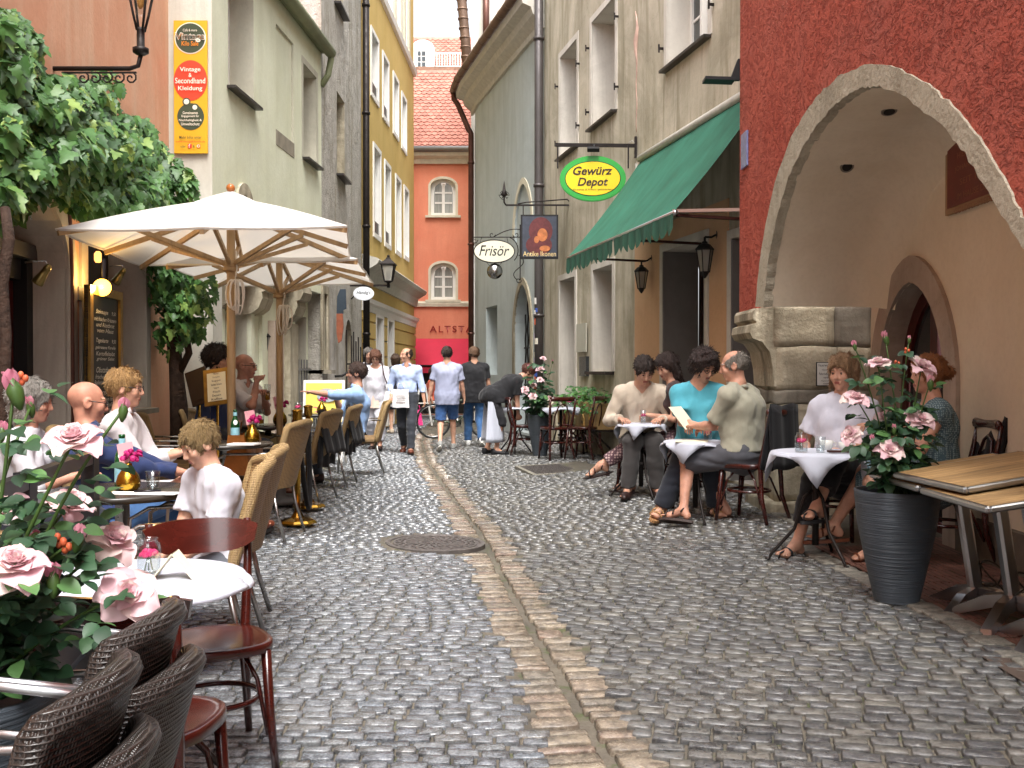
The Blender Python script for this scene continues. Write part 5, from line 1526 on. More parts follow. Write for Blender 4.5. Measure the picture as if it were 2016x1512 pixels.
drape('black coat draped over the chair of the man in the khaki shirt', 1.88, 8.05, 48)
drape('black coat behind the woman in the blue dress', 2.7, 6.35, 86)
# ---- small round tables with white cloths
def cloth_table(name_lab, cloth_lab, x, y, r, h, drop, sq=False, rot=0.0, s=1.0):
 zg = max(hz(x, y), -.02)
 t = thing('bistro_table', name_lab, 'table', (x, y, zg), group='small bistro tables under white cloths', local=True)
 mb = MB(); mb.lathe([(0, h - .02), (r, h - .02), (r, h - .004), (0, h - .004)], n=32, cap=False, smooth=False); mb.build('tabletop', M('black_table_edge', '#15131A', 0.35), t)
 mb = MB(); mb.lathe([(.022, .1), (.022, h - .02)], n=10); mb.lathe([(.03, .3), (.05, .32), (.03, .34)], n=10); mb.build('column', m_darkmetal, t)
 for k in range(3):
  a = rot + 2 * PI * k / 3 + .4; c_, s_ = math.cos(a), math.sin(a); mb = MB()
  mb.tube([(c_ * q, s_ * q, z) for q, z in ((.02, .45), (.07, .4), (.1, .3), (.13, .2), (.2, .12), (.27, .04), (.29, .0), (.31, .01))], .011, 6); mb.build('leg', m_darkmetal, t)
 mb = MB(); rows = []; N = 48
 hs_ = r * 1.02
 for k, (f, dz) in enumerate(((0.0, 0), (.5, 0), (.93, 0), (1.0, -.004), (1.03, -.02), (1.05, -.5), (1.07, -1.0))):
  row = []
  for j in range(N + 1):
   a = 2 * PI * j / N
   sqf = (1 / max(abs(math.cos(2 * (a - rot) / 2)), abs(math.sin(2 * (a - rot) / 2)))) if sq else 1.0
   dd = drop * ((sqf - 0.95) / 0.46 if sq else 1.0) * (1 + .12 * math.sin(3 * a))
   fold = (.02 if sq else .006) * math.sin(a * 9) * (k - 4) / 2 if k > 4 else 0
   rr2 = hs_ * f * 1.0 + fold
   row.append(V(x + rr2 * math.cos(a), y + rr2 * math.sin(a), zg + h + .004 + (dz if dz > -.1 else dz * max(dd, .02))))
  rows.append(row)
 mb.grid(rows); o = mb.build('tablecloth', m_linen); md = o.modifiers.new('thick', 'SOLIDIFY'); md.thickness = .003
 tag(o, cloth_lab, 'tablecloth', 'white tablecloths')
 return t
TW = (-1.13, 3.05); hW = .672
cloth_table('round table under a white cloth in front of the roses', 'white round cloth with the folded card on it in front of the roses', TW[0], TW[1], .31, hW, .035)
TA = (1.93, 6.45); TB = (1.50, 8.3); TC = (1.24, 9.75); TD = (0.72, 15.0); TE = (.05, 16.0)
cloth_table('bistro table with curved iron legs before the woman in white', 'white cloth with hanging corners before the woman in the white shirt', TA[0], TA[1], .27, .69, .2, True, .5)
cloth_table('bistro table between the turquoise woman and the khaki man', 'white cloth between the turquoise woman and the khaki man', TB[0], TB[1], .25, .64, .2, True, .2)
cloth_table('bistro table before the man in the beige shirt', 'white cloth before the man in the beige shirt', TC[0], TC[1], .22, .70, .14, True, .4)
cloth_table('bistro table with a folded card beside the far rose pot', 'white cloth with a folded card beside the far rose pot', TD[0], TD[1], .27, .72, .14, True, .1)
cloth_table('bistro table that the waiter is wiping', 'white cloth on the table at which the waiter bends', TE[0], TE[1], .25, .72, .1, True, .1)
# ---- three folded-together wooden tables leaning at the right
m_teak = M('worn_teak_board', '#9C7D54', 0.5, var=0.4, vscale=3.5, stretch=(1.2, 12, 12), bump=0.15, bscale=40, orand=0.16)
m_aedge = M('aluminium_edge', '#B9B8B6', 0.35, 1.0, var=0.1)
def teak_table():
 t = thing('folding_table', 'x', 'table', (0, 0, 0), local=True)
 h, a = .73, .33
 for k in range(6):
  mb = MB(); w = 2 * (a - .012) / 6; mb.box((0, -a + .012 + w * (k + .5), h - .012), (2 * a - .024, w - .0015, .026)); mb.build('board', m_teak, t)
 mb = MB()
 for sx in (-1, 1):
  mb.box((sx * (a - .004), 0, h - .014), (.022, 2 * a + .014, .03), bev=.008); mb.box((0, sx * (a - .004), h - .0145), (2 * a - .014, .0218, .0292), bev=.008)
 mb.build('edge', m_aedge, t)
 mb = MB(); mb.box((0, 0, .4), (.06, .06, h * .9 - .02), bev=.012); mb.box((0, 0, h - .045), (.3, .06, .03)); mb.build('column', m_alu, t)
 for k in range(4):
  q = k * PI / 2 + .6; mb = MB(); c_, s_ = math.cos(q), math.sin(q); sd = V(-s_, c_, 0) * .025
  pr = [(.03, .13), (.12, .12), (.29, .045), (.3, 0.02), (.27, .015), (.1, .06), (.03, .06)]
  mb.prism([V(c_ * u, s_ * u, z) - sd for u, z in pr], sd * 2); mb.build('foot', m_alu, t)
 return t
tk = teak_table(); FG = 'wooden folding tables pushed together at the arcade'
tk.location = (2.36, 4.43, .06); tk.rotation_euler = (0, R(-9), 0); tk['group'] = FG; tk['label'] = 'wooden folding table nearest the viewer, lowest of the three tops'
dup(tk, (2.37, 4.76, .105), label='wooden folding table whose top lies over the other two', group=FG, rot=(0, R(-9), R(5)))
dup(tk, (2.36, 5.12, .065), label='wooden folding table behind, next to the tall rose pot', group=FG, rot=(0, R(-9), R(-1)))
mb = MB();
for k in range(3): mb.tube([V(2.38 + .03 * math.sin(s * 3 + k), 4.3 + .9 * s / 6 ,   .27 + .07 * math.sin(s * 2.1 + k * 2)) for s in np.linspace(0, 6, 26)], .005, 5)
tag(mb.build('cable_lock', M('dark_cable', '#2E2A22', .5)), 'thin dark locking cable looped through the three folding tables', 'cable')
# ---- brass posts with a black rope
def post(x, y, lb):
 t = thing('barrier_post', lb, 'barrier post', (x, y, 0), group='brass barrier posts', local=True)
 mb = MB(); mb.lathe([(.16, 0), (.16, .012), (.14, .03), (.06, .05), (.035, .09), (.03, .1)], n=8, smooth=False); mb.build('base', m_brass, t)
 mb = MB(); mb.lathe([(.026, .09), (.026, .86)], n=16); mb.build('tube', m_brass, t)
 mb = MB(); mb.lathe([(.03, .85), (.04, .87), (.04, .93), (.044, .94), (.044, .95), (.02, .96), (0, .962)], n=16); mb.build('head', m_brass, t)
 return V(x, y, .88)
pA = post(G(586, 1030).x, G(586, 1030).y, 'nearer brass barrier post beside the empty wicker chair'); pB = post(G(607, 998).x, G(607, 998).y, 'farther brass barrier post just behind the first')
mb = MB(); mb.tube([lerp(pA, pB, t_) + V(.05 * math.sin(PI * t_), 0, -.82 * 4 * t_ * (1 - t_)) for t_ in np.linspace(0.03, .97, 22)], .024, 8)
tag(mb.build('barrier_rope', m_blackcloth), 'black rope hanging in a deep loop between the brass posts', 'rope')
# ---- things on the tables
def bottle(x, y, z, lb):
 t = thing('water_bottle', lb, 'bottle', (x, y, z), group='green water bottles', local=True)
 mb = MB(); mb.lathe([(0, .004), (.03, 0), (.033, .01), (.033, .13), (.03, .155), (.016, .19), (.013, .2), (.013, .235), (.015, .236), (.015, .25), (0, .251)], n=18, cap=False); mb.build('glass', M('green_glass', '#1E6B35', .06, var=.1, trans=.55, spec=.7), t)
 mb = MB(); mb.lathe([(.0337, .03), (.0337, .115)], n=18, cap=False); mb.build('label', M('pale_blue_label', '#8FC3CF', .5, var=.15, vscale=40), t)
 mb = MB(); mb.lathe([(.0155, .205), (.0155, .232)], n=14, cap=False); mb.build('neck_label', MATS['pale_blue_label'], t)
 mb = MB(); mb.disc((0.012, -.0345, .155), .016, (.25, -1, .3), .002, 14, ry=.02); mb.build('emblem', m_paper, t)
 return t
m_pet = M('magenta_petal', '#A81060', .6, var=.3, vscale=30)
def vase(x, y, z, s, lb, rz=0, card=True):
 t = thing('gold_vase', lb, 'vase', (x, y, z), rz, 'golden vases with magenta flowers', local=True, scale=s)
 mb = MB(); mb.lathe([(0, 0), (.03, 0), (.042, .015), (.045, .035), (.038, .06), (.022, .082), (.014, .098), (.014, .105), (.01, .105), (.01, .095)], n=20, cap=False); mb.build('body', m_gold, t)
 mb = MB()
 for k in range(16):
  a = k * 2.4; q = .006 + .03 * math.sqrt(k / 16); c = V(.015 + q * math.cos(a), q * math.sin(a), .142 + .014 * math.sin(k) - q * .3); mb.ell(c, (.014, .014, .006), 6, 4, rot=(a, .6, k))
 mb.build('flower', m_pet, t)
 mb = MB(); mb.tube([(0, 0, .09), (.012, 0, .13)], .003, 5); mb.build('stem', M('stem_green', '#3E5B24', .6), t)
 if card:
  mb = MB(); mb.obox((-.035, .01, .1), (.05, .02, .01), (0, .002, 0), (-.012, 0, .075)); mb.build('tag', M('pink_card', '#D9A0A6', .6, var=.05), t)
 return t
def tumbler(x, y, z, lb, fill=.4, r=.037, h=.09, liquid=None, flower=False, kind='tumbler', cat='glass'):
 t = thing(kind, lb, cat, (x, y, z), group='drinking glasses and jars on the tables', local=True)
 mb = MB(); mb.lathe([(0, 0), (r * .72, 0), (r, h), (r - .0025, h), (r * .7, .012), (0, .01)], n=20, cap=False); mb.build('glass', m_glass, t)
 if fill:
  mb = MB(); mb.lathe([(0, .012), (r * .7, .0125), (lerp(r * .7, r - .004, fill), h * fill), (0, h * fill)], n=16, cap=False); mb.build('drink', liquid or m_water, t)
 if flower:
  mb = MB()
  for k in range(9): mb.ell((.014 * math.cos(k * 2.4), .014 * math.sin(k * 2.4), h * .62 + .008 * math.sin(k * 3)), (.012, .012, .008), 6, 4)
  mb.build('flower', M('bright_pink_petal', '#D2306E', .6, var=.2), t)
 return t
m_beer = M('beer', '#C98A1E', .1, var=.05, trans=.5)
def tent_card(c, lb, s=.1, rz=0.0, mat=None):
 mb = MB(); ca, sa = math.cos(rz), math.sin(rz)
 def P(u, v, z): return V(c[0] + u * ca - v * sa, c[1] + u * sa + v * ca, c[2] + z)
 w = s * .5
 for sx in (-1, 1):
  mb.obox(P(0, -w, s * .92), P(sx * s * .72, -w, 0) - P(0, -w, s * .92), P(0, w, 0) - P(0, -w, 0), (P(1, 0, 0) - P(0, 0, 0)) * .004)
 return tag(mb.build('menu_card', mat or m_card), lb, 'card', 'folded cards on the tables')
def jar(x, y, z, lb, s=1.0):
 t = thing('flower_jar', lb, 'jar', (x, y, z), group='glass jars with a pink flower', local=True, scale=s)
 mb = MB(); mb.lathe([(0, 0), (.034, 0), (.038, .008), (.038, .085), (.034, .1), (.027, .108), (.029, .112), (.029, .118), (.026, .118), (.026, .108), (.035, .084), (.035, .01), (0, .006)], n=20, cap=False); mb.build('glass', m_glass, t)
 mb = MB(); mb.lathe([(0, .008), (.034, .009), (.034, .055), (0, .055)], n=16, cap=False); mb.build('water', m_water, t)
 mb = MB()
 for k in range(16):
  a = k * 2.4; q = .024 * math.sqrt(k / 16); mb.ell((q * math.cos(a), q * math.sin(a), .075 - q * .3 + .006 * math.sin(k * 5)), (.012, .012, .006), 6, 4, rot=(.5 * math.cos(a), .5, a))
 mb.build('flower', M('bright_pink_petal', '#D2306E', .6, var=.2), t)
 mb = MB()
 for k in range(3): mb.tube([(0, 0, .07), (.01 * (k - 1), .008 * k - .01, .015)], .0025, 5)
 mb.build('stem', MATS['stem_green'], t)
zT = .735
hW = hW + max(-.02, hz(*TW)) + .007
bottle(T1[0] - .02, T1[1] + .05, zT, 'green water bottle on the table in front of the boy')
vase(T1[0] + .05, T1[1] - .06, zT, 1.2, 'gold vase with magenta flower and pink card on the table of the boy')
tumbler(T1[0] + .14, T1[1] + .0, zT, 'tumbler with a little pale drink on the table of the boy', .25, .034, .085)
mb = MB(); mb.obox((T1[0] - .02, T1[1] - .2, zT + .001), (.33, -.02, 0), (.02, .1, 0), (0, 0, .002)); tag(mb.build('order_sheet', m_paper), 'printed sheet of paper lying on the table of the boy', 'paper')
mb = MB(); mb.tube([(T1[0] + .11, T1[1] - .15, zT + .009), (T1[0] + .22, T1[1] - .12, zT + .009)], .005, 6); tag(mb.build('pen', M('black_pen', '#15141C', .3)), 'black pen lying on the printed sheet', 'pen')
bottle(T2[0] + .06, T2[1] + .02, zT, 'green water bottle on the table at the nearer parasol')
vase(T2[0] + .2, T2[1] - .02, zT, 1.35, 'gold vase with magenta flower and pink card on the table at the nearer parasol')
mb = MB(); mb.obox((T2[0] + .08, T2[1] - .28, zT + .001), (.2, 0, 0), (.02, .12, 0), (0, 0, .012)); tag(mb.build('folded_menu', m_paper), 'white folded menu at the edge of the table by the nearer parasol', 'menu')
vase(T3[0] + .12, T3[1], zT, 1.6, 'gold vase with dark red flower at the pole of the farther parasol')
tumbler(T3[0] - .08, T3[1] + .05, zT, 'tall beer glass left of the dark red flower', .35, .034, .16, m_beer); tumbler(T3[0] + .24, T3[1] + .1, zT, 'tall glass with pink drink right of the parasol pole', .3, .034, .15, M('pink_drink', '#D9774A', .1, var=0, trans=.6))
vase(T4[0] + .1, T4[1] - .1, zT, 1.4, 'small gold vase with magenta lilies before the picture board', card=False)
jar(T4[0] - .2, T4[1] - .1, zT, 'glass jar with pink flower on the table of the man in light blue', 1.3)
jar(TW[0] + .03, TW[1] + .02, hW + .0, 'glass jar with pink flower on the near white cloth', .95)
tent_card((TW[0] + .12, TW[1] - .02, hW + .0), 'cream folded card standing on the near white cloth', .085, .1)
zA = .69 + hz(*TA) + .007
zB = .64 + hz(*TB) + .007; zC = .7 + hz(*TC) + .007; zD = .72 + max(-.02, hz(*TD)) + .007; zE = .72 + max(-.02, hz(*TE)) + .007
jar(TA[0] - .12, TA[1] - .1, zA, 'glass jar with pink flower on the table of the two women', 1.05)
tumbler(TA[0] - .01, TA[1] - .13, zA, 'half full water glass on the table of the two women', .45, .034, .1)
for k, (dx, dy) in enumerate(((.1, .1), (.17, -.06))):
 t = thing('coffee_cup', ('white coffee cup beside the water glass', 'white bowl shaped cup nearest the roses')[k], 'cup', (TA[0] + dx, TA[1] + dy, zA), local=True)
 mb = MB(); mb.lathe([(0, .0), (.028, 0), (.04, .03), (.043, .06), (.04, .06), (.036, .03), (0, .008)], n=18, cap=False); mb.build('bowl', M('china', '#DCDCD6', .2, var=.02), t)
 mb = MB(); mb.tube([(.04, 0, .05), (.06, 0, .045), (.06, 0, .025), (.038, 0, .02)], .004, 5); mb.build('handle', MATS['china'], t)
mb = MB(); mb.box((TA[0] + .1, TA[1] - .19, zA + .012), (.16, .05, .012)); tag(mb.build('wallet', M('brown_leather', '#3A1C16', .5)), 'flat dark brown case at the edge of the table of the two women', 'case')
tumbler(TC[0] + .02, TC[1], zC, 'stemmed glass with pink flower before the man in beige', .3, .03, .13, flower=True)
jar(TB[0] + .12, TB[1] + .1, zB, 'glass jar behind the open menu of the khaki man', .9)
mb = MB(); mb.obox((TB[0] - .2, TB[1] - .2, zB), (.26, .0, .0), (.05, .22, 0), (0, 0, .006)); tag(mb.build('menu', m_card), 'open cream menu lying on the cloth before the woman in turquoise', 'menu')
tent_card((TD[0] - .08, TD[1] - .05, zD), 'cream folded card on the table beside the far rose pot', .16, .2); jar(TD[0] + .13, TD[1] - .02, zD, 'glass jar on the table beside the far rose pot', 1.3)
tent_card((TE[0] - .06, TE[1] + .02, zE), 'cream folded card on the table at which the waiter bends', .15, .2)
# ================================================================ PEOPLE: one continuous skin surface each, clothes and hair as children
class Field:
 """smooth union of round limbs and ellipsoids on a grid, turned into one surface"""
 def __init__(self, xs, ys, zs):
  self.ax = [np.asarray(a, dtype=np.float32) for a in (xs, ys, zs)]
  self.f = np.full([len(a) for a in self.ax], 0.3, dtype=np.float32)
 def sub(self, lo, hi):
  sl = []
  for a, l, h in zip(self.ax, lo, hi):
   i0 = max(0, int(np.searchsorted(a, l)) - 1); i1 = min(len(a), int(np.searchsorted(a, h)) + 1)
   if i1 <= i0: return None
   sl.append(slice(i0, i1))
  X, Y, Z = np.meshgrid(*[a[s] for a, s in zip(self.ax, sl)], indexing='ij', sparse=True)
  return tuple(sl), X, Y, Z
 def put(self, d, sl, k, op):
  F = self.f[sl]
  if op == 'add':
   if k > 0:
    h = np.maximum(k - np.abs(F - d), 0) / k
    self.f[sl] = np.minimum(F, d) - h * h * k * 0.25
   else: self.f[sl] = np.minimum(F, d)
  else:
   d = -d
   if k > 0:
    h = np.maximum(k - np.abs(F - d), 0) / k
    self.f[sl] = np.maximum(F, d) + h * h * k * 0.25
   else: self.f[sl] = np.maximum(F, d)
 def cone(self, a, b, ra, rb, k=.02, op='add', flat=None, c0=False, c1=False):
  a, b = np.array(a, float), np.array(b, float)
  m = max(ra, rb) + k + .03
  g = self.sub(np.minimum(a, b) - m, np.maximum(a, b) + m)
  if g is None: return
  sl, X, Y, Z = g
  ba = b - a; L2 = max(float(ba @ ba), 1e-9)
  px, py, pz = X - a[0], Y - a[1], Z - a[2]
  t0 = (px * ba[0] + py * ba[1] + pz * ba[2]) / L2
  t = np.clip(t0, 0, 1)
  qx, qy, qz = px - t * ba[0], py - t * ba[1], pz - t * ba[2]
  d2 = qx * qx + qy * qy + qz * qz
  if flat is not None:
   n, s = np.array(flat[0], float), flat[1]; n /= np.linalg.norm(n)
   w = qx * n[0] + qy * n[1] + qz * n[2]
   d2 = d2 + w * w * (1 / (s * s) - 1)
  d = np.sqrt(d2) - (ra + (rb - ra) * t)
  L = math.sqrt(L2)
  if c1: d = np.maximum(d, (t0 - 1) * L)
  if c0: d = np.maximum(d, -t0 * L)
  self.put(d.astype(np.float32), sl, k, op)
 def ell(self, c, r, k=.02, op='add', M3=None):
  c = np.array(c, float); r = np.array(r, float)
  m = float(r.max()) + k + .03
  g = self.sub(c - m, c + m)
  if g is None: return
  sl, X, Y, Z = g
  p = [X - c[0], Y - c[1], Z - c[2]]
  if M3 is not None:
   p = [p[0] * M3[0][i] + p[1] * M3[1][i] + p[2] * M3[2][i] for i in range(3)]
  k0 = np.sqrt((p[0] / r[0]) ** 2 + (p[1] / r[1]) ** 2 + (p[2] / r[2]) ** 2)
  k1 = np.sqrt((p[0] / r[0] ** 2) ** 2 + (p[1] / r[1] ** 2) ** 2 + (p[2] / r[2] ** 2) ** 2)
  d = k0 * (k0 - 1) / np.maximum(k1, 1e-6)
  self.put(d.astype(np.float32), sl, k, op)
 def cut(self, p, n):
  X, Y, Z = np.meshgrid(*self.ax, indexing='ij', sparse=True)
  self.f = np.maximum(self.f, ((X - p[0]) * n[0] + (Y - p[1]) * n[1] + (Z - p[2]) * n[2]).astype(np.float32))
 def wrinkle(self, amp, sc, seed=0, st=(1, 1, 1)):
  r = np.random.RandomState(seed)
  X, Y, Z = np.meshgrid(*self.ax, indexing='ij', sparse=True)
  n = 0
  for i in range(5):
   v = r.normal(size=3); v /= np.linalg.norm(v); s = sc * (1 + .7 * i)
   ph = r.uniform(0, 6.28); w = 1.3 * np.sin((X * v[1] - Y * v[0] + Z * v[2]) * s * .4 + ph)
   n = n + np.sin((X * v[0] * st[0] + Y * v[1] * st[1] + Z * v[2] * st[2]) * s + ph + w) / (1 + .5 * i)
  self.f = (self.f + amp * n).astype(np.float32)
 def mesh(self):
  f = self.f; s = f < 0
  nx, ny, nz = f.shape
  C = [(i, j, k) for i in (0, 1) for j in (0, 1) for k in (0, 1)]
  cs = [s[i:nx - 1 + i, j:ny - 1 + j, k:nz - 1 + k] for i, j, k in C]
  anyc = cs[0].copy(); allc = cs[0].copy()
  for c in cs[1:]: anyc |= c; allc &= c
  I = np.argwhere(anyc & ~allc)
  if len(I) == 0: return np.zeros((0, 3)), np.zeros((0, 4), int)
  vals = [f[I[:, 0] + i, I[:, 1] + j, I[:, 2] + k] for i, j, k in C]
  P = np.zeros((len(I), 3)); n = np.zeros(len(I))
  for a in range(8):
   for b in range(a + 1, 8):
    df = [abs(C[a][q] - C[b][q]) for q in range(3)]
    if sum(df) != 1: continue
    va, vb = vals[a], vals[b]; m = (va < 0) != (vb < 0)
    t = np.where(m, va / np.where(m, va - vb, 1), 0)
    for q in range(3): P[:, q] += np.where(m, C[a][q] + (C[b][q] - C[a][q]) * t, 0)
    n += m
  P = P / n[:, None] + I
  for q in range(3): P[:, q] = np.interp(P[:, q], np.arange(f.shape[q]), self.ax[q])
  idx = np.full((nx - 1, ny - 1, nz - 1), -1, dtype=np.int32); idx[I[:, 0], I[:, 1], I[:, 2]] = np.arange(len(I))
  Q = []
  for ax in range(3):
   sa = [slice(None)] * 3; sb = [slice(None)] * 3; sa[ax] = slice(0, -1); sb[ax] = slice(1, None)
   ch = s[tuple(sa)] != s[tuple(sb)]; E = np.argwhere(ch)
   u, v = [q for q in range(3) if q != ax]
   E = E[(E[:, u] > 0) & (E[:, v] > 0) & (E[:, u] < f.shape[u] - 1) & (E[:, v] < f.shape[v] - 1)]
   ins = s[E[:, 0], E[:, 1], E[:, 2]]
   def g(du, dv):
    W_ = E.copy(); W_[:, u] += du; W_[:, v] += dv; return idx[W_[:, 0], W_[:, 1], W_[:, 2]]
   q = np.stack([g(-1, -1), g(0, -1), g(0, 0), g(-1, 0)], 1)
   fl = ins if ax != 1 else ~ins
   q[~fl] = q[~fl][:, ::-1]; Q.append(q)
  return P, np.concatenate(Q)
def np_mesh(name, P, Q, mats, mi=None):
 me = bpy.data.meshes.new(name)
 me.vertices.add(len(P)); me.vertices.foreach_set('co', P.astype(np.float32).ravel())
 me.loops.add(len(Q) * 4); me.loops.foreach_set('vertex_index', Q.ravel().astype(np.int32))
 me.polygons.add(len(Q)); me.polygons.foreach_set('loop_start', np.arange(len(Q), dtype=np.int32) * 4)
 me.polygons.foreach_set('use_smooth', np.ones(len(Q), dtype=bool))
 if mi is not None: me.polygons.foreach_set('material_index', mi.astype(np.int32))
 me.update(calc_edges=True)
 for m in mats: me.materials.append(m)
 return me
def axis(lo, hi, base, bands=()):
 out = [lo]
 while out[-1] < hi:
  x = out[-1]; s = base
  for b0, b1, bs in bands:
   if b0 <= x <= b1: s = min(s, bs)
  out.append(x + s)
 return np.array(out)
SKIN = {}
def skin(c):
 if c not in SKIN:
  cc = tuple(.62 * a + .38 * b for a, b in zip(srgb(c), srgb('#D0AC98')))
  SKIN[c] = M('skin_' + c[1:], cc, 0.5, var=0.2, vscale=14, bump=0.06, bscale=200, bdist=.002, sss=0.12, spec=0.4)
 return SKIN[c]
def cloth(c, name=None, **k):
 nm = name or 'cloth_' + c[1:]
 return M(nm, c, k.pop('rough', .85), var=k.pop('var', .07), vscale=k.pop('vscale', 14), bump=k.pop('bump', .15), bscale=k.pop('bscale', 260), sheen=.15, **k)
def printed(name, c1, c2, scale, kind='dots'):
 m = newmat(name); t = NT(m); co = t.coord('Object')
 if kind == 'stripe':
  w = t.n('ShaderNodeTexWave', wave_type='BANDS', bands_direction='Z'); w.inputs['Scale'].default_value = scale; t.l(co, w.inputs['Vector']); fac = w.outputs['Fac']
 else:
  w = t.n('ShaderNodeTexVoronoi', feature='F1'); w.inputs['Scale'].default_value = scale; w.inputs['Randomness'].default_value = .25; t.l(co, w.inputs['Vector']); fac = w.outputs['Distance']
 t.l(t.ramp(fac, [(.32, srgb(c1)), (.45, srgb(c2))]).outputs['Color'], t.b.inputs['Base Color']); t.b.inputs['Roughness'].default_value = .85
 return m
def hairmat(c):
 nm = 'hair_' + c[1:]
 if nm in MATS: return MATS[nm]
 m = newmat(nm); t = NT(m); co = t.coord('Object', (60, 60, 14)); n = t.noise(3.5, 6, .7, co, .5); col = srgb(c)
 t.l(t.ramp(n.outputs['Fac'], [(.3, tuple(x * .5 for x in col)), (.7, tuple(min(1, x * 1.35) for x in col))]).outputs['Color'], t.b.inputs['Base Color'])
 t.b.inputs['Roughness'].default_value = .5; t.bump(n.outputs['Fac'], 1.0, .012)
 return m
m_lip = M('lips', '#96544A', .45, var=.05); m_eyew = M('eye', '#3A2A22', .15, var=0); m_white_eye = M('eye_white', '#C9C2BC', .3, var=0)
def ik(a, b, l1, l2, pole):
 a, b, pole = Vector(a), Vector(b), Vector(pole)
 d = b - a; L = min(max(d.length, abs(l1 - l2) + .01), (l1 + l2) * .998); dn = d.normalized()
 x = (l1 * l1 - l2 * l2 + L * L) / (2 * L); h = math.sqrt(max(l1 * l1 - x * x, 0))
 p = pole - dn * pole.dot(dn)
 if p.length < 1e-5: p = Vector((0, 0, 1)).cross(dn)
 p.normalize()
 return a + dn * x + p * h, a + dn * L
NOISE_ID = [0]
def person(label, x, y, yaw, seat=None, s=1.0, lean=0.0, side=0.0, twist=0.0, head=(0, 0, 0), hands=None, feet=None, fem=False, fat=0.0, grip=(.5, .5),
   sk='#C48F73', hair=('short', '#4A3526'), top=None, legs=None, shoes=None, extra=None, res=.012, z0=0.0, glasses=None, poles=None, hide_low=False, group=None, armpole=None):
 """figure built in its own frame (facing +y), then turned by yaw degrees and set down at x, y.
 hands/feet: (left, right) targets in that frame; top=(colour/material, sleeve 0..1, neck, hem drop, loose); legs=(mat, length 0..1, loose, kind)"""
 NOISE_ID[0] += 1; sd = NOISE_ID[0]
 root = thing('person', label, 'person', (x, y, z0), R(yaw), group, local=True, scale=s)
 ph = .93 if seat is None else seat + .115
 pel = V(0, 0, ph)
 up = (Matrix.Rotation(R(-lean), 3, 'X') @ Matrix.Rotation(R(side), 3, 'Y')) @ V(0, 0, 1)
 rt = (Matrix.Rotation(R(twist), 3, 'Z') @ V(1, 0, 0)); rt = (rt - up * rt.dot(up)).normalized()
 fw = up.cross(rt).normalized()
 rt0 = V(1, 0, 0)
 bend = V(0, 1, 0) * (-.03 if seat is not None else 0)
 waist = pel + up * .19 + bend * .6; chest = pel + up * .36 + bend; nb = pel + up * .515 + fw * .005
 sw = .165 if fem else .19
 SH = [nb - up * .06 - rt * sw, nb - up * .06 + rt * sw]
 HP = [pel + V(-.092, 0, -.02), pel + V(.092, 0, -.02)]
 hm = Euler((R(head[0]), R(head[2]), R(head[1]))).to_matrix() if True else None
 base = Matrix((rt, fw * 1.0, up)).transposed()
 # head frame starts upright (not with the lean) so that pitch/yaw/roll are easy to give
 flat_f = V(fw.x, fw.y, 0).normalized() if V(fw.x, fw.y, 0).length > .05 else V(0, 1, 0)
 b0 = Matrix((V(flat_f.y, -flat_f.x, 0), flat_f, V(0, 0, 1))).transposed()
 HM = b0 @ Matrix.Rotation(R(head[1]), 3, 'Z') @ Matrix.Rotation(R(head[0]), 3, 'X') @ Matrix.Rotation(R(head[2]), 3, 'Y')
 hs = .95 if fem else 1.0
 hc = nb + up * .06 + (up * .35 + HM @ V(0, .02, 1) * .65) * .125 + HM @ V(0, .018, 0)
 H = lambda a, b_, c: hc + HM @ (V(a, b_, c) * hs)
 UA, FA, TH, SN = (.275, .25, .43, .43) if not fem else (.26, .235, .415, .415)
 hands = hands or [None, None]; el, wr = [], []
 for i in (0, 1):
  sg = -1 if i == 0 else 1
  tgt = hands[i] if hands[i] is not None else SH[i] + V(sg * .07, .06, -.51)
  pole = armpole[i] if armpole else V(sg * .5, -.6, -.6)
  e_, w_ = ik(SH[i], tgt, UA, FA, pole); el.append(e_); wr.append(w_)
 feet = feet or [V(-.1, 0, .085), V(.1, 0, .085)]
 kn, an = [], []
 for i in (0, 1):
  f_ = V(*feet[i][:3])
  pole = (poles[i] if poles else V(0, 1, .15))
  k_, a_ = ik(HP[i], f_, TH, SN, pole); kn.append(k_); an.append(a_)
 # ---------------- skin
 pts = [pel, nb, hc] + el + wr + kn + an
 lo = np.array([min(p[q] for p in pts) for q in range(3)]) - .26; hi = np.array([max(p[q] for p in pts) for q in range(3)]) + .26
 lo[2] = max(lo[2], -.03)
 fine = res * .5
 bands = [[], [], []]
 for q in range(3):
  bands[q].append((hc[q] - .15, hc[q] + .15, fine if res < .013 else res * .6))
  if res < .013:
   for w_ in wr: bands[q].append((w_[q] - .13, w_[q] + .13, fine * 1.05))
 axes = [axis(lo[q], hi[q], res * 1.7, bands[q]) for q in range(3)]
 F = Field(*axes)
 fl = (fw, .72)
 bw = .9 if fem else 1.0
 F.cone(pel - rt0 * .075, pel + rt0 * .075, .115, .115, .03)
 F.cone(pel - up * .02, waist, .125 * bw + .3 * fat, .115 * bw + .4 * fat, .06, flat=fl)
 F.cone(waist - rt * .04, waist + rt * .04, .1 * bw + fat * .4, .1 * bw + fat * .4, .06)
 F.cone(chest - rt * .065, chest + rt * .065, .112 * bw + fat * .3, .112 * bw + fat * .3, .07)
 F.cone(SH[0] * .93 + nb * .07, SH[1] * .93 + nb * .07, .058, .058, .06)
 if fat: F.ell(waist + fw * (.04 + fat * .4), (.12 + fat, .1 + fat, .12 + fat * .6), .06)
 if fem:
  for sg in (-1, 1): F.ell(chest + rt * (.075 * sg) + fw * .085 - up * .01, (.065,) * 3, .04)
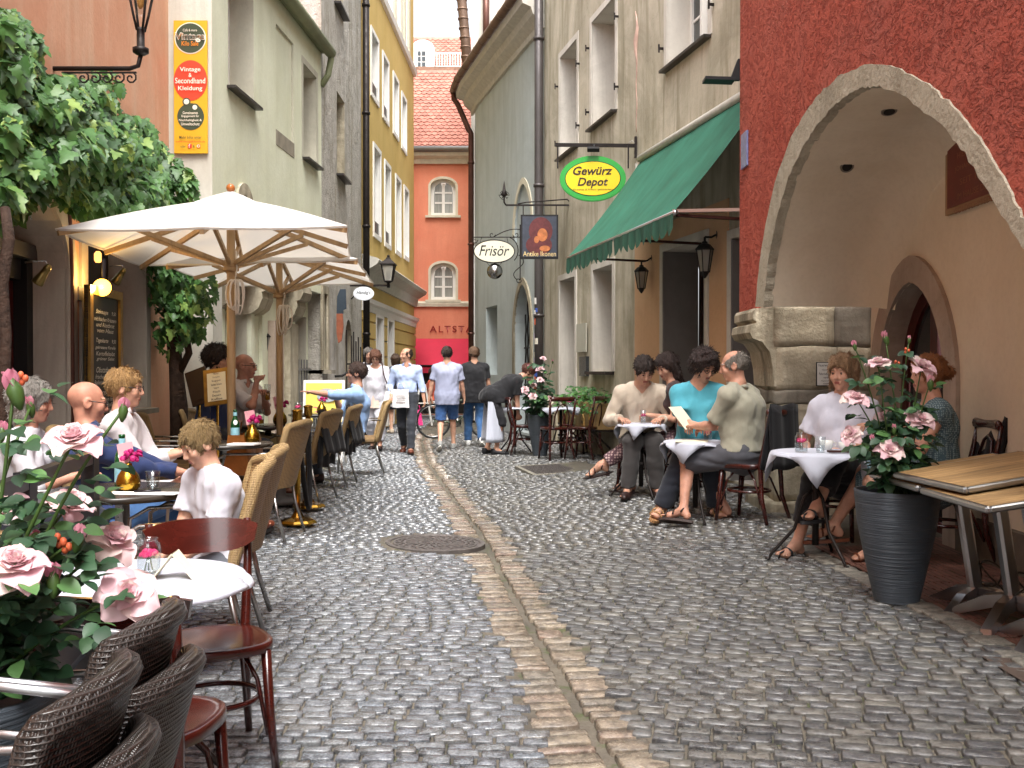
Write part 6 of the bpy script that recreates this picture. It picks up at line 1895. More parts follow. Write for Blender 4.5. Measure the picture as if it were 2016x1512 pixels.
 F.cone(nb - up * .03, hc + HM @ V(0, -.02, -.05), .06 if not fem else .05, .053 if not fem else .046, .03)
 for sg in (0, 1): F.cone(nb + up * .035, SH[sg], .035, .05, .05)
 for i in (0, 1):
  sg = -1 if i == 0 else 1
  aw = .86 if fem else 1.0; aw *= (1 + fat * 1.5)
  F.cone(SH[i], el[i], .05 * aw, .038 * aw, .025)
  F.cone(el[i], lerp(el[i], wr[i], .4), .037 * aw, .036 * aw, .015); F.cone(lerp(el[i], wr[i], .4), wr[i], .036 * aw, .025 * aw, .012, flat=None)

  d = (wr[i] - el[i]).normalized()
  pn = rt * (-sg); pn = pn - d * pn.dot(d)
  if hands[i] is not None and abs(d.z) < .75: pn = V(0, 0, -1) - d * (-d.z)
  pn.normalize(); ac = d.cross(pn).normalized()
  if ac.dot(V(0, 0, 1)) < 0 and abs(ac.z) > .3: ac = -ac
  elif abs(ac.z) <= .3 and ac.dot(V(-sg, .5, 0)) < 0: ac = -ac
  g = grip[i]
  if res < .02:
   F.cone(wr[i], wr[i] + d * .03, .025, .027, .012, flat=(pn, .65))
   F.cone(wr[i] + d * .045 - ac * .018, wr[i] + d * .045 + ac * .018, .026, .027, .014, flat=(pn, .55))
   fr = .0085 if res < .013 else .0105
   for j, (o_, L) in enumerate(((-.033, .06), (-.011, .073), (.011, .078), (.032, .07))):
    b_ = wr[i] + d * .075 + ac * o_
    dj = (d + ac * o_ * 1.6).normalized(); c_ = math.cos(g * 1.3 + .15); s_ = math.sin(g * 1.3 + .15)
    m_ = b_ + (dj * c_ + pn * s_) * L * .52; c2, s2 = math.cos(g * 2.6 + .3), math.sin(g * 2.6 + .3)
    F.cone(b_ - d * .012, m_, fr * 1.1, fr, .004); F.cone(m_, m_ + (dj * c2 + pn * s2) * L * .48, fr, fr * .8, .003)
   tb = wr[i] + d * .025 + ac * .025; tm = tb + (d * .6 + ac * .55 + pn * .3).normalized() * .042
   F.cone(tb, tm, .014, .0115, .01); F.cone(tm, tm + (d * .85 + ac * .1 + pn * .4).normalized() * .034, .011, .0085, .004)
  else: F.cone(wr[i] + d * .03, wr[i] + d * .11, .035, .025, .02, flat=(pn, .6))

  F.cone(HP[i], kn[i], .088 + fat * .2, .056, .04); F.ell(kn[i], (.056,) * 3, .02)
  cal = lerp(kn[i], an[i], .32); sd_ = (an[i] - kn[i]).normalized()
  fdir = V(*feet[i][3]) if len(feet[i]) > 3 else V(sg * .18, 1, 0)
  bk = -(fdir - sd_ * fdir.dot(sd_)); bk = bk.normalized() if bk.length > .01 else V(0, -1, 0)
  F.cone(kn[i], an[i], .053, .034, .02); F.cone(cal + bk * .018 - sd_ * .06, cal + bk * .014 + sd_ * .08, .045, .036, .03)
  fd = fdir.normalized(); fu = (-sd_ - fd * (-sd_).dot(fd)); fu = fu.normalized() if fu.length > .01 else V(0, 0, 1)
  heel = an[i] - fu * .045 - fd * .035; ball = an[i] - fu * .058 + fd * .115
  F.cone(an[i], heel, .034, .033, .02); F.cone(an[i] + fd * .02 - fu * .01, ball, .035, .026, .025); F.cone(ball - fd.cross(fu) * .022, ball + fd.cross(fu) * .022, .022, .022, .015)
  for j in range(5): q_ = ball + fd.cross(fu) * (.034 - .017 * j) * (1 if i else -1); F.cone(q_, q_ + fd * (.05 - .006 * j), .0125 - .001 * j, .0105 - .001 * j, .004)
 # head
 F.ell(H(0, -.018, .032), (.076, .097, .086), .015, M3=HM); F.ell(H(0, .026, -.035), (.058, .066, .078), .03, M3=HM)
 F.ell(H(0, .066, -.094), (.024, .022, .02), .02, M3=HM)
 F.cone(H(-.035, .08, .026), H(.035, .08, .026), .012, .012, .014)
 for sg in (-1, 1):
  F.ell(H(.032 * sg, .098, .006), (.017, .014, .012), .008, 'sub', M3=HM)
  F.ell(H(.031 * sg, .078, .006), (.0135, .0135, .0125), .002, M3=HM)
  F.ell(H(.038 * sg, .066, -.025), (.024, .022, .024), .02, M3=HM)
  F.ell(H(.078 * sg, -.008, -.004), (.011, .026, .034), .008, M3=HM); F.ell(H(.087 * sg, -.002, 0), (.005, .014, .02), .004, 'sub', M3=HM)
 F.cone(H(0, .09, .012), H(0, .107, -.028), .0085, .0115, .012); F.ell(H(0, .096, -.033), (.017, .011, .008), .008, M3=HM)
 F.cone(H(-.017, .088, -.058), H(.017, .088, -.058), .0075, .0075, .007); F.cone(H(-.015, .087, -.068), H(.015, .087, -.068), .008, .008, .007); F.cone(H(-.022, .095, -.0635), H(.022, .095, -.0635), .0022, .0022, .002, 'sub')
 P, Q = F.mesh()
 cen = P[Q].mean(1); mi = np.zeros(len(Q), int)
 hinv = np.array(HM.transposed()); loc = ((cen - np.array(hc)) @ hinv.T) / hs
 ax_, ay_, az_ = np.abs(loc[:, 0]), loc[:, 1], loc[:, 2]
 mi[(ax_ < .021) & (ay_ > .082) & (np.abs(az_ + .0635) < .0085)] = 1
 mi[((ax_ - .031) ** 2 + (az_ - .006) ** 2 < .0082 ** 2) & (ay_ > .06)] = 2
 mi[((ax_ - .033) ** 2 / .019 ** 2 + (az_ - .03) ** 2 / .0046 ** 2 < 1) & (ay_ > .06)] = 3
 HMAT = hairmat(hair[1])
 place('body', np_mesh('body', P, Q, [skin(sk), m_lip, m_eyew, HMAT], mi), root)
 # ---------------- hair
 def Fh(m=.17, r=.008, lowz=.0): return Field(*[axis(hc[q] - m - (lowz if q == 2 else 0), hc[q] + m, r) for q in range(3)])
 st = hair[0]
 if st != 'none':
  F = Fh(.19, .0075 if res < .013 else .01, .2 if st in ('long', 'bob', 'pony', 'bun') else 0)
  g_ = {'short': .012, 'boy': .013, 'crop': .006, 'rim': .006, 'bald': .003, 'curly': .03, 'bob': .022, 'long': .016, 'pony': .012, 'bun': .012, 'messy': .03}[st]
  F.ell(H(0, -.02, .034), (.078 + g_, .1 + g_, .088 + g_), 0, M3=HM)
  if st in ('bob', 'long'):
   for sg in (-1, 1): F.cone(H(.07 * sg, -.02, .02), H(.075 * sg, -.02, -.09 if st == 'bob' else -.12), .034, .03, .03)
   F.cone(H(0, -.075, .02), H(0, -.07, -.1 if st == 'bob' else -.22), .062, .05, .03)
  if st == 'long':
   for sg in (-1, 1): F.cone(H(.06 * sg, -.05, -.1), H(.06 * sg, -.03, -.27), .04, .02, .03)
  if st == 'bun': F.ell(H(0, -.13, -.0), (.045,) * 3, .015)
  if st == 'pony': F.cone(H(0, -.115, .02), H(0, -.15, -.15), .032, .012, .02)
  F.ell(H(0, .105, -.05), (.075, .07, .105 if st in ('short', 'crop', 'curly', 'messy', 'boy') else .1), .012, 'sub', M3=HM)
  if st in ('short', 'crop', 'boy', 'curly', 'messy', 'rim', 'bald'):
   for sg in (-1, 1): F.ell(H(.1 * sg, .03, -.06), (.05, .05, .055), .01, 'sub', M3=HM)
   F.ell(H(0, -.06, -.145), (.12, .13, .09), .01, 'sub', M3=HM)
  if st in ('rim', 'bald'): F.ell(H(0, .05, .12), (.1, .135, .1), .01, 'sub', M3=HM)
  F.wrinkle({'curly': .007, 'messy': .008, 'boy': .005}.get(st, .0045), 110, sd, (1, 1, .25))
  P, Q = F.mesh()
  if len(Q):
   rs = np.random.RandomState(sd); cen = P[Q].mean(1); nr = np.cross(P[Q[:, 2]] - P[Q[:, 0]], P[Q[:, 3]] - P[Q[:, 1]]); nr /= np.linalg.norm(nr, axis=1)[:, None] + 1e-9
   out_ = cen - np.array(hc); nr *= np.sign((nr * out_).sum(1))[:, None]
   pk = rs.choice(len(Q), min(1300, len(Q)), False); b = cen[pk]; n_ = nr[pk]; cr_ = np.array(H(0, -.05, .13)); fl_ = b - cr_; fl_ -= n_ * (fl_ * n_).sum(1)[:, None]; fl_ /= np.linalg.norm(fl_, axis=1)[:, None] + 1e-9
   ln_ = rs.uniform(.01, .025, (len(pk), 1)) * (1.25 if st in ('messy', 'curly') else 1); wv = np.cross(fl_, n_) * .0018; jit = rs.normal(0, .3, b.shape)
   tip = b + (fl_ + n_ * rs.uniform(.1, .38, (len(pk), 1)) + jit * .8) * ln_; md_ = (b + tip) / 2 + n_ * .004; k0 = len(P)
   P = np.concatenate([P, b - wv - n_ * .003, b + wv - n_ * .003, md_ + wv * .8, tip]); m_ = len(pk); i_ = np.arange(m_); Q = np.concatenate([Q, np.stack([k0 + i_, k0 + m_ + i_, k0 + 2 * m_ + i_, k0 + 3 * m_ + i_], 1)])
   place('hair', np_mesh('hair', P, Q, [HMAT]), root)
 # ---------------- clothes: the same limbs, grown and cut to length
 cr = res if res < .013 else res * .9
 if top:
  tm, slv, neck, hem, loose = top
  lo2 = np.array([min(p[q] for p in [pel, nb] + SH + el + wr) for q in range(3)]) - .2; hi2 = np.array([max(p[q] for p in [pel, nb] + SH + el + wr) for q in range(3)]) + .2
  lo2[2] -= max(0, hem)
  F = Field(*[axis(lo2[q], hi2[q], cr) for q in range(3)]); o = .008 + loose * .35; tuck = hem < -.05; oh = o + (0 if tuck else .014)
  F.cone(pel - rt0 * .075, pel + rt0 * .075, .115 + oh, .115 + oh, .03)
  F.cone(pel - up * .04, waist, .128 * bw + oh + .3 * fat + loose * .4, .115 * bw + o + .4 * fat + loose * .4, .06, flat=(fw, .8))
  F.cone(waist - rt * .04, waist + rt * .04, .1 * bw + o + fat * .4 + loose * .7, .1 * bw + o + fat * .4 + loose * .7, .06)
  F.cone(chest - rt * .065, chest + rt * .065, .112 * bw + o + fat * .3 + loose * .3, .112 * bw + o + fat * .3 + loose * .3, .07)
  F.cone(SH[0] * .93 + nb * .07, SH[1] * .93 + nb * .07, .06 + o, .06 + o, .06)
  if fat: F.ell(waist + fw * (.04 + fat * .4), (.12 + fat + o, .1 + fat + o, .13 + fat * .6 + o), .06)
  if fem:
   for sg in (-1, 1): F.ell(chest + rt * (.075 * sg) + fw * .085 - up * .01, (.066 + o,) * 3, .05)
  for sg in (0, 1): F.cone(nb + up * .03, SH[sg], .033 + o, .05 + o, .05)
  if seat is None and not tuck:
   for sg in (-1, 1): F.cone(chest + rt * (.06 * sg), pel + rt0 * (.07 * sg) - V(0, 0, .3), .112 * bw + oh, .118 * bw + oh, .05)
  if hem > .12:
   F.cone(pel, pel - V(0, 0, hem * .6) + (V(0, .12, 0) if seat else V(0, 0, 0)), .16, .19, .06, flat=(V(0, 1, 0), .85))
  for i in (0, 1):
   aw = (.86 if fem else 1.0) * (1 + fat * 1.5); oo = .007 + loose * .45
   if slv > 0:
    t1 = min(1, slv * 2); F.cone(SH[i], lerp(SH[i], el[i], t1), .052 * aw + oo, .042 * aw + oo + (.012 + loose * .4 if slv < .5 else 0), .03, c1=slv < .5)
    if slv > .5: F.cone(el[i], lerp(el[i], wr[i], (slv - .5) * 2 * .97), .041 * aw + oo, .03 + oo * .9, .02, c1=True)
   else: F.cone(nb + up * .02, SH[i] - up * .0, .04 + o, .03 + o, .03)
  F.wrinkle(.0024 + loose * .1, 27, sd + 50, (1, 1, .5))
  F.wrinkle(.0017, 58, sd + 90, (1, 1, .45))
  nk = {'crew': (.0, .062), 'v': (.02, .075), 'scoop': (.035, .1), 'shirt': (.02, .066)}[neck]
  F.ell(nb + up * .055 + fw * nk[0], (nk[1], nk[1] * (.95 if neck != 'scoop' else 1.05), .062 if neck != 'scoop' else .085), .006, 'sub', M3=base)
  if neck in ('v', 'shirt'): F.cone(nb + up * .03 + fw * .08, chest + fw * .16 + up * (.04 if neck == 'v' else .08), .05, .008, .01, 'sub')
  if slv == 0:
   pass
  if tuck: F.cut(pel + up * .085, -up)
  else: F.cut((0, 0, pel.z - .1 - hem if seat is None else pel.z + .015 - (hem if hem > .12 else 0)), (0, 0, -1))
  P, Q = F.mesh(); place(extra.get('top_name', 'shirt') if extra else 'shirt', np_mesh('shirt', P, Q, [tm]), root)
  if neck == 'shirt':
   mb = MB(); rows = []
   for k, (dz, rr2) in enumerate(((-.008, .07), (.03, .068), (.036, .07), (.004, .088))):
    rows.append([nb + up * (dz + .012 - .014 * math.cos(a)) + rt * (math.sin(a) * rr2) - fw * (math.cos(a) * rr2 * .95 - .008) for a in np.linspace(-2.55, 2.55, 17)])
   mb.grid(rows); c_ = mb.build('collar', tm, root); md = c_.modifiers.new('thick', 'SOLIDIFY'); md.thickness = .004
 if legs:
  lm, ll, loose, kind = legs
  lo2 = np.array([min(p[q] for p in [pel] + kn + an) for q in range(3)]) - .2; hi2 = np.array([max(p[q] for p in [pel] + kn + an) for q in range(3)]) + .2
  hi2[2] = max(pel.z, kn[0].z, kn[1].z) + .16
  F = Field(*[axis(lo2[q], hi2[q], cr) for q in range(3)]); o = .009 + loose * .4
  F.cone(pel - rt0 * .075, pel + rt0 * .075, .116 + o, .116 + o, .03); F.cone(pel - up * .02, pel + up * .09, .13 + o + .3 * fat, .122 + o + .35 * fat, .05, flat=(fw, .8))
  for i in (0, 1):
   t1 = min(1, ll * 2); F.cone(HP[i], lerp(HP[i], kn[i], t1), .09 + o + fat * .2, lerp(.09, .06, t1) + o + loose * t1 + (.006 if ll < .5 else 0), .04, c1=ll <= .5)
   if ll > .5:
    t2 = (ll - .5) * 2 * .99; e_ = lerp(kn[i], an[i], t2)
    F.cone(kn[i], e_, .062 + o + loose * .9, lerp(.06, .044, t2) + o + loose, .03, c1=True)
  if kind == 'skirt':
   F.cone(lerp(HP[0], HP[1], .5), lerp(lerp(kn[0], kn[1], .5), pel, .12), .15, .14, .06, flat=(V(0, .3, 1), .75), c1=False)
  F.wrinkle(.0024 + loose * .06, 28, sd + 20, (.5, .5, 1.2)); F.wrinkle(.0015, 60, sd + 21, (.4, .4, 1.2))
  F.cut(pel + up * .1, up) if seat is None else F.cut(pel + V(0, 0, .15), (0, 0, 1))
  P, Q = F.mesh(); place({'skirt': 'skirt', 'shorts': 'shorts'}.get(kind, 'trousers'), np_mesh('trousers', P, Q, [lm]), root)
 if shoes:
  smat, kind = shoes
  for i in (0, 1):
   sg = -1 if i == 0 else 1
   sd_ = (an[i] - kn[i]).normalized(); fdir = V(*feet[i][3]) if len(feet[i]) > 3 else V(sg * .18, 1, 0); fd = fdir.normalized(); fu = (-sd_ - fd * (-sd_).dot(fd)); fu = fu.normalized() if fu.length > .01 else V(0, 0, 1); wd = fd.cross(fu)
   heel = an[i] - fu * .045 - fd * .04; ball = an[i] - fu * .06 + fd * .115
   if kind in ('shoe', 'sneaker'):
    F = Field(*[axis(min(heel[q], ball[q], an[i][q]) - .14, max(heel[q], ball[q], an[i][q]) + .14, .0095) for q in range(3)])
    F.cone(heel - fu * .005, heel + fu * .035, .042, .04, .02); F.cone(heel + fd * .03 + fu * .005, ball, .045, .036, .03); F.cone(ball - wd * .02, ball + wd * .02 + fd * .01, .035, .034, .02); F.cone(ball, ball + fd * .065 - fu * .006, .036, .028, .02)
    F.cut(an[i] - fu * .084, -fu); F.cut(an[i] + fu * .015, fu)
    P, Q = F.mesh(); sh_ = place('shoe', np_mesh('shoe', P, Q, [smat]), root)
   out = []
   for k in range(18):
    a = 2 * PI * k / 18; out.append(lerp(heel, ball, .58) + fd * (.148 * math.cos(a)) + wd * ((.043 + .008 * math.cos(a)) * math.sin(a)) - fu * (.031))
   if kind != 'heel':
    mb = MB(); mb.prism(out, -fu * .02); mb.build('sole', m_white_trim if kind == 'sneaker' else (smat if kind != 'shoe' else MATS['matt_black']), root if kind not in ('shoe', 'sneaker') else sh_)
   if kind in ('sandal', 'flipflop', 'heel'):
    mb = MB()
    for (c_, w_) in ([(ball + fd * .01, .045), (ball - fd * .045 + fu * .02, .043), (an[i] - fu * .015, .041)] if kind != 'flipflop' else [(ball - fd * .02 + fu * .01, .044)]):
     tl = .8 if c_ is an[i] else 0
     mb.tube([c_ + wd * (w_ * 1.02 * math.cos(a)) + (fu * .85 + fd * -.5 * (1 if w_ < .042 else 0)) * (.036 * math.sin(a)) for a in np.linspace(-.5, PI + .5, 13)], .007, 6, flat=1)
    if kind == 'flipflop': mb.tube([ball + fu * .028 - fd * .01, ball + fd * .045 + fu * .015, ball + fd * .055 - fu * .02], .006, 6)
    if kind == 'heel':
     mb.prism(out, -fu * .012); mb.box(heel - fu * .05, (.035, .035, .05))
    mb.build('shoe', smat, root)
 if glasses:
  mb = MB()
  for sg in (-1, 1):
   mb.tube([H(.033 * sg + .022 * math.cos(a), .104 - .008 * abs(math.cos(a)) , .004 + .016 * math.sin(a)) for a in np.linspace(0, 2 * PI, 14)[:-1]], .0025, 5, closed=True); mb.tube([H(.055 * sg, .096, .008), H(.077 * sg, .06, .01), H(.083 * sg, -.005, .012)], .0028, 5)
  mb.tube([H(-.011, .106, .008), H(0, .11, .011), H(.011, .106, .008)], .0022, 5)
  mb.build('glasses', glasses, root)
 return dict(root=root, pel=pel, nb=nb, hc=hc, H=H, el=el, wr=wr, kn=kn, an=an, fw=fw, up=up, rt=rt, SH=SH, HP=HP)
# ================================================================ THE PEOPLE IN THE STREET
def X(px, y): return (px - CX) / FPX * y
m_gl = M('dark_glasses', '#1D1715', .3)
# --- walkers
yb = 16.6
P_bm = person('man in a light blue shirt and dark trousers walking towards the viewer, looking aside', X(801, yb), yb, 180, s=.985, z0=hz(X(801, yb), yb), sk='#B98063', hair=('rim', '#4A382C'), head=(0, -48, 0),
  top=(cloth('#AFC0E2', 'pale_blue_shirt'), .86, 'shirt', -.1, .012), legs=(cloth('#2B2E35', 'charcoal_trousers'), 1, .006, 't'), shoes=(M('tan_leather', '#5E2E1C', .35), 'shoe'),
  hands=[V(-.34, .12, .80), V(-.0 + .31, .0, .86)][::-1] if False else [V(-.3, .06, .84), V(.24, .16, .96)], feet=[(-.09, .26, .095, (-.1, 1, .15)), (.08, -.26, .14, (.1, 1, -.55))], res=.014)
yw = 17.0
P_ww = person('woman in white blouse and white trousers with a peach hem walking and looking down', X(740, yw), yw, 178, s=.96, z0=hz(X(740, yw), yw), fem=True, fat=.02, sk='#BC8468', hair=('bob', '#6B4430'), head=(-26, 4, 0), glasses=m_gl,
  top=(cloth('#CBC9D0', 'white_blouse'), .8, 'scoop', .03, .022), legs=(cloth('#C4C4CC', 'white_trousers'), .93, .022, 't'), shoes=(M('dark_shoe', '#2A1A18', .4), 'shoe'),
  hands=[V(-.27, .22, .92), V(.26, .05, .8)], feet=[(-.1, .2, .09, (-.1, 1, .1)), (.09, -.2, .12, (.1, 1, -.4))], res=.014)
mb = MB(); rows = []
for z, r_ in ((1.0, .165), (.92, .185), (.80, .20), (.74, .215)): rows.append([V(r_ * math.cos(a) * (1 + .04 * math.sin(14 * a)), r_ * .8 * math.sin(a) * (1 + .04 * math.sin(14 * a)), z) for a in np.linspace(0, 2 * PI, 57)])
mb.grid(rows); mb.build('tunic_hem', cloth('#DDBFAE', 'peach_hem'), P_ww['root'])
person('grey haired woman in white walking behind the woman in white', X(726, 18.0), 18.0, 180, s=.99, z0=hz(-2.5, 18), fem=True, sk='#B98468', hair=('short', '#6F6862'), head=(-10, 10, 0), top=(cloth('#D2D0D6', 'white_tee'), .45, 'crew', .03, .016), legs=(cloth('#D6D6DE', 'pale_trousers'), 1, .015, 't'), shoes=(MATS['dark_shoe'], 'shoe'), res=.018)
yg = 17.2
person('man in a grey striped tee shirt and denim shorts walking away', X(880, yg), yg, 4, s=1.0, z0=hz(X(880, yg), yg), sk='#C08B6E', hair=('short', '#33261E'), head=(0, 4, 0), top=(printed('striped_tee', '#AEB2C8', '#888EA8', 42, 'stripe'), .38, 'crew', .06, .014), legs=(cloth('#3A5E93', 'denim_blue', var=.2, vscale=30), .46, .012, 'shorts'),
  shoes=(M('grey_shoe', '#8F8F8C', .7), 'sneaker'), hands=[V(-.31, .03, .84), V(.3, .1, .85)], feet=[(-.12, -.24, .14, (-.15, 1, -.55)), (.11, .2, .09, (.15, 1, .1))], res=.014)
person('man in a black tee shirt and blue jeans walking away beside the waiter', X(934, 17.9), 17.9, 6, s=1.0, z0=hz(X(934, 17.9), 17.9), sk='#C08B6E', hair=('short', '#6A4E38'), head=(-4, 0, 0), top=(cloth('#16161A', 'black_tee'), .36, 'crew', .06, .016), legs=(cloth('#2E5480', 'jeans', var=.2, vscale=30), 1, .01, 't'),
  shoes=(M('white_shoe', '#DAD9D6', .6), 'sneaker'), hands=[V(-.3, .04, .85), V(.29, .06, .86)], feet=[(-.1, .18, .09, (-.1, 1, .1)), (.11, -.24, .14, (.15, 1, -.5))], res=.014)
# --- waiter
yq = 15.9
P_wt = person('waiter in black with a long white apron bending over a table', X(966, yq), yq, -78, s=1.0, z0=hz(X(966, yq), yq), lean=60, sk='#B57E62', hair=('short', '#5A2F22'), head=(-38, 0, 0), top=(MATS['black_tee'], .4, 'crew', .02, .016), legs=(cloth('#1A1A1E', 'black_shorts'), .55, .014, 'shorts'),
  shoes=(M('black_sneaker', '#1B1B1E', .6), 'sneaker'), hands=[V(-.12, .47, .50), V(.1, .42, .45)], feet=[V(-.12, -.04, .085), V(.12, .06, .085)], armpole=[V(-.3, -.6, .3), V(.3, -.6, .3)], res=.013)
mb = MB(); rows = []
for z in np.linspace(.95, .2, 12): rows.append([V((.175 + .07 * (1.0 - z)) * math.sin(a) * (1 + .03 * math.sin(9 * a)), (.15 + .11 * (1.0 - z)) * math.cos(a) * (1 + .04 * math.sin(11 * a + z * 2)) - .03 * (1.0 - z), z) for a in np.linspace(-2.0, 2.0, 34)])
mb.grid(rows); ap = mb.build('apron', m_linen, P_wt['root']); ap.modifiers.new('thick', 'SOLIDIFY').thickness = .004
# --- right terrace
person('dark haired man in a loose beige shirt bent over the white table', X(1262, 10.1), 10.1, 176, seat=.38, s=1.06, z0=.07, lean=16, sk='#A8745A', hair=('short', '#2A1D16'), head=(-34, 14, 0), top=(cloth('#B9AC9A', 'beige_linen', bump=.3), .97, 'v', .1, .024), legs=(cloth('#3E3B3A', 'grey_brown_trousers'), 1, .01, 't'), shoes=(MATS['dark_shoe'], 'shoe'),
  hands=[V(-.16, .36, .70), V(.2, .36, .70)], feet=[V(-.12, .4, .085), V(.14, .42, .085)])
person('woman with long dark hair and patterned trousers leaning to the man in beige', X(1345, 9.95), 9.95, 84, seat=.40, s=1.05, z0=.07, fem=True, lean=10, sk='#B37E62', hair=('long', '#2C1B15'), head=(-24, 36, 0), top=(cloth('#3A2A2A', 'dark_top'), 0, 'scoop', .0, .01), legs=(printed('patterned_trousers', '#B79C98', '#5A4048', 38), .93, .008, 't'), shoes=(MATS['dark_shoe'], 'heel'),
  hands=[V(-.12, .3, .74), V(.1, .34, .76)], feet=[(-.04, .76, .27, (0, 1, -.25)), V(.06, .5, .1)], poles=[V(0, .6, 1), V(0, 1, .15)])
person('woman in a turquoise tee shirt and glasses reading a menu', X(1376, 8.75), 8.75, 172, seat=.39, s=1.06, z0=.07, fem=True, fat=.025, lean=8, sk='#B07A60', hair=('messy', '#2A1914'), head=(-30, 36, 0), glasses=m_gl, top=(cloth('#4C9FB0', 'turquoise_tee'), .33, 'v', .1, .012), legs=(cloth('#20242E', 'navy_trousers'), 1, .016, 't'), shoes=(M('tan_sandal', '#A57C52', .6), 'sandal'),
  hands=[V(-.26, .1, .5), V(.02, .4, .72)][::1], feet=[V(-.12, .3, .085), V(.3, .42, .085)], res=.011)
P_kh = person('grey haired man in a khaki shirt and grey shorts seen from behind, holding a menu', 1.84, 8.08, 50, seat=.42, s=1.0, z0=.09, fat=.03, lean=4, sk='#B5765A', hair=('rim', '#8E867C'), head=(-12, 26, 0), top=(cloth('#9D9A88', 'khaki_shirt', bump=.3), .42, 'shirt', .04, .016), legs=(cloth('#4B4C52', 'grey_shorts'), .47, .022, 'shorts'), shoes=(M('brown_sandal', '#352722', .6), 'sandal'),
  hands=[V(-.06, .40, .74), V(.12, .38, .72)], feet=[V(-.34, .34, .085), V(.1, .22, .085)], res=.011)
h_ = P_kh['wr']; mb = MB(); c0 = lerp(h_[0], h_[1], .5) + V(0, .06, .06)
mb.obox(c0 + V(-.12, .02, -.08), (.2, 0, 0), (0, .16, .18), (0, .003, -.003)); o_ = mb.build('menu', m_card); o_.location = P_kh['root'].location; o_.rotation_euler = P_kh['root'].rotation_euler; o_.scale = P_kh['root'].scale; tag(o_, 'cream menu card held up by the man in the khaki shirt', 'menu')
person('woman in a white tee shirt and black trousers with legs crossed at the bistro table', X(1660, 7.0), 7.0, 152, seat=.39, s=1.0, z0=.06, fem=True, fat=.03, lean=-3, sk='#BC8468', hair=('bob', '#8C6C4C'), head=(-4, -14, 0), top=(cloth('#C2C2CD', 'white_tee_bright'), .36, 'crew', .06, .016), legs=(cloth('#17171B', 'black_trousers'), .84, .012, 't'), shoes=(M('black_flipflop', '#1A1A1C', .6), 'flipflop'),
  hands=[V(-.14, .26, .72), V(.2, .2, .66)], feet=[(.04, .66, .36, (.35, 1, .05)), (.2, .5, .085, (.5, 1, 0))], poles=[V(.1, .5, 1), V(0, 1, .15)], res=.0105)
person('woman in a blue patterned dress with pinned up hair behind the roses', X(1842, 6.4), 6.4, 84, seat=.38, s=.98, z0=AZ, fem=True, fat=.015, lean=2, sk='#B57C60', hair=('bun', '#9A6238'), head=(-6, 6, 0), glasses=None, top=(printed('blue_dotted_dress', '#93A8AA', '#4A636D', 85), .0, 'scoop', .13, .012), legs=(MATS['blue_dotted_dress'], .5, .03, 'skirt'), shoes=(M('brown_leather_sandal', '#6A3A24', .5), 'sandal'),
  hands=[V(-.1, .3, .86), V(.12, .36, .84)], feet=[V(-.12, .40, .085), (.1, .62, .19, (.1, 1, -.1))], poles=[V(0, 1, .2), V(0, .8, .8)], res=.0105)
# --- left terrace
person('boy in a white tee shirt looking down at the wicker chair', -1.25, 4.32, 132, seat=.5, s=.75, lean=5, sk='#C8967A', hair=('boy', '#8F774E'), head=(-27, 0, 0), top=(cloth('#C2C2CB', 'white_boy_tee'), .34, 'crew', .06, .016), legs=(cloth('#5A5E66', 'grey_kids_shorts'), .47, .02, 'shorts'), shoes=(MATS['grey_shoe'], 'sneaker'),
  hands=[V(-.08, .3, .66), V(.08, .32, .66)], feet=[V(-.12, .4, .09), V(.12, .42, .09)], res=.0095)
person('bald man with glasses in a navy shirt and jeans with crossed legs', X(222, 5.7), 5.7, -66, seat=.36, s=.96, lean=-16, sk='#B0684A', hair=('none', '#8A6A48'), head=(-8, 4, 0), glasses=m_gl, top=(cloth('#1C2C55', 'navy_shirt', bump=.3), .96, 'shirt', .06, .02), legs=(cloth('#3E6290', 'light_jeans', var=.2, vscale=30), 1, .014, 't'), shoes=(MATS['tan_leather'], 'shoe'),
  hands=[V(-.1, .38, .72), V(.14, .36, .74)], feet=[V(-.1, .42, .085), (.0, .74, .42, (-.3, 1, .1))], poles=[V(0, 1, .2), V(.1, .5, 1)], res=.011)
person('fair haired person in a white shirt half hidden behind the bald man', X(238, 6.4), 6.4, -84, seat=.38, s=.98, lean=0, sk='#B97F60', hair=('short', '#A98452'), head=(-4, 0, 0), top=(cloth('#C6BFC0', 'white_shirt'), .85, 'shirt', .05, .024), legs=(cloth('#C2BEBC', 'stone_trousers'), 1, .012, 't'), shoes=(MATS['tan_leather'], 'shoe'), hands=[V(-.1, .36, .78), V(.1, .38, .78)], feet=[V(-.12, .4, .085), V(.1, .42, .085)], glasses=m_gl, res=.012)
person('grey haired person in a white shirt at the left edge behind the roses', X(36, 5.5), 5.5, -80, seat=.36, s=.95, fem=True, lean=4, sk='#B5765A', hair=('bob', '#8E8A82'), head=(-8, 0, 0), top=(cloth('#C6C5CA', 'white_shirt_b'), .5, 'crew', .05, .02), legs=(MATS['navy_trousers'], 1, .012, 't'), hands=[V(-.16, .42, .74), V(.12, .36, .76)], feet=[V(-.12, .4, .085), V(.1, .42, .085)], res=.012)
person('person with dark curly hair in navy behind the menu stands', X(424, 9.6), 9.6, -100, seat=.5, s=1.05, sk='#A8745A', hair=('curly', '#241814'), head=(0, 0, 0), top=(MATS['navy_shirt'], .9, 'crew', .05, .02), legs=(MATS['navy_trousers'], 1, .012, 't'), feet=[V(-.12, .4, .085), V(.1, .42, .085)], res=.014)
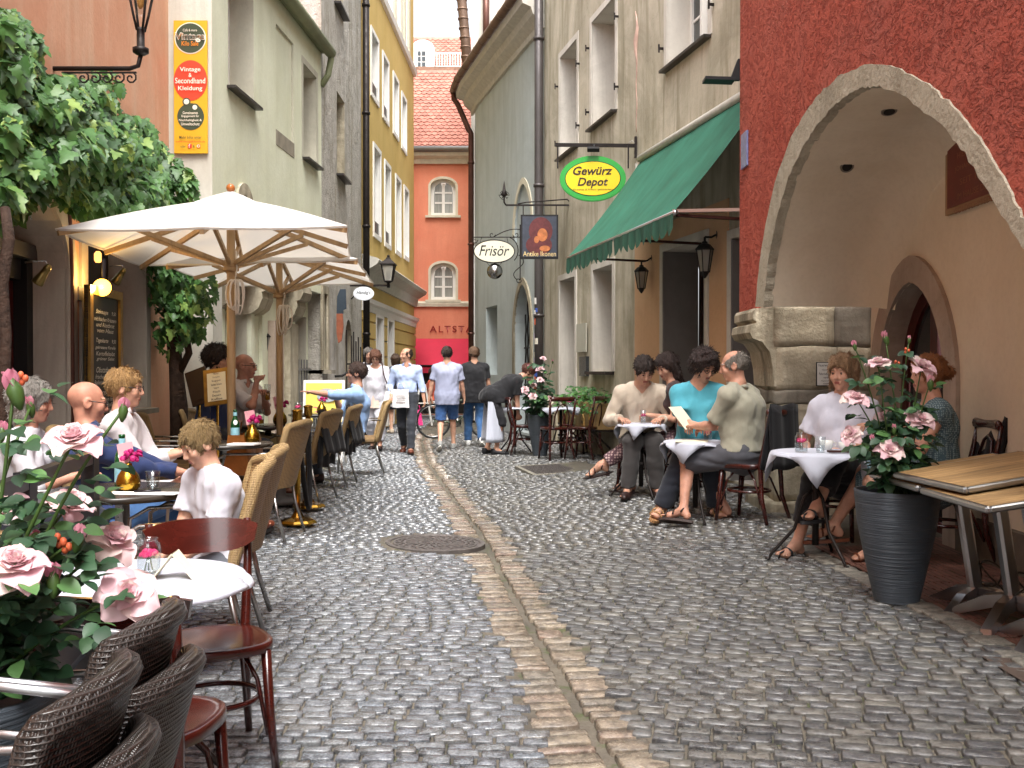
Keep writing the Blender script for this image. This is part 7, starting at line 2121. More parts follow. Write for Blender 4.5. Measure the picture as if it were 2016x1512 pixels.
P_bd = person('bald man with glasses drinking beer, one hand raised to his mouth', X(474, 10.3), 10.3, -108, seat=.46, s=1.04, lean=2, sk='#A8644A', hair=('none', '#6A4A38'), head=(-2, 14, 0), glasses=m_gl, top=(cloth('#CFC6C0', 'pale_shirt'), .42, 'shirt', .05, .02), legs=(cloth('#A08E62', 'khaki_trousers'), 1, .012, 't'), shoes=(MATS['tan_leather'], 'shoe'),
  hands=[V(.02, .27, 1.0), V(.1, .24, 1.12)], feet=[V(-.12, .4, .085), V(.12, .42, .085)], armpole=[V(-.5, .1, -1), V(.5, .1, -1)], grip=(.7, .9), res=.012)
q = Matrix.LocRotScale(P_bd['root'].location, P_bd['root'].rotation_euler, P_bd['root'].scale) @ (P_bd['wr'][0] + V(.05, .07, -.06))
tumbler(q.x, q.y, q.z, 'wheat beer glass in the hand of the bald man', .5, .034, .17, m_beer, kind='beer_glass')
person('man with glasses in a light blue shirt gesturing with his hand, seen in profile', X(694, 12.0), 12.0, 100, seat=.42, s=1.03, z0=-.02, lean=-6, sk='#A56C50', hair=('short', '#3A261C'), head=(2, -4, 0), glasses=m_gl, top=(cloth('#8FB0DC', 'light_blue_shirt', bump=.3), .62, 'shirt', .05, .022), legs=(MATS['navy_trousers'], 1, .012, 't'), shoes=(MATS['dark_shoe'], 'shoe'),
  hands=[V(-.02, .46, 1.02), V(.12, .2, .98)], feet=[V(-.12, .4, .085), V(.12, .42, .085)], armpole=[V(-.4, .2, -1), V(.5, .1, -1)], grip=(0, .8), res=.012)
# --- far away at the end of the street
person('person in orange and red seated far away at the cafe', X(852, 25.2), 25.2, -100, seat=.45, s=1.0, z0=-.04, sk='#A86E54', hair=('short', '#3A241C'), top=(cloth('#C0583C', 'orange_red_top'), .5, 'crew', .08, .02), legs=(cloth('#D8D2CC', 'offwhite_trousers'), 1, .012, 't'), feet=[V(-.12, .4, .085), V(.12, .42, .085)], res=.022)
person('woman in a dark dress standing behind the man in the light blue shirt', X(779, 21.5), 21.5, 20, s=.95, z0=-.04, fem=True, sk='#C49478', hair=('bob', '#4A3526'), top=(cloth('#1E2030', 'dark_dress'), .3, 'crew', .3, .02), shoes=(M('pale_shoe', '#C9B8A2', .6), 'shoe'), res=.02)
# ================================================================ SIGNS, AWNING, LANTERNS AND OTHER FITTINGS
m_lampglass = M('lantern_glass', '#C9C6BC', .15, var=.1, trans=.6)
m_green_awn = M('green_awning_cloth', '#27614B', .85, var=.2, vscale=2.5, bump=.08, bscale=120, stretch=(1, 1, .5), col2='#2F6F59')
# --- green awning in two lengths over the shop front
aw = thing('green_awning', 'long green awning with a scalloped valance over the spice shop', 'awning', W_be.pt(4, 3))
uN = (9.74 - 8.6) * 1.0226; uF = (13.47 - 8.6) * 1.0226; zT_, zF_, wA = 4.06, 2.76, 1.07
uM = W_be.u(1385, 255)
for a, b, dz in ((uN, uM - .02, 0.0), (uM + .02, uF, -.015)):
 mb = MB(); rows = []
 for i in range(9):
  f = i / 8; rows.append([W_be.pt(lerp(a, b, j / 16), zT_ + dz + (zF_ - zT_) * f - .05 * math.sin(PI * f) + .008 * math.sin(j * 1.9) * f, .06 + (wA - .06) * f) for j in range(17)])
 mb.grid(rows); mb.build('canopy', m_green_awn, aw)
 mb = MB(); n = int((b - a) / .17) * 6; top = []; bot = []
 for j in range(n + 1):
  u = lerp(a, b, j / n); o = wA + .012 * math.sin(j * .8); top.append(W_be.pt(u, zF_ + dz, wA)); bot.append(W_be.pt(u, zF_ + dz - .14 - .075 * abs(math.sin(PI * j / 6)), o))
 mb.grid([top, [lerp(p, q_, .5) for p, q_ in zip(top, bot)], bot]); mb.build('valance', M('green_valance', '#2A5443', .85, var=.3, vscale=6, stretch=(3, 3, .6)), aw)
mb = MB(); mb.tube([W_be.pt(uN - .02, zF_, wA - .02), W_be.pt(uF, zF_ - .015, wA - .02)], .024, 8); mb.build('front_bar', m_alu, aw)
mb = MB(); mb.tube([W_be.pt(uN, zT_ + .02, .07), W_be.pt(uF, zT_ + .02, .07)], .05, 8); mb.build('roller', m_cornice, aw)
for u in (uN + .05, uM, uF - .1):
 mb = MB(); mb.bar(W_be.pt(u, 2.72, .03), W_be.pt(u - .02, zF_ - .02, wA - .05), .05, .025); mb.build('arm', M('dark_red_brown_iron', '#3A1C16', .5, .3), aw)
mb = MB(); a_, b_ = W_be.pt(uN + .05, zF_ + .02, wA - .02), A(1470, 413, 9.3); mb.bar(a_, b_, .05, .03); mb.build('side_bar', m_alu, aw)
# --- lanterns
def lantern(lb, c, s, wall=None, hang=True, dark=True):
 """hexagonal carriage lantern; c = middle of the glass"""
 t = thing('wall_lantern', lb, 'lantern', c, group='black street lanterns', local=True, scale=s)
 mb = MB(); mb.lathe([(.095, .1), (.1, .115), (.06, .16), (.03, .175), (.03, .19), (.012, .2), (.012, .24)], n=6, smooth=False); mb.lathe([(.045, -.13), (.05, -.12), (.03, -.16), (.008, -.19)], n=6, smooth=False)
 for k in range(6):
  a = 2 * PI * k / 6; mb.bar((.05 * math.cos(a), .05 * math.sin(a), -.13), (.088 * math.cos(a), .088 * math.sin(a), .105), .01, .01)
 mb.build('frame', m_black, t)
 mb = MB(); mb.lathe([(.045, -.125), (.083, .1)], n=6, smooth=False, cap=False); mb.build('glass', m_lampglass, t)
 mb = MB(); mb.lathe([(.02, -.12), (.02, .04)], n=8); mb.build('bulb', m_white_trim if not dark else M('lamp_core', '#3C3A38', .5), t)
 if wall:
  mb = MB(); w = (Vector(wall) - Vector(c)) / s; mb.tube([w, w * .6 + V(0, 0, .08), V(0, 0, .24)], .012, 6); mb.disc(w - V(0, 0, .0), .045, V(1, 0, 0) if abs(w.x) > .01 else V(0, 1, 0), .012, 12); mb.build('bracket', m_black, t)
 return t
for px, py, k, lb in ((1277, 550, .95, 'black glass lantern hanging under the far end of the green awning'), (1405, 512, 1.05, 'black glass lantern hanging under the near end of the green awning')):
 u = W_be.u(px + 6, py); c = W_be.pt(u, 0, .14); c.z = A(px, py, c.y).z; lantern(lb, c, k, W_be.pt(u, c.z + .28, .01), dark=False)
c = A(524, 676, 13.6); lantern('small lantern beside the stone console of the pale green house', c, .8, V(c.x - .25, c.y, c.z + .1))
# bracket with the big lantern and the oval sign on the grey house
yB = 18.5; pw = V(-2.945, yB, A(690, 562, yB).z); pe = A(768, 562, yB); pe.z = pw.z
t = thing('street_lantern', 'square street lantern standing on the end of an iron arm from the grey house', 'lantern', pw)
mb = MB(); mb.bar(pw, pe, .035, .035); mb.tube([pw + V(.02, 0, -.25), pw + V(.15, 0, -.1), pw + V(.4, 0, -.02)], .012, 6); mb.build('arm', m_darkmetal, t)
c = pe + V(-.03, 0, .04)
mb = MB(); mb.lathe([(.03, -.08), (.025, 0), (.08, .03), (.08, .045)], c, 8); mb.lathe([(.2, .33), (.205, .345), (.06, .44), (.055, .46), (.03, .47), (.035, .5), (.0, .52)], c, 4, rot=(0, 0, PI / 4), smooth=False)
for k in range(4):
 a = PI / 4 + k * PI / 2; mb.bar(c + V(.095 * math.cos(a), .095 * math.sin(a), .045), c + V(.165 * math.cos(a), .165 * math.sin(a), .33), .018, .018)
mb.build('frame', m_darkmetal, t)
mb = MB(); mb.lathe([(.09, .045), (.158, .325)], c, 4, rot=(0, 0, PI / 4), smooth=False, cap=False); mb.build('glass', m_lampglass, t)
mb = MB(); mb.lathe([(.035, .05), (.035, .2)], c, 10); mb.build('bulb', MATS['lamp_core'], t)
def oval_sign(name, lb, c, rx, ry, nrm, rim, face, parts, rimw=.012, th=.03):
 nrm = Vector(nrm).normalized(); t = thing(name, lb, 'sign', c)
 mb = MB(); mb.disc(Vector(c) - nrm * th / 2, rx, nrm, th, 40, ry=ry); mb.build('rim', rim, t)
 mb = MB(); mb.disc(Vector(c) + nrm * (th / 2 + .001), rx - rimw, nrm, .003, 40, ry=ry - rimw); mb.build('face', face, t)
 ax = V(0, 0, 1).cross(nrm)
 for body, mat, dx, dz, w, h, sh in parts:
  text(body, mat, Vector(c) + ax * dx + V(0, 0, dz) + nrm * (th / 2 + .005), ax, (0, 0, 1), width=w, height=h, parent=t, shear=sh, off=.004 if h > .05 else 0)
 return t
m_ink = M('black_lettering', '#1A1816', .5); m_signwhite = M('sign_white', '#E3E8EC', .4, var=.02)
c = A(716, 578, yB - .02); sg_ = oval_sign('oval_sign', "small white oval sign with script lettering under the lantern arm", c, .188, .125, (0.05, -1, 0), m_signwhite, m_signwhite, [("H\u00e4ndig's", m_ink, 0, .01, .25, .075, .25)])
mb = MB()
for sx in (-.1, .1): mb.bar(c + V(sx, 0, .1), V(c.x + sx, c.y, pw.z), .012, .012)
mb.build('hanger', m_darkmetal, sg_)
# knife shaped sign
c = V(-2.945 + .14, 16.6, A(664, 620, 16.6).z); t = thing('knife_sign', 'big knife with brown handle hung upright on the grey house as a sign', 'sign', c)
mb = MB(); mb.prism([c + V(a, 0, z) for a, z in ((-.06, .02), (-.05, .3), (0, .42), (.09, .42), (.1, .1), (.05, .08), (.05, .02))], V(0, .04, 0)); mb.build('blade', M('dark_blade', '#4A5560', .35, .6), t)
mb = MB(); mb.prism([c + V(a, -.01, z) for a, z in ((-.06, .02), (.04, .02), (.05, -.2), (.02, -.42), (-.03, -.46), (-.06, -.3))], V(0, .06, 0)); mb.build('handle', M('brown_handle', '#8A4E36', .5, var=.3, vscale=10), t)
# --- Gewuerz Depot sign on its arm
yS = 12.6
u = W_be.u(1254, 285); pw = W_be.pt(u, W_be.z(1254, 287), .02); yS = pw.y - .05
pe = A(1094, 284, yS); pe.z = pw.z
c = A(1167, 352, yS + .0)
t = oval_sign('oval_shop_sign', 'big yellow oval sign with green rim hanging from an iron arm', c, .445, .308, (-.06, -1, 0), M('sign_green', '#2E9A3E', .35, var=.03), m_black, [])
nS = V(-.06, -1, 0).normalized(); aS = V(0, 0, 1).cross(nS)
mb = MB(); mb.disc(c + nS * .0165, .375, nS, .004, 40, ry=.235); mb.build('rim_line', m_black, t)
KIDS[t.name][1].data.materials.clear(); KIDS[t.name][1].data.materials.append(MATS['sign_green'])
mb = MB(); mb.disc(c + nS * .021, .365, nS, .003, 40, ry=.226); mb.build('panel', M('sign_yellow', '#E2C61C', .35, var=.02), t)
m_brown_ink = M('dark_brown_lettering', '#33201A', .5)
for body, dz, w, h, sh in (('Gew\u00fcrz', .105, .53, .115, .25), ('Depot', -.06, .41, .145, .25), ('Gew\u00fcrze & Kr\u00e4uterspezialit\u00e4ten', -.15, .53, .028, .25)):
 text(body, m_brown_ink, c + V(0, 0, dz) + nS * .026, aS, (0, 0, 1), width=w, height=h, parent=t, shear=sh, off=.02 if h > .05 else .003)
mb = MB(); mb.bar(pw, pe, .04, .045); mb.bar(pw + V(0, 0, -.16), pw + V(0, 0, .12), .03, .06)
for px in (1098, 1237): p = A(px, 300, yS); mb.bar(V(p.x, p.y, pw.z), V(p.x, p.y, c.z + .14), .02, .02)
mb.build('arm', m_darkmetal, t)
mb = MB(); p = A(1168, 294, yS - .06); mb.box(p, (.16, .09, .05), rot=(.5, 0, 0)); mb.tube([p, p + V(.02, .06, .08), V(p.x, yS, pw.z)], .012, 6); mb.build('spotlight', m_black, t)
mb = MB(); p = pw + V(.02, 0, -.3); mb.box(p, (.05, .04, .12)); mb.tube([pw + V(-.1, 0, .03), pw + V(-.05, 0, .07), pw + V(.02, 0, 0), p], .006, 5); mb.build('junction_box', M('pale_plastic', '#A9A69C', .5), t)
# --- Antike Ikonen: hanging picture panel on a twisted arm
yI = 17.2; pw = A(1128, 404, yI); pe = A(996, 408, yI); pe.z = pw.z
tl, br = A(1025, 423, yI), A(1099, 510, yI); c = (tl + br) / 2
t = thing('hanging_picture_sign', 'dark hanging panel painted with a hooded head under a wrought iron arm', 'sign', pw)
W_p, H_p = br.x - tl.x, tl.z - br.z
mb = MB(); mb.box(c, (W_p, .05, H_p)); mb.build('frame', m_black, t)
mb = MB(); mb.box(c + V(0, -.024, 0), (W_p - .06, .012, H_p - .06)); mb.build('panel', M('dark_blue_ground', '#3B404C', .5, var=.25, vscale=12), t)
def blob(c0, rx, rz, mat, nm, pts=None, o=.032):
 mb = MB(); mb.disc(c0 + V(0, -o, 0), rx, (0, -1, 0), .003, 24, ry=rz); mb.build(nm, mat, t)
m_hood = M('painted_hood', '#5E2B2C', .6, var=.3, vscale=16); m_face = M('painted_face', '#B06A3E', .6, var=.35, vscale=14)
blob(c + V(.02, 0, .1), .20, .23, m_hood, 'painted_hood'); blob(c + V(-.01, 0, -.14), .22, .17, m_hood, 'painted_cloak', o=.034); blob(c + V(.05, 0, .03), .085, .11, m_face, 'painted_face', o=.038); blob(c + V(.09, 0, -.2), .09, .05, m_face, 'painted_hand', o=.039); blob(c + V(-.05, 0, -.05), .04, .06, m_face, 'painted_neck', o=.0375)
text('Antike Ikonen', M('ochre_lettering', '#D9BE86', .5), c + V(0, -.036, -H_p / 2 + .085), (1, 0, 0), (0, 0, 1), width=W_p - .08, height=.085, parent=t, off=.003)
mb = MB(); mb.bar(pw, pe, .028, .028); mb.tube([pw + V(0, 0, .0), pw + V(-.1, 0, .1), pe + V(.35, 0, .05), pe + V(.2, 0, .02)], .012, 6)
mb.tube([pe, pe + V(-.03, 0, .05), pe + V(-.03, 0, .28)], .016, 6); mb.lathe([(.0, 0), (.06, .06), (.03, .12), (.01, .25), (0, .3)], pe + V(-.03, 0, .12), 8)
for k in range(6): a = k * PI / 3; mb.tube([pe + V(-.03, 0, .17), pe + V(-.03 + .09 * math.cos(a), .04 * math.sin(a * 2), .17 + .07 * math.sin(a)), pe + V(-.03 + .07 * math.cos(a + .6), 0, .17 + .09 * math.sin(a + .6))], .007, 5)
for p in (A(1030, 415, yI), A(1095, 415, yI)): mb.bar(V(p.x, yI, pw.z), V(p.x, yI, tl.z), .018, .018)
mb.tube([pw + V(.04 + .03 * math.cos(a), 0, .05 * math.sin(a) + .02) for a in np.linspace(0, 5, 12)], .012, 6); mb.bar(pw + V(.05, 0, .1), pw + V(.05, 0, -.16), .02, .02)
mb.build('arm', m_darkmetal, t)
# --- Frisoer: oval on a scrolled bracket with a barber's dish
yF = 20.2; c = A(973, 495, yF); rx, ry = .415, .235
t = oval_sign('oval_hairdresser_sign', 'cream oval sign with flowing black lettering on a scrolled iron bracket', c, rx, ry, (0.03, -1, 0), m_darkmetal, M('sign_cream', '#E5E0C8', .4, var=.03), [('Fris\u00f6r', m_ink, 0, .015, .6, .21, .3)], .022)
mb = MB(); zt = A(970, 467, yF).z; xr = A(1024, 500, yF).x; xl_ = A(931, 467, yF).x
mb.bar(V(xl_, yF, zt), V(xr, yF, zt), .018, .018); mb.bar(V(xr, yF, zt + .25), V(xr, yF, zt - .85), .02, .02)
mb.tube([V(lerp(xl_ + .4, xr, f), yF, zt + .16 * math.sin(f * PI * .6)) for f in np.linspace(0, 1, 9)], .01, 5)
for (x_, z_, s_) in ((xl_ + .38, zt + .05, 1), (xr - .08, zt + .05, -1), (xl_ + .03, zt - .06, 1), (xr - .03, zt - .85, 1)): mb.tube([V(x_ + (.012 + .055 * q / 9) * math.cos(q * .7) * s_, yF, z_ + (.012 + .055 * q / 9) * math.sin(q * .7)) for q in range(10)], .008, 5)
mb.tube([V(xr - .03 + .1 * math.sin(f * 6), yF, lerp(zt - .35, zt - .85, f)) for f in np.linspace(0, 1, 12)], .009, 5)
mb.tube([V(xr - .28 + .24 * math.sin(a), yF, c.z + .02 + .27 * math.cos(a)) for a in np.linspace(.3, 2.4, 10)], .01, 5)
for sx in (-.25, .25): mb.bar(V(c.x + sx, yF, zt), V(c.x + sx * 1.1, yF, c.z + .18), .01, .01); mb.bar(V(c.x + sx * .6, yF, c.z - .22), V(c.x + sx * .3, yF, c.z - .3), .008, .008)
mb.build('bracket', m_darkmetal, t)
cd_ = A(974, 534, yF)
mb = MB(); mb.lathe([(0, .03), (.07, .03), (.1, .0), (.155, -.012), (.157, -.006), (.1, .012), (.07, .04), (0, .042)], cd_, 28, rot=(PI / 2, 0, 0), cap=False); tag(mb.build('barber_dish', M('tin', '#B4B2B0', .18, 1.0)), 'round polished tin dish hanging below the cream oval sign', 'dish')
# --- Vintage banner on the white pier
yV = 10.95; P0, P1, P2 = A(338, 42, yV), A(407, 42, yV), A(415, 303, yV)
t = thing('vertical_banner', 'tall yellow printed banner with red and green circles on the white pier', 'sign', A(376, 303, yV))
xa, xb_, z0, z1 = P0.x + .03, P2.x - .025, P2.z, P0.z; xm = (xa + xb_) / 2; wv = xb_ - xa
mb = MB(); mb.obox(V(xa, yV - .03, z0), V(wv, 0, 0), V(0, .02, 0), V(0, 0, z1 - z0)); mb.build('panel', M('banner_yellow', '#D9A621', .5, var=.02), t)
m_br = M('banner_red', '#D9442A', .5, var=.02); m_bg = M('banner_green', '#3F4A36', .5, var=.02); m_bc = M('banner_cream', '#EFE6D2', .5, var=.01); m_bo = M('banner_orange', '#E88A22', .5, var=.01)
def dot(py, r, mat, k=0, dx=0):
 mb = MB(); mb.disc(V(xm + dx * wv, yV - .0315 - .0025 * k, A(376, py, yV).z), r * wv, (0, -1, 0), .002, 36, ry=r * wv * (1.2 if py == 160 else 1)); mb.build('printed_disc', mat, t)
dot(77, .47, m_bc); dot(77, .44, m_bg, 1); dot(160, .5, m_br); dot(231, .4, m_bg); dot(202, .12, m_bg, 1, -.12); dot(202, .08, m_bc, 2, -.12); dot(214, .13, m_bg, 1, .13); dot(213, .07, m_bc, 2, .13)
def btxt(body, py, w, h, mat, off=.0, dx=0): text(body, mat, V(xm + dx * wv, yV - .043, A(376, py, yV).z), (1, 0, 0), (0, 0, 1), width=w * wv, height=h * .00546, parent=t, off=off)
btxt('Vintage', 76, .9, 19, m_bc, .035); btxt('Vintage', 76, .85, 16, m_bo, .02); btxt('Kilo Sale', 88, .5, 9, m_bo, .01); btxt('Caf\u00e9 & more', 62, .42, 5, m_bc)
for b_, py, w in (('Vintage', 140, .62), ('&', 150, .09), ('Secondhand', 161, .9), ('Kleidung', 177, .72)): btxt(b_, py, w, 11 if b_ != '&' else 8, m_bc, .012)
for b_, py, w in (('Gemeinsames', 224, .45), ('Engagement f\u00fcr', 231, .52), ('Nachhaltigkeit &', 239, .68), ('Umweltschutz', 246, .55)): btxt(b_, py, w, 5.5, m_bc, .006)
btxt('Mehr Infos unter', 272, .66, 6, m_bg, .004); btxt('www.vintagekilosale.de', 281, .88, 5, m_br, .002); btxt('oder', 290, .15, 5, m_bg, .002, -.22); btxt('f', 289, .05, 8, m_bc, 0, -.03); btxt('&', 290, .06, 5, m_bg, 0, .1)
for dx, mm_ in ((-.03, m_br), (.23, m_bo)):
 mb = MB(); mb.box(V(xm + dx * wv, yV - .0325, A(376, 289, yV).z), (.12 * wv, .003, .12 * wv)); mb.build('printed_square', mm_, t)
mb = MB(); mb.lathe([(.016, -.001), (.016, .001), (.011, .001), (.011, -.001)], V(xm + .23 * wv, yV - .036, A(376, 289, yV).z), 16, rot=(PI / 2, 0, 0), cap=False); mb.build('printed_ring', m_bc, t)
# --- Feuerwehr notice on the pier, plaque in the arcade
yP = YPF - .012; c0, c1 = A(1607, 713, yP), A(1652, 760, yP)
t = thing('fire_lane_notice', 'white enamel notice with a black border on the stone pier', 'sign', (c0 + c1) / 2)
mb = MB(); mb.box((c0 + c1) / 2, (c1.x - c0.x, .012, c0.z - c1.z)); mb.build('border', m_black, t)
mb = MB(); mb.box((c0 + c1) / 2 + V(0, -.004, 0), (c1.x - c0.x - .012, .012, c0.z - c1.z - .012)); mb.build('panel', M('enamel_white', '#D3D2CC', .3, var=.03), t)
for b_, py, w, h in (('Feuerwehrzufahrt', 719, .16, .022), ('Hausmeisterei', 728, .1, .012), ('Fahrr\u00e4der werden', 736, .15, .02), ('verboten', 743, .08, .017), ('Abgestellte R\u00e4der', 750, .12, .01), ('entfernt', 755, .08, .01)): text(b_, m_ink, V((c0.x + c1.x) / 2, yP - .012, A(1630, py, yP).z), (1, 0, 0), (0, 0, 1), width=w, height=h, parent=t, off=.002)
u0, u1 = sorted((W_ab.u(1875, 330), W_ab.u(1990, 330))); z0, z1 = W_ab.z(1875, 412), W_ab.z(1875, 262)
t = thing('wall_plaque', 'dark red lettered plaque in a stone frame high on the arcade back wall', 'plaque', W_ab.pt(u0, z0))
mb = MB(); W_ab.slab(mb, u0 - .03, u1, z0 - .04, z1, .01, .035); mb.build('frame', M('plaque_frame', '#9C7C5A', .7, var=.1), t)
mb = MB(); W_ab.slab(mb, u0 + .01, u1 - .02, z0, z1 - .03, .02, .039); mb.build('panel', M('plaque_red', '#6E2C20', .5, var=.15), t)
for k, b_ in enumerate(('GASTHOF', 'HIER WOHNTE', 'JOHANN MEISTER', 'SEIT 1783', 'IM HAUSE DER', 'GOLDSCHMIEDE')): text(b_, M('plaque_letters', '#8F5B42', .6), W_ab.pt((u0 + u1) / 2, z1 - .1 - .09 * k, .04), (0, -1, 0), (0, 0, 1), width=(.3 + .06 * (k % 3)) * (u1 - u0) * 1.6, height=.04, parent=t)
# --- flat lamp on the edge of the red house
c = V(2.02, 9.22, A(1450, 157, 9.2).z); t = thing('flood_lamp', 'flat dark flood lamp sticking out from the edge of the red house', 'lamp', c)
mb = MB(); mb.box(c + V(-.15, 0, 0), (.27, .16, .028), rot=(0, .03, 0)); mb.build('head', M('lamp_black', '#15171A', .5, 0), t); mb = MB(); mb.prism([c + V(.0, -.02, .0), c + V(-.04, -.02, .03), c + V(.02, -.02, .19), c + V(.04, -.02, .19), c + V(.04, -.02, 0)], V(0, .05, 0)); mb.build('bracket', m_black, t)
# --- gas lantern on the arm over the ivy (its top is out of the picture)
yL = 7.45; wl = W_or.pt(W_or.u(105, 135), 0, 0); yL = wl.y; pw = A(105, 135, yL); pe = A(272, 132, yL); pe.z = pw.z
t = thing('bracket_lantern', 'old street lantern on an ornate iron arm above the ivy', 'lantern', pw)
mb = MB(); mb.tube([pw, lerp(pw, pe, .9), pe + V(0, 0, .02), pe + V(.02, 0, .1)], .018, 8); mb.bar(lerp(pw, pe, .1) + V(0, 0, -.03), lerp(pw, pe, .98) + V(0, 0, -.03), .015, .012)
for k in range(5):
 o = lerp(pw, pe, .35 + .14 * k) + V(0, 0, -.07); mb.tube([o + V((.008 + .04 * q / 10) * math.cos(q * .75), 0, (.008 + .04 * q / 10) * math.sin(q * .75)) for q in range(11)], .007, 5)
mb.build('arm', m_darkmetal, t)
c = pe + V(.02, 0, .1)
mb = MB(); mb.lathe([(.03, 0), (.06, .02), (.06, .05), (.03, .06), (.03, .18), (.035, .2)], c, 10)
for k in range(4):
 a = PI / 4 + k * PI / 2; mb.tube([c + V(.03 * math.cos(a), .03 * math.sin(a), .18), c + V(.06 * math.cos(a), .06 * math.sin(a), .3), c + V(.13 * math.cos(a), .13 * math.sin(a), .62)], .01, 5)
mb.lathe([(.17, .62), (.17, .64), (.05, .78), (0, .82)], c, 8, smooth=False); mb.build('frame', m_darkmetal, t)
mb = MB(); mb.lathe([(.03, .3), (.12, .61)], c, 8, smooth=False, cap=False); mb.build('glass', m_glass, t)
mb = MB(); mb.ell(c + V(0, 0, .42), (.03, .03, .08)); mb.build('mantle', M('amber_glass', '#B98A4A', .3, var=.2), t)
# --- the entrance of the left terrace: menu board, hanging globe lamp, brass reading lamps
yM = 7.6; u0, u1 = W_or.u(168, 650, .12), W_or.u(233, 650, .12); z1 = W_or.z(200, 568, .12); z0 = .75
t = thing('menu_board', 'tall black menu board in a gold frame with white handwriting by the door', 'menu board', W_or.pt(u0, 0, .1))
bO = .14; mb = MB(); W_or.slab(mb, u0, u1, z0, z1, bO - .03, bO); fr = .07
mb2 = MB(); W_or.slab(mb2, u0, u0 + fr, z0, z1, bO - .03, bO + .02); W_or.slab(mb2, u1 - fr, u1, z0, z1, bO - .03, bO + .02); W_or.slab(mb2, u0 + fr, u1 - fr, z1 - fr, z1, bO - .03, bO + .02); W_or.slab(mb2, u0 + fr, u1 - fr, z0, z0 + fr, bO - .03, bO + .02)
mb.build('slate', M('slate_black', '#0F0E0E', .5, var=.2), t); mb2.build('frame', M('gilt_wood', '#8A6A30', .4, .4, var=.25, vscale=12), t)
m_chalk = M('chalk_white', '#D8D4CC', .8, var=.05); zz = z1 - .2
for head_, lines in (('Steinsuppe', ('mit frischen Kr\u00e4utern', 'und R\u00f6stbrot', 'vom Haus')), ('Tageskarte', ('gebratene Forelle', 'Kartoffelsalat', 'gr\u00fcner Salat')), ('Obatzda', ('frische Breze mit', 'Radieserl und Zwiebel')), ('Spargel', ('Schinken fein', 'neue Kartoffeln', 'zerlassene Butter')), ('Dessert', ('Apfelstrudel', 'mit Sahne'))):
 text(head_, m_chalk, W_or.pt(lerp(u0, u1, .40), zz, bO + .002), W_or.t, (0, 0, 1), width=(u1 - u0) * .36, height=.045, parent=t, shear=.3); text('9,50', m_chalk, W_or.pt(lerp(u0, u1, .76), zz, bO + .002), W_or.t, (0, 0, 1), width=(u1 - u0) * .13, height=.035, parent=t, shear=.3); zz -= .055
 for l in lines: text(l, m_chalk, W_or.pt(lerp(u0, u1, .5), zz, bO + .002), W_or.t, (0, 0, 1), width=(u1 - u0) * (.38 + .014 * len(l)), height=.034, parent=t, shear=.3); zz -= .046
 zz -= .04
c = A(201, 566, 8.2); t = thing('globe_lamp', 'glowing amber globe lamp hanging on a thin chain before the menu board', 'lamp', c)
mb = MB(); mb.ell(c, .07, 20, 14); mb.build('globe', M('amber_glow', '#E0A030', .3, emit=((1.0, .5, .06), 2.6), var=.2, vscale=20), t); mb = MB(); mb.tube([c + V(0, 0, .06), c + V(0, 0, .32)], .004, 5); mb.lathe([(.0, .075), (.018, .07), (.02, .055)], c, 10); mb.build('chain', m_darkmetal, t)
pl = bpy.data.lights.new('globe_light', 'POINT'); pl.energy = 4.5; pl.color = (1, .62, .2); pl.shadow_soft_size = .06; lo_ = bpy.data.objects.new('globe_light', pl); COL.objects.link(lo_); lo_.location = c + V(.03, -.13, 0)
for px, py, d_, lb in ((85, 540, 7.1, 'brass reading lamp on a curved arm over the door'), (236, 543, 8.95, 'brass reading lamp above the menu board')):
 c = A(px, py, d_); t = thing('reading_lamp', lb, 'lamp', c, group='brass reading lamps'); w_ = W_or.pt((c - W_or.a).dot(W_or.t) - .02, c.z + .08, .0)
 mb = MB(); mb.lathe([(.04, -.08), (.043, -.07), (.03, 0), (.024, .04), (.028, .045), (.015, .08)], c, 12, rot=(0, .6, 0)); mb.build('shade', M('dull_brass', '#8C7C4C', .3, .9, var=.1), t); mb = MB(); mb.tube([w_, lerp(w_, c, .5) + V(0, 0, .05), c + V(.02, 0, .09), c + V(.03, 0, .05)], .007, 6); mb.build('arm', m_steel, t)
c = A(193, 507, 8.35); t = thing('amber_lantern', 'small amber glass lantern hanging above the globe lamp', 'lamp', c); mb = MB(); mb.lathe([(.02, -.04), (.03, -.02), (.03, .03), (.015, .05)], c, 12); mb.build('glass', M('amber_lit', '#C8692A', .3, emit=((1, .35, .08), 1.2)), t); mb = MB(); mb.tube([c + V(0, 0, .05), c + V(0, 0, .2)], .004, 5); mb.build('chain', m_darkmetal, t)
# --- menu stands and the picture board
def stand(lb, px, y, z0, z1, wd, face, frame, tilt, lines=False):
 c = V(X(px, y), y, 0); t = thing('menu_stand', lb, 'menu stand', c, group='menu stands')
 o = V(c.x, y, (z0 + z1) / 2); Rm = Euler((R(-12), R(tilt), R(-8))).to_matrix(); mb = MB(); mb.box(o, (wd, .025, z1 - z0), rot=Rm); mb.build('frame', frame, t); mb = MB(); mb.box(o + Rm @ V(0, -.008, 0), (wd - .07, .018, z1 - z0 - .07), rot=Rm); mb.build('sheet', face, t)
 if lines:
  for k in range(8): text(('MENU', 'Vorspeise', 'Suppe', 'Salat klein', 'Hauptgericht', 'Fisch', 'Dessert', 'Kaffee')[k], m_ink, o + Rm @ V(0, -.02, (z1 - z0) * (.36 - .1 * k)), Rm @ V(1, 0, 0), Rm @ V(0, 0, 1), width=wd * (.2 + .07 * (k % 4)), height=.018, parent=t)
 mb = MB(); mb.lathe([(.14, 0), (.14, .012), (.014, .03), (.012, z0 + .05)], c, 12); mb.build('pole', m_brass, t)
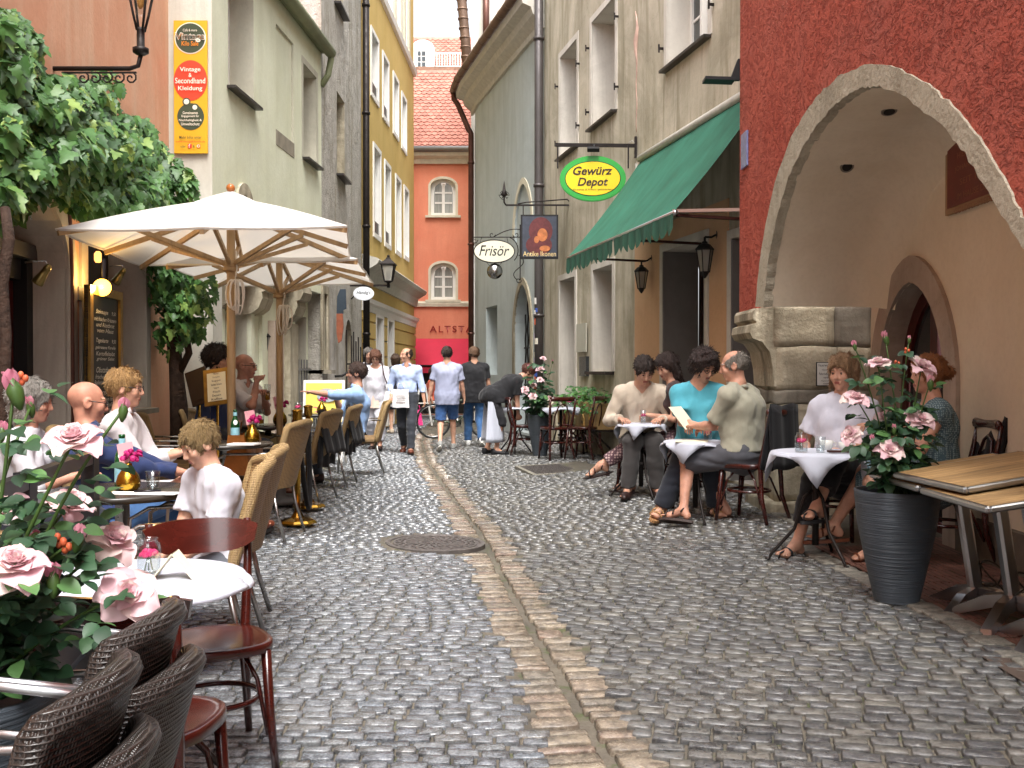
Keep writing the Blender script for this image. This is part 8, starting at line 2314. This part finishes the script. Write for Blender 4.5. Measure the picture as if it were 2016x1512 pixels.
stand('menu stand with dark wooden back, seen half from behind', 392, 9.0, .98, 1.3, .2, M('dark_walnut', '#2A1710', .5, var=.2), MATS['dark_walnut'], -20)
stand('menu stand with gilt frame and cream printed card', 428, 8.8, .98, 1.3, .24, m_card, MATS['gilt_wood'], -8, True)
c = A(638, 793, 13.9); t = thing('picture_board', 'white framed pavement board with a bright yellow ice cream picture', 'sign', V(c.x, 13.9, 0)); Rm = Euler((R(-8), 0, R(4))).to_matrix()
mb = MB(); mb.box(c, (.56, .04, .62), rot=Rm); mb.build('frame', m_white_trim, t); mb = MB(); mb.box(c + V(0, -.016, 0), (.49, .02, .54), rot=Rm); mb.build('picture', M('yellow_print', '#E4CF62', .4, var=.1, vscale=6), t)
for dx, dz, r_, r2, cc in ((.05, .1, .14, .09, '#B9C3CC'), (.05, .14, .12, .06, '#E6B9A4'), (-.02, -.16, .16, .06, '#D98496'), (-.12, -.12, .07, .07, '#D9707E')): mb = MB(); mb.disc(c + V(dx, -.03 - .001 * r_ * 100, dz), r_, (0, -1, -.1), .002, 20, ry=r2); mb.build('print', M('print_' + cc[1:], cc, .5, var=.1), t)
mb = MB(); [mb.bar(V(c.x + s_ * .25, 13.9 + q, 0), V(c.x + s_ * .25, 13.9, c.z - .28), .03, .03) for s_ in (-1, 1) for q in (-.1, .3)]; mb.build('legs', m_white_trim, t)
mb = MB(); c2 = c + V(.14, .05, .36); mb.tube([c2, c2 + V(.1, 0, .01), c2 + V(.16, 0, .05)], .02, 6); tag(mb.build('clip_lamp', m_black), 'black clip on lamp on top of the picture board', 'lamp')
# white A-frame at the far end, pink bag, shopping bag, copper bag
c = G(835, 842); t = thing('white_sign_frame', 'white folding sign frame far down the street with legs apart', 'sign', V(c.x, 24.5, -.04)); mb = MB(); b = V(X(832, 24.5), 24.5, 0); [mb.bar(b + V(s_ * .06, 0, .95), b + V(s_ * .22, s_ * .1, -.04), .04, .04) for s_ in (-1, 1)]; mb.bar(b + V(-.15, 0, .5), b + V(.15, 0, .5), .03, .03); mb.build('frame', m_white_trim, t)
def bag(name, lb, c, w, d, h, mat, rz=0, handles=True, taper=.9, local_mat=None):
 t = thing(name, lb, 'bag', c, rz, local=True); mb = MB(); rows = []
 for k in range(6):
  f = k / 5; ww, dd = w / 2 * lerp(1, taper, f), d / 2 * lerp(1, taper * .8, f); rows.append([V(ww * (1 if s1 > 0 else -1) * (1 - .06 * math.sin(k * 2 + s1 * s2)), dd * s2 + .01 * math.sin(k * 3 + s1), h * f) for s1, s2 in ((-1, -1), (0, -1.15), (1, -1), (1, 0), (1, 1), (0, 1.1), (-1, 1), (-1, 0), (-1, -1)) if True] if False else [V(ww * a_, dd * b_ * (1 + .08 * math.sin(k * 2 + a_)), h * f + .006 * math.sin(a_ * 4 + k)) for a_, b_ in ((-1, -1), (-.5, -1.1), (0, -1.05), (.5, -1.1), (1, -1), (1, 1), (0, 1.1), (-1, 1), (-1, -1))])
 mb.grid(rows, smooth=False); mb.add([rows[0][i] for i in (0, 4, 5, 7)], [(0, 1, 2, 3)]); mb.build('body', mat, t)
 if handles: mb = MB(); [mb.tube([(-w * .22, s_ * d * .35, h * .98), (-w * .15, s_ * d * .2, h + .1), (w * .15, s_ * d * .2, h + .1), (w * .22, s_ * d * .35, h * .98)], .006, 5) for s_ in (-1, 1)]; mb.build('handle', mat, t)
 return t
m_bagw = M('white_carrier_bag', '#E4E2E2', .5, var=.04, vscale=8, bump=.3, bscale=14, bdist=.02)
bs = bag('shopping_bag', 'white printed shopping bag in the hand of the man in the light blue shirt', V(X(789, 16.4), 16.4, A(789, 802, 16.4).z), .27, .14, .29, m_bagw, .1); q = MB(); [q.box((0, -.079, .08 + .03 * k), (.16 - .02 * (k % 3), .003, .008 if k else .02)) for k in range(5)]; q.build('print', M('grey_print', '#A49C9A', .6), bs)
bag('carrier_bag', 'crumpled white carrier bag beside the printed one', V(X(766, 16.5), 16.5, A(766, 800, 16.5).z), .2, .1, .25, m_bagw, -.3, True, .6)
bag('pink_bag', 'bright pink bag far down the street beside the white frame', V(X(822, 23.5), 23.5, .02), .24, .12, .36, M('pink_cloth', '#D8327C', .7), .2, True, .6)
bag('copper_bag', 'large shiny copper coloured handbag on the empty wicker chair', V(-2.06, 7.82, .49), .4, .2, .3, M('copper_leather', '#B4763F', .28, .75, var=.25, vscale=7, bump=.4, bscale=12, bdist=.02), 1.5, True, .85)
t = thing('shoulder_bag', 'dark shoulder bag hanging at the side of the woman in white', 'bag', V(X(765, 16.85), 16.85, .8)); mb = MB(); mb.ell((X(768, 16.85), 16.85, .9), (.05, .12, .09)); mb.tube([V(X(768, 16.85), 16.8, .95), V(X(757, 16.85), 16.78, 1.2), V(X(752, 16.85), 16.85, 1.42)], .012, 6); mb.build('body', M('dark_leather', '#3A2724', .45), t)
# --- bicycle leaning far down the street
t = thing('bicycle', 'bicycle parked behind the two men walking away', 'bicycle', V(X(905, 20.0), 20.0, -.06), R(8), local=True)
m_tyre = M('black_tyre', '#1C1C1C', .8); m_bike = M('grey_green_frame', '#5E6A58', .4, var=.1)
for xw in (-.52, .52):
 mb = MB(); mb.tube([(xw + .33 * math.cos(a), 0, .35 + .33 * math.sin(a)) for a in np.linspace(0, 2 * PI, 29)[:-1]], .018, 7, closed=True); w_ = mb.build('wheel', m_tyre, t); mb = MB(); mb.tube([(xw + .305 * math.cos(a), 0, .35 + .305 * math.sin(a)) for a in np.linspace(0, 2 * PI, 29)[:-1]], .009, 5, closed=True); [mb.bar((xw, 0, .35), (xw + .3 * math.cos(a), .01 * (-1) ** k, .35 + .3 * math.sin(a)), .003, .003) for k, a in enumerate(np.linspace(0, 2 * PI, 19)[:-1])]; mb.lathe([(.02, -.04), (.02, .04)], (xw, 0, .35), 8, rot=(PI / 2, 0, 0)); mb.build('rim', m_steel, w_)
mb = MB(); [mb.tube([a, b], .016, 7) for a, b in (((-.52, 0, .35), (-.05, 0, .32)), ((-.05, 0, .32), (-.2, 0, .85)), ((-.2, 0, .85), (-.52, 0, .35)), ((-.05, 0, .32), (.33, 0, .72)), ((-.17, 0, .72), (.32, 0, .82)), ((.3, 0, .92), (.36, 0, .66)), ((.36, 0, .66), (.52, 0, .35)))]; mb.build('frame', m_bike, t)
mb = MB(); mb.tube([(.2, .28, .98), (.3, .2, 1.02), (.3, -.2, 1.02), (.2, -.28, .98)], .012, 6); mb.bar((.3, 0, .9), (.3, 0, 1.02), .02, .02); mb.build('handlebar', m_steel, t); mb = MB(); mb.ell((-.24, 0, .9), (.13, .07, .035)); mb.build('saddle', m_tyre, t); mb = MB(); mb.lathe([(.09, -.01), (.09, .01)], (-.05, .05, .32), 16, rot=(PI / 2, 0, 0)); mb.bar((-.05, .08, .32), (.05, .08, .2), .02, .012); mb.build('crank', m_steel, t)
# --- dark wind screen frame at the left edge
t = thing('terrace_screen', 'dark framed wind screen between the roses and the table of the boy', 'screen', V(-1.6, 3.6, 0)); a, b = V(-1.42, 2.4, 0), V(-1.755, 4.22, 0); m_scr = M('dark_grey_frame', '#25272B', .4, .3, var=.1)
for p in (a, lerp(a, b, .5), b): mb = MB(); mb.bar(p + V(0, 0, -.05), p + V(0, 0, .95), .055, .055); mb.build('post', m_scr, t)
for z in (.12, .92): mb = MB(); mb.bar(lerp(a, b, .02) + V(0, 0, z), lerp(a, b, .985) + V(0, 0, z), .04, .05); mb.build('rail', m_scr, t)
for k in range(2): mb = MB(); p, q = lerp(a, b, .5 * k + .02), lerp(a, b, .5 * k + .48); mb.add([p + V(0, 0, .15), q + V(0, 0, .15), q + V(0, 0, .6), p + V(0, 0, .6)], [(0, 1, 2, 3)]); mb.build('panel', M('charcoal_panel', '#33363B', .5, var=.15), t)
# window box with painted wooden front and its shelf
u0, u1 = W_be.u(1222, 800), W_be.u(1140, 800); zb0, zb1 = W_be.z(1180, 838), W_be.z(1180, 790)
WB = (u0, u1, zb0, zb1)
t = thing('planter_box', 'wooden planter box painted with little houses under the shop window', 'planter', W_be.pt(u0, zb0, .2)); mb = MB(); W_be.slab(mb, u0, u1, zb0, zb1, .06, .36); mb.build('box', M('painted_pale_wood', '#9C8256', .6, var=.35, vscale=4), t)
for k, (f, w, h, cc) in enumerate(((.12, .16, .24, '#B98E4C'), (.3, .14, .18, '#C09A5A'), (.55, .2, .14, '#7E7A5A'), (.8, .18, .2, '#A67F48'))):
 mb = MB(); uu = lerp(u0, u1, f); z_ = zb0 + .02; mb.prism([W_be.pt(uu - w / 2, z_, .362), W_be.pt(uu + w / 2, z_, .362), W_be.pt(uu + w / 2, z_ + h * .65, .362), W_be.pt(uu, z_ + h, .362), W_be.pt(uu - w / 2, z_ + h * .65, .362)], W_be.n * .02); hh = mb.build('wooden_house', M('house_' + cc[1:], cc, .6, var=.15), t); mb = MB(); [W_be.slab(mb, uu + s_ * w * .22 - .018, uu + s_ * w * .22 + .018, z_ + h * .2, z_ + h * .45, .381, .385) for s_ in (-1, 1)]; mb.build('window', M('house_window', '#4A3A28', .6), hh)
mb = MB(); [mb.bar(W_be.pt(lerp(u0, u1, f), zb0 - .02, .34), W_be.pt(lerp(u0, u1, f), zb0 - .3, .05), .025, .025) for f in (.15, .85)]; W_be.slab(mb, u0, u1, zb0 - .03, zb0 - .002, .05, .36); mb.build('bracket', m_darkmetal, t)
# ================================================================ PLANTS
def leaf_mat(name, c1, c2, rough=.4, c3=None):
 m = newmat(name); t = NT(m); oi = t.n('ShaderNodeObjectInfo'); geo = t.n('ShaderNodeNewGeometry'); rr = t.math('FRACT', t.math('ADD', oi.outputs['Random'], geo.outputs['Random Per Island']))
 st = [(0, srgb(c1)), (.75, srgb(c2))] + ([(1.0, srgb(c3))] if c3 else []); c = t.ramp(rr, st).outputs['Color']; n = t.noise(60, 3, .5, geo.outputs['Position']); c = t.mix(t.math('MULTIPLY', n.outputs['Fac'], .35), c, tuple(x * .55 for x in srgb(c1))); t.l(c, t.b.inputs['Base Color']); t.b.inputs['Roughness'].default_value = rough
 tl = t.n('ShaderNodeBsdfTranslucent'); t.l(c, tl.inputs['Color']); mx = t.n('ShaderNodeMixShader'); mx.inputs[0].default_value = .22; out = [n_ for n_ in t.t.nodes if n_.type == 'OUTPUT_MATERIAL'][0]; t.l(t.b.outputs[0], mx.inputs[1]); t.l(tl.outputs[0], mx.inputs[2]); t.l(mx.outputs[0], out.inputs['Surface']); return m
m_ivy = leaf_mat('ivy_leaf', '#3A6030', '#5B8946', .45, '#9DB85E'); m_rleaf = leaf_mat('rose_leaf', '#24402C', '#3A5E3E', .5, '#5E8A4A'); m_box = leaf_mat('box_leaf', '#35602F', '#56883F', .5)
m_stem = M('rose_stem', '#3F5A28', .5, var=.2); m_bark = M('ivy_bark', '#3A2A20', .9, var=.4, vscale=14, bump=.8, bscale=30, bdist=.02)
def petal_mat(name, c1, c2, c3):
 m = newmat(name); t = NT(m); oi = t.n('ShaderNodeObjectInfo'); geo = t.n('ShaderNodeNewGeometry'); c = t.ramp(t.math('FRACT', t.math('ADD', oi.outputs['Random'], geo.outputs['Random Per Island'])), [(0, srgb(c1)), (.6, srgb(c2)), (1, srgb(c3))]).outputs['Color']; n = t.noise(45, 3, .5, geo.outputs['Position']); c = t.mix(t.math('MULTIPLY', n.outputs['Fac'], .25), c, srgb(c3)); t.l(c, t.b.inputs['Base Color']); t.b.inputs['Roughness'].default_value = .7; t.b.inputs['Sheen Weight'].default_value = .2
 tl = t.n('ShaderNodeBsdfTranslucent'); t.l(c, tl.inputs['Color']); mx = t.n('ShaderNodeMixShader'); mx.inputs[0].default_value = .25; out = [n_ for n_ in t.t.nodes if n_.type == 'OUTPUT_MATERIAL'][0]; t.l(t.b.outputs[0], mx.inputs[1]); t.l(tl.outputs[0], mx.inputs[2]); t.l(mx.outputs[0], out.inputs['Surface']); return m
m_petal = petal_mat('pink_rose_petal', '#DFB0BC', '#E8C6CB', '#E6D8CE'); m_bud = petal_mat('pink_rose_bud', '#C9738F', '#D88CA4', '#E4AFB9'); m_hip = M('orange_hip', '#C9603C', .5, var=.3, vscale=20)
rp = random.Random(9)
def leaf_mesh(name, outline, mat, fold=.25, droop=.2):
 """outline: half profile (width, length) along the midrib, mirrored; folded on the midrib and drooping"""
 vs, fs = [], []; n = len(outline)
 for w, l in outline: vs += [(-w, l, -droop * l * l + fold * w), (0, l, -droop * l * l), (w, l, -droop * l * l + fold * w)]
 for i in range(n - 1): fs += [(i * 3, i * 3 + 1, i * 3 + 4, i * 3 + 3), (i * 3 + 1, i * 3 + 2, i * 3 + 5, i * 3 + 4)]
 me = bpy.data.meshes.new(name); me.from_pydata(vs, [], fs); me.polygons.foreach_set('use_smooth', [True] * len(fs)); me.materials.append(mat); return me
ROSE_OUT = [(0.01, 0), (.25, .12), (.38, .35), (.36, .58), (.22, .82), (.0, 1.0)]
IVY_OUT = [(.02, -.12), (.34, -.16), (.5, .06), (.32, .26), (.42, .5), (.2, .58), (.16, .8), (0, 1.0)]
LM = {'rose': [leaf_mesh('leaf', ROSE_OUT, m_rleaf, f, d) for f, d in ((.3, .2), (.15, .35), (.4, .1))], 'ivy': [leaf_mesh('leaf', IVY_OUT, m_ivy, f, d) for f, d in ((.2, .25), (.1, .4), (.3, .15))], 'box': [leaf_mesh('leaf', ROSE_OUT, m_box, f, d) for f, d in ((.3, .2), (.15, .35))]}
def leaf_mtx(p, nrm, tip, s):
 nrm = Vector(nrm).normalized(); tip = Vector(tip); y = (tip - nrm * tip.dot(nrm))
 if y.length < 1e-4: y = nrm.orthogonal()
 y.normalize(); x = y.cross(nrm); Mx = Matrix((x, y, nrm)).transposed().to_4x4(); Mx.translation = Vector(p); return Mx @ Matrix.Diagonal((s, s, s, 1))
def leaves(kind, items, parent, singles, mass='leaves'):
 """items: matrices; the largest ones in the picture become parts, the rest one mass"""
 items = sorted(items, key=lambda m_: -(m_.to_scale().x / max(.3, m_.translation.y)))
 for m_ in items[:singles]:
  o = bpy.data.objects.new('leaf', rp.choice(LM[kind])); COL.objects.link(o); o.parent = parent; o.matrix_parent_inverse = Matrix.LocRotScale(parent.location, parent.rotation_euler, parent.scale).inverted() ; o.matrix_local = m_ if False else m_
  o.matrix_basis = m_
 rest = items[singles:]
 if rest:
  mb = MB()
  for m_ in rest:
   src = rp.choice(LM[kind]); mb.add([m_ @ v.co for v in src.vertices], [tuple(p_.vertices) for p_ in src.polygons], True)
  mb.build(mass, LM[kind][0].materials[0], parent, kind='stuff')
def flower_mesh(npet, rad, open_, seed, mat, name):
 r_ = random.Random(seed); mb = MB()
 for k in range(npet):
  f = (k + 1) / npet; a = k * 2.399; R_ = rad * (.12 + .88 * f ** .8); tilt = lerp(.15, open_, f ** 1.3); w = R_ * lerp(1.1, .85, f); rows = []
  for i in range(6):
   v = i / 5; out = R_ * (.12 + math.sin(tilt) * v * .95 + .1 * v ** 3 * f); up = rad * (.62 - .45 * f) * 0 + R_ * math.cos(tilt) * v * .95 + rad * .25 * (1 - f) - .16 * rad * f * v ** 3; hw = w * math.sin(PI * min(1, .2 + .75 * v)) ** .7 * (.62 + .1 * r_.random())
   row = []
   for j in range(6):
    u = (j / 5 - .5) * 2; x = u * hw; cup = .34 * (u * u) * R_ * (1 - .5 * v); row.append(V((out - cup * .8) * math.cos(a) - x * math.sin(a), (out - cup * .8) * math.sin(a) + x * math.cos(a), up + .12 * R_ * u * u * (1 - f) + .04 * rad * math.sin(u * 4 + k) * v * f))
   rows.append(row)
  mb.grid(rows)
 me = mb.mesh(name); me.materials.append(mat); return me
def outer_petal(rad, mat):
 mb = MB(); rows = []
 for i in range(7):
  v = i / 6; hw = .56 * rad * math.sin(PI * min(1, .14 + .76 * v)) ** .8; rows.append([V(u * hw, rad * (.1 + .95 * v - .1 * u * u * v), rad * (.34 * v - .52 * v ** 2.8) + .2 * rad * u * u * (v - .25) + .06 * rad * math.sin(6 * u + 2) * v) for u in np.linspace(-1, 1, 7)])
 mb.grid(rows); me = mb.mesh('petal'); me.materials.append(mat); return me
FM = [flower_mesh(22, .036, 1.15, s_, m_petal, 'flower') for s_ in (1, 2, 3)]; OP = outer_petal(.052, m_petal); BUD = flower_mesh(7, .018, .25, 4, m_bud, 'bud')
def rose_bush(lb, root_p, flowers, buds, seed, leaves_n, spread, lsize, singles, hips=(), hgt=(.0, 1.0)):
 """flowers/buds: (position, radius scale, facing); stems rise from root_p"""
 r_ = random.Random(seed); t = thing('rose_bush', lb, 'rose bush', root_p, group='pink rose bushes in tall pots'); L = []
 tips = [(p, 1) for p, _, _ in flowers] + [(p, 0) for p, _ in buds]
 for p, fl in tips:
  b = Vector(root_p) + V(r_.uniform(-.06, .06), r_.uniform(-.06, .06), 0); p = Vector(p); ctl = lerp(b, p, .5) + V(r_.uniform(-.04, .04), r_.uniform(-.04, .04), .05); ctl = V(lerp(b.x, ctl.x, .8), lerp(b.y, ctl.y, .8), ctl.z)
  pts = [b * (1 - s) ** 2 + ctl * 2 * s * (1 - s) + p * s * s for s in np.linspace(0, 1, 9)]; mb = MB(); mb.tube(pts, [.0055 - .0025 * i / 8 for i in range(9)], 6); mb.build('stem', m_stem, t)
  nl = max(3, leaves_n // max(1, len(tips)))
  for k in range(nl):
   s = r_.random() ** 1.35 * .85 + .08; q = b * (1 - s) ** 2 + ctl * 2 * s * (1 - s) + p * s * s; a = r_.uniform(0, 2 * PI); d = V(math.cos(a), math.sin(a), r_.uniform(-.3, .6)).normalized(); ln = r_.uniform(.03, spread); e = q + d * ln
   for j, (off, sc) in enumerate(((0, 1), (-.9, .8), (.9, .8))):
    dd = (Matrix.Rotation(off, 3, 'Z') @ d); e2 = e if j == 0 else lerp(q, e, .8); L.append(leaf_mtx(e2, V(r_.uniform(-.5, .5), r_.uniform(-.9, .3), 1), dd + V(0, 0, -.3), lsize * sc * r_.uniform(.75, 1.2)))
 leaves('rose', L, t, singles)
 for p, s, nr in flowers:
  q = V(*nr).normalized().to_track_quat('Z', 'Y'); o = bpy.data.objects.new('flower', r_.choice(FM)); COL.objects.link(o); o.parent = t; o.matrix_parent_inverse = Matrix.Translation(root_p).inverted(); o.location = p; o.rotation_euler = (q.to_matrix() @ Matrix.Rotation(r_.uniform(0, 6), 3, 'Z')).to_euler(); o.scale = (s,) * 3; KIDS.setdefault(t.name, []).append(o)
  for k in range(6):
   c = bpy.data.objects.new('petal', OP); COL.objects.link(c); c.parent = o; c.rotation_euler = (r_.uniform(-.2, .45), r_.uniform(-.25, .25), k * PI / 3 + r_.uniform(-.3, .3)); c.location = (0, 0, -.006 - .003 * (k % 2)); c.scale = (r_.uniform(.9, 1.1),) * 3
  mb = MB(); mb.lathe([(.002, -.02), (.008, -.012), (.007, -.002), (0, 0)], (0, 0, -.004), 8); c = bpy.data.objects.new('calyx', mb.mesh('calyx')); c.data.materials.append(m_stem); COL.objects.link(c); c.parent = o
 for p, s in buds:
  o = bpy.data.objects.new('bud', BUD); COL.objects.link(o); o.parent = t; o.matrix_parent_inverse = Matrix.Translation(root_p).inverted(); o.location = p; o.scale = (s, s, s * 1.5); o.rotation_euler = (r_.uniform(-.3, .3), r_.uniform(-.3, .3), r_.uniform(0, 6))
  mb = MB(); mb.lathe([(.002, -.012), (.007, -.006), (.009, .002), (.004, .012)], (0, 0, -.004), 7); c = bpy.data.objects.new('calyx', mb.mesh('calyx')); c.data.materials.append(m_stem); COL.objects.link(c); c.parent = o
 for p in hips:
  mb = MB()
  for k in range(3): mb.ell(Vector(p) + V(.009 * math.cos(k * 2.1), .006 * k - .006, .009 * math.sin(k * 2.1)), (.007, .007, .009), 8, 6)
  mb.build('hip', m_hip, t)
 return t
def pot_mat():
 m = newmat('ribbed_grey_pot'); t = NT(m); co = t.coord('Object', (1, 1, 60)); n = t.noise(2.2, 4, .6, co, .3); n2 = t.noise(4, 3, .5, t.coord('Object')); t.l(t.ramp(n2.outputs['Fac'], [(.3, srgb('#353C43')), (.7, srgb('#454D55'))]).outputs['Color'], t.b.inputs['Base Color']); t.b.inputs['Roughness'].default_value = .5; t.bump(n.outputs['Fac'], .9, .012); return m
m_pot = pot_mat()
def pot(lb, p, rt_, rb_, h):
 t = thing('tall_pot', lb, 'flower pot', p, group='tall ribbed grey pots', local=True); mb = MB(); mb.lathe([(rb_, 0), (lerp(rb_, rt_, .45), h * .35), (rt_ * .93, h * .7), (rt_, h * .96), (rt_ * 1.01, h), (rt_ * .94, h), (rt_ * .93, h * .93), (0, h * .92)], n=40, cap=False); mb.build('body', m_pot, t)
 mb = MB(); mb.disc((0, 0, h * .9), rt_ * .92, (0, 0, 1), .01, 24); mb.build('soil', M('dark_soil', '#241C16', .95, var=.4, vscale=40, bump=.8), t)
P2 = V(2.0, 5.27, AZ); pot('tall grey pot with roses standing at the edge of the arcade', P2, .212, .112, .575)
P3 = V(.42, 15.2, hz(.42, 15.2)); pot('tall grey pot with roses far down by the waiter', P3, .19, .1, .62)
P1_ = V(-1.14, 2.05, -.03); pot('tall grey pot with roses in the near left corner', P1_, .2, .11, .66)
fl = []
for px, py, d, s, nr in ((30, 1112, 1.86, 1.05, (.25, -.5, 1)), (145, 866, 1.95, .98, (.1, -.6, 1)), (250, 1170, 2.0, 1.0, (.5, -.7, .6)), (225, 1062, 2.12, .95, (.5, -.3, .9)), (140, 990, 2.2, .9, (.5, -.3, .8)), (12, 1000, 2.3, .8, (-.3, -.5, .8))): fl.append((A(px, py, d), s, nr))
bd = [(A(27, 765, 2.05), 1.9), (A(243, 805, 2.0), 1.1), (A(105, 1140, 1.9), 1.5), (A(70, 1068, 2.1), 1.3), (A(155, 1058, 2.0), 1.3), (A(60, 800, 2.4), 1.2), (A(4, 850, 2.3), 1.2)]
rose_bush('large pink rose bush with many blooms in the near left corner', P1_ + V(0, 0, .62), [(p, s_ * 1.18, n_) for p, s_, n_ in fl], bd, 3, 430, .13, .046, 290, hips=[A(130, 1075, 2.0), A(118, 1065, 2.02), A(45, 745, 2.3), A(225, 1190, 2.05)])
fl = []
for px, py, d, s, nr in ((1685, 785, 5.2, 1.0, (-.1, -.5, 1)), (1815, 720, 5.25, 1.05, (.3, -.6, .9)), (1728, 715, 5.25, .95, (-.3, -.4, 1)), (1812, 825, 5.15, 1.0, (.2, -.7, .8)), (1675, 855, 5.2, .85, (-.6, -.5, .6)), (1752, 888, 5.05, 1.05, (0, -.7, .8)), (1740, 822, 5.4, .8, (-.2, -.5, .8))): fl.append((A(px, py, d), s, nr))
bd = [(A(1743, 665, 5.3), 1.4), (A(1682, 680, 5.25), 1.0), (A(1790, 668, 5.3), .8), (A(1832, 753, 5.2), 1.5), (A(1718, 868, 5.1), 1.2), (A(1760, 845, 5.1), 1.0)]
rose_bush('pink rose bush with seven open blooms in the pot by the arcade', P2 + V(0, 0, .54), [(p, s_ * 1.4, n_) for p, s_, n_ in fl], [(p, s_ * 1.3) for p, s_ in bd], 5, 240, .13, .066, 290, hips=[A(1765, 715, 5.2), A(1785, 690, 5.25)])
fl = []
for px, py, d, s, nr in ((1064, 727, 15.1, 1.6, (0, -.6, .8)), (1063, 748, 15.0, 1.5, (.1, -.6, .8)), (1034, 767, 15.0, 1.7, (-.3, -.6, .7)), (1050, 758, 15.1, 1.4, (0, -.5, .9)), (1049, 780, 14.9, 1.6, (-.1, -.8, .6)), (1082, 784, 15.0, 1.4, (.4, -.5, .8)), (1069, 706, 15.2, 1.2, (.2, -.6, .8))): fl.append((A(px, py, d), s * .85, nr))
rose_bush('pink rose bush in the far pot beside the bending waiter', P3 + V(0, 0, .58), fl, [(A(1088, 712, 15.1), 1.6), (A(1040, 722, 15.1), 1.6)], 8, 120, .2, .1, 60)
# greenery of the planter box under the shop window
t = thing('box_plant', 'low bushy green plant filling the painted planter box', 'plant', W_be.pt((WB[0] + WB[1]) / 2, WB[3], .2)); L = []
for k in range(620):
 f = rp.random(); o_ = rp.uniform(.02, .44); h_ = rp.random() ** 1.4 * .26 * (1 - (2 * f - 1) ** 4 * .6); p = W_be.pt(lerp(WB[0] - .06, WB[1] + .06, f), WB[3] - .04 + h_ - (.1 if o_ > .36 else 0), o_); L.append(leaf_mtx(p, V(rp.uniform(-.8, .5), rp.uniform(-.9, .4), 1), V(rp.uniform(-1, .6), rp.uniform(-1, .6), -.3), rp.uniform(.045, .085)))
leaves('box', L, t, 120)
# ivy over the orange house: an uneven mass along the wall, hanging by the pier
iv = thing('ivy', 'dark green ivy spread across the orange house and hanging beside the parasol', 'ivy', W_or.pt(W_or.L - .3, 0, .1))
def trunk(pts, r0, r1, nm='trunk'):
 mb = MB(); n = len(pts); mb.tube(pts, [lerp(r0, r1, i / (n - 1)) * (1 + .12 * math.sin(i * 2.3)) for i in range(n)], 9); return mb.build(nm, m_bark, iv)
xt = lambda px, py, d: A(px, py, d)
b0 = V(X(352, 10.1), 10.1, -.03)
trunk([b0, A(352, 800, 10.1), A(346, 720, 10.1), A(340, 640, 10.1), A(330, 560, 10.2), A(300, 480, 10.2), A(250, 400, 9.6), A(190, 330, 8.6)], .085, .05)
trunk([A(350, 740, 10.1), A(372, 695, 10.05), A(366, 650, 10.05), A(360, 600, 10.1)], .035, .03, 'branch')
trunk([V(X(6, 5.75), 5.75, -.03), A(6, 760, 5.75), A(12, 660, 5.75), A(4, 560, 5.8), A(18, 470, 5.8), A(10, 410, 5.85)], .036, .03)
for k in range(0): p = A(180 - 18 * k, 330 - 12 * k + 25 * math.sin(k), 8.6 - .28 * k); trunk([p, p + V(.25, .5, -.12), p + V(.4, 1.1, -.2 + .05 * k)], .012, .008, 'tendril')
LOBES = [(32, 130, 48, 90, 0, .28, 120), (25, 250, 50, 110, 0, .32, 130), (10, 60, 40, 40, 0, .25, 90), (15, 370, 50, 50, 0, .3, 90), (120, 215, 85, 70, 0, .42, 260), (150, 290, 105, 85, 0, .48, 330), (75, 330, 90, 60, 0, .42, 180), (240, 300, 85, 75, 0, .42, 300), (290, 370, 95, 75, 0, .40, 420), (200, 380, 90, 45, 0, .36, 120), (20, 390, 45, 40, 0, .3, 60),
   (330, 540, 55, 75, 1, .3, 210), (370, 610, 45, 60, 1, .25, 130), (395, 570, 30, 40, 1, .2, 40), (310, 470, 40, 60, 1, .3, 110), (335, 650, 40, 45, 1, .2, 60), (200, 180, 45, 45, 0, .25, 60), (265, 400, 80, 40, 0, .4, 160)]
L = []
for cx_, cy_, rx, ry, mode, thick, n in LOBES:
 for k in range(int(n * 1.75)):
  a = rp.uniform(0, 2 * PI); q = rp.random() ** .6; px, py = cx_ + rx * q * math.cos(a), cy_ + ry * q * math.sin(a)
  if px < -60: continue
  o_ = thick * (1 - q * .7) * rp.random() ** .6 + .03
  if mode == 0:
   px2 = min(px, 322); u, z = W_or.uz(px2, py, o_); p = W_or.pt(min(u, W_or.L + .25), z, o_)
   if px > 322: p = A(px, py, 10.7 - o_)
  else: p = A(px, py, 10.5 - .5 * rp.random() - o_)
  nrm = V(rp.uniform(.1, 1.2), rp.uniform(-1.1, .1), rp.uniform(.1, 1.1)); L.append(leaf_mtx(p, nrm, V(rp.uniform(-.5, .8), rp.uniform(-.5, .5), -1), rp.uniform(.06, .14) * (.8 if mode else 1)))
leaves('ivy', L, iv, 300)
# thin moss tufts between the setts of the near left paving
mb = MB(); tq = 0
for k in range(2600):
 y = 3.1 + 5.5 * rp.random() ** 1.6; x = gut(y) - .3 - 1.4 * abs(rp.gauss(0, .55)); s1 = math.sin(x * 2.3 + y * 1.1) + math.sin(x * 5.1 - y * 2.7)
 if s1 < .5: continue
 z = hz(x, y) - .012; a = rp.uniform(0, 6.28); h_ = rp.uniform(.004, .018); w = rp.uniform(.002, .004); mb.add([(x - w * math.cos(a), y - w * math.sin(a), z), (x + w * math.cos(a), y + w * math.sin(a), z), (x + rp.uniform(-.008, .008), y + rp.uniform(-.008, .008), z + h_)], [(0, 1, 2)])
mb.build('moss_tufts', leaf_mat('moss', '#3E5226', '#5E7434', .8), None, kind='stuff')
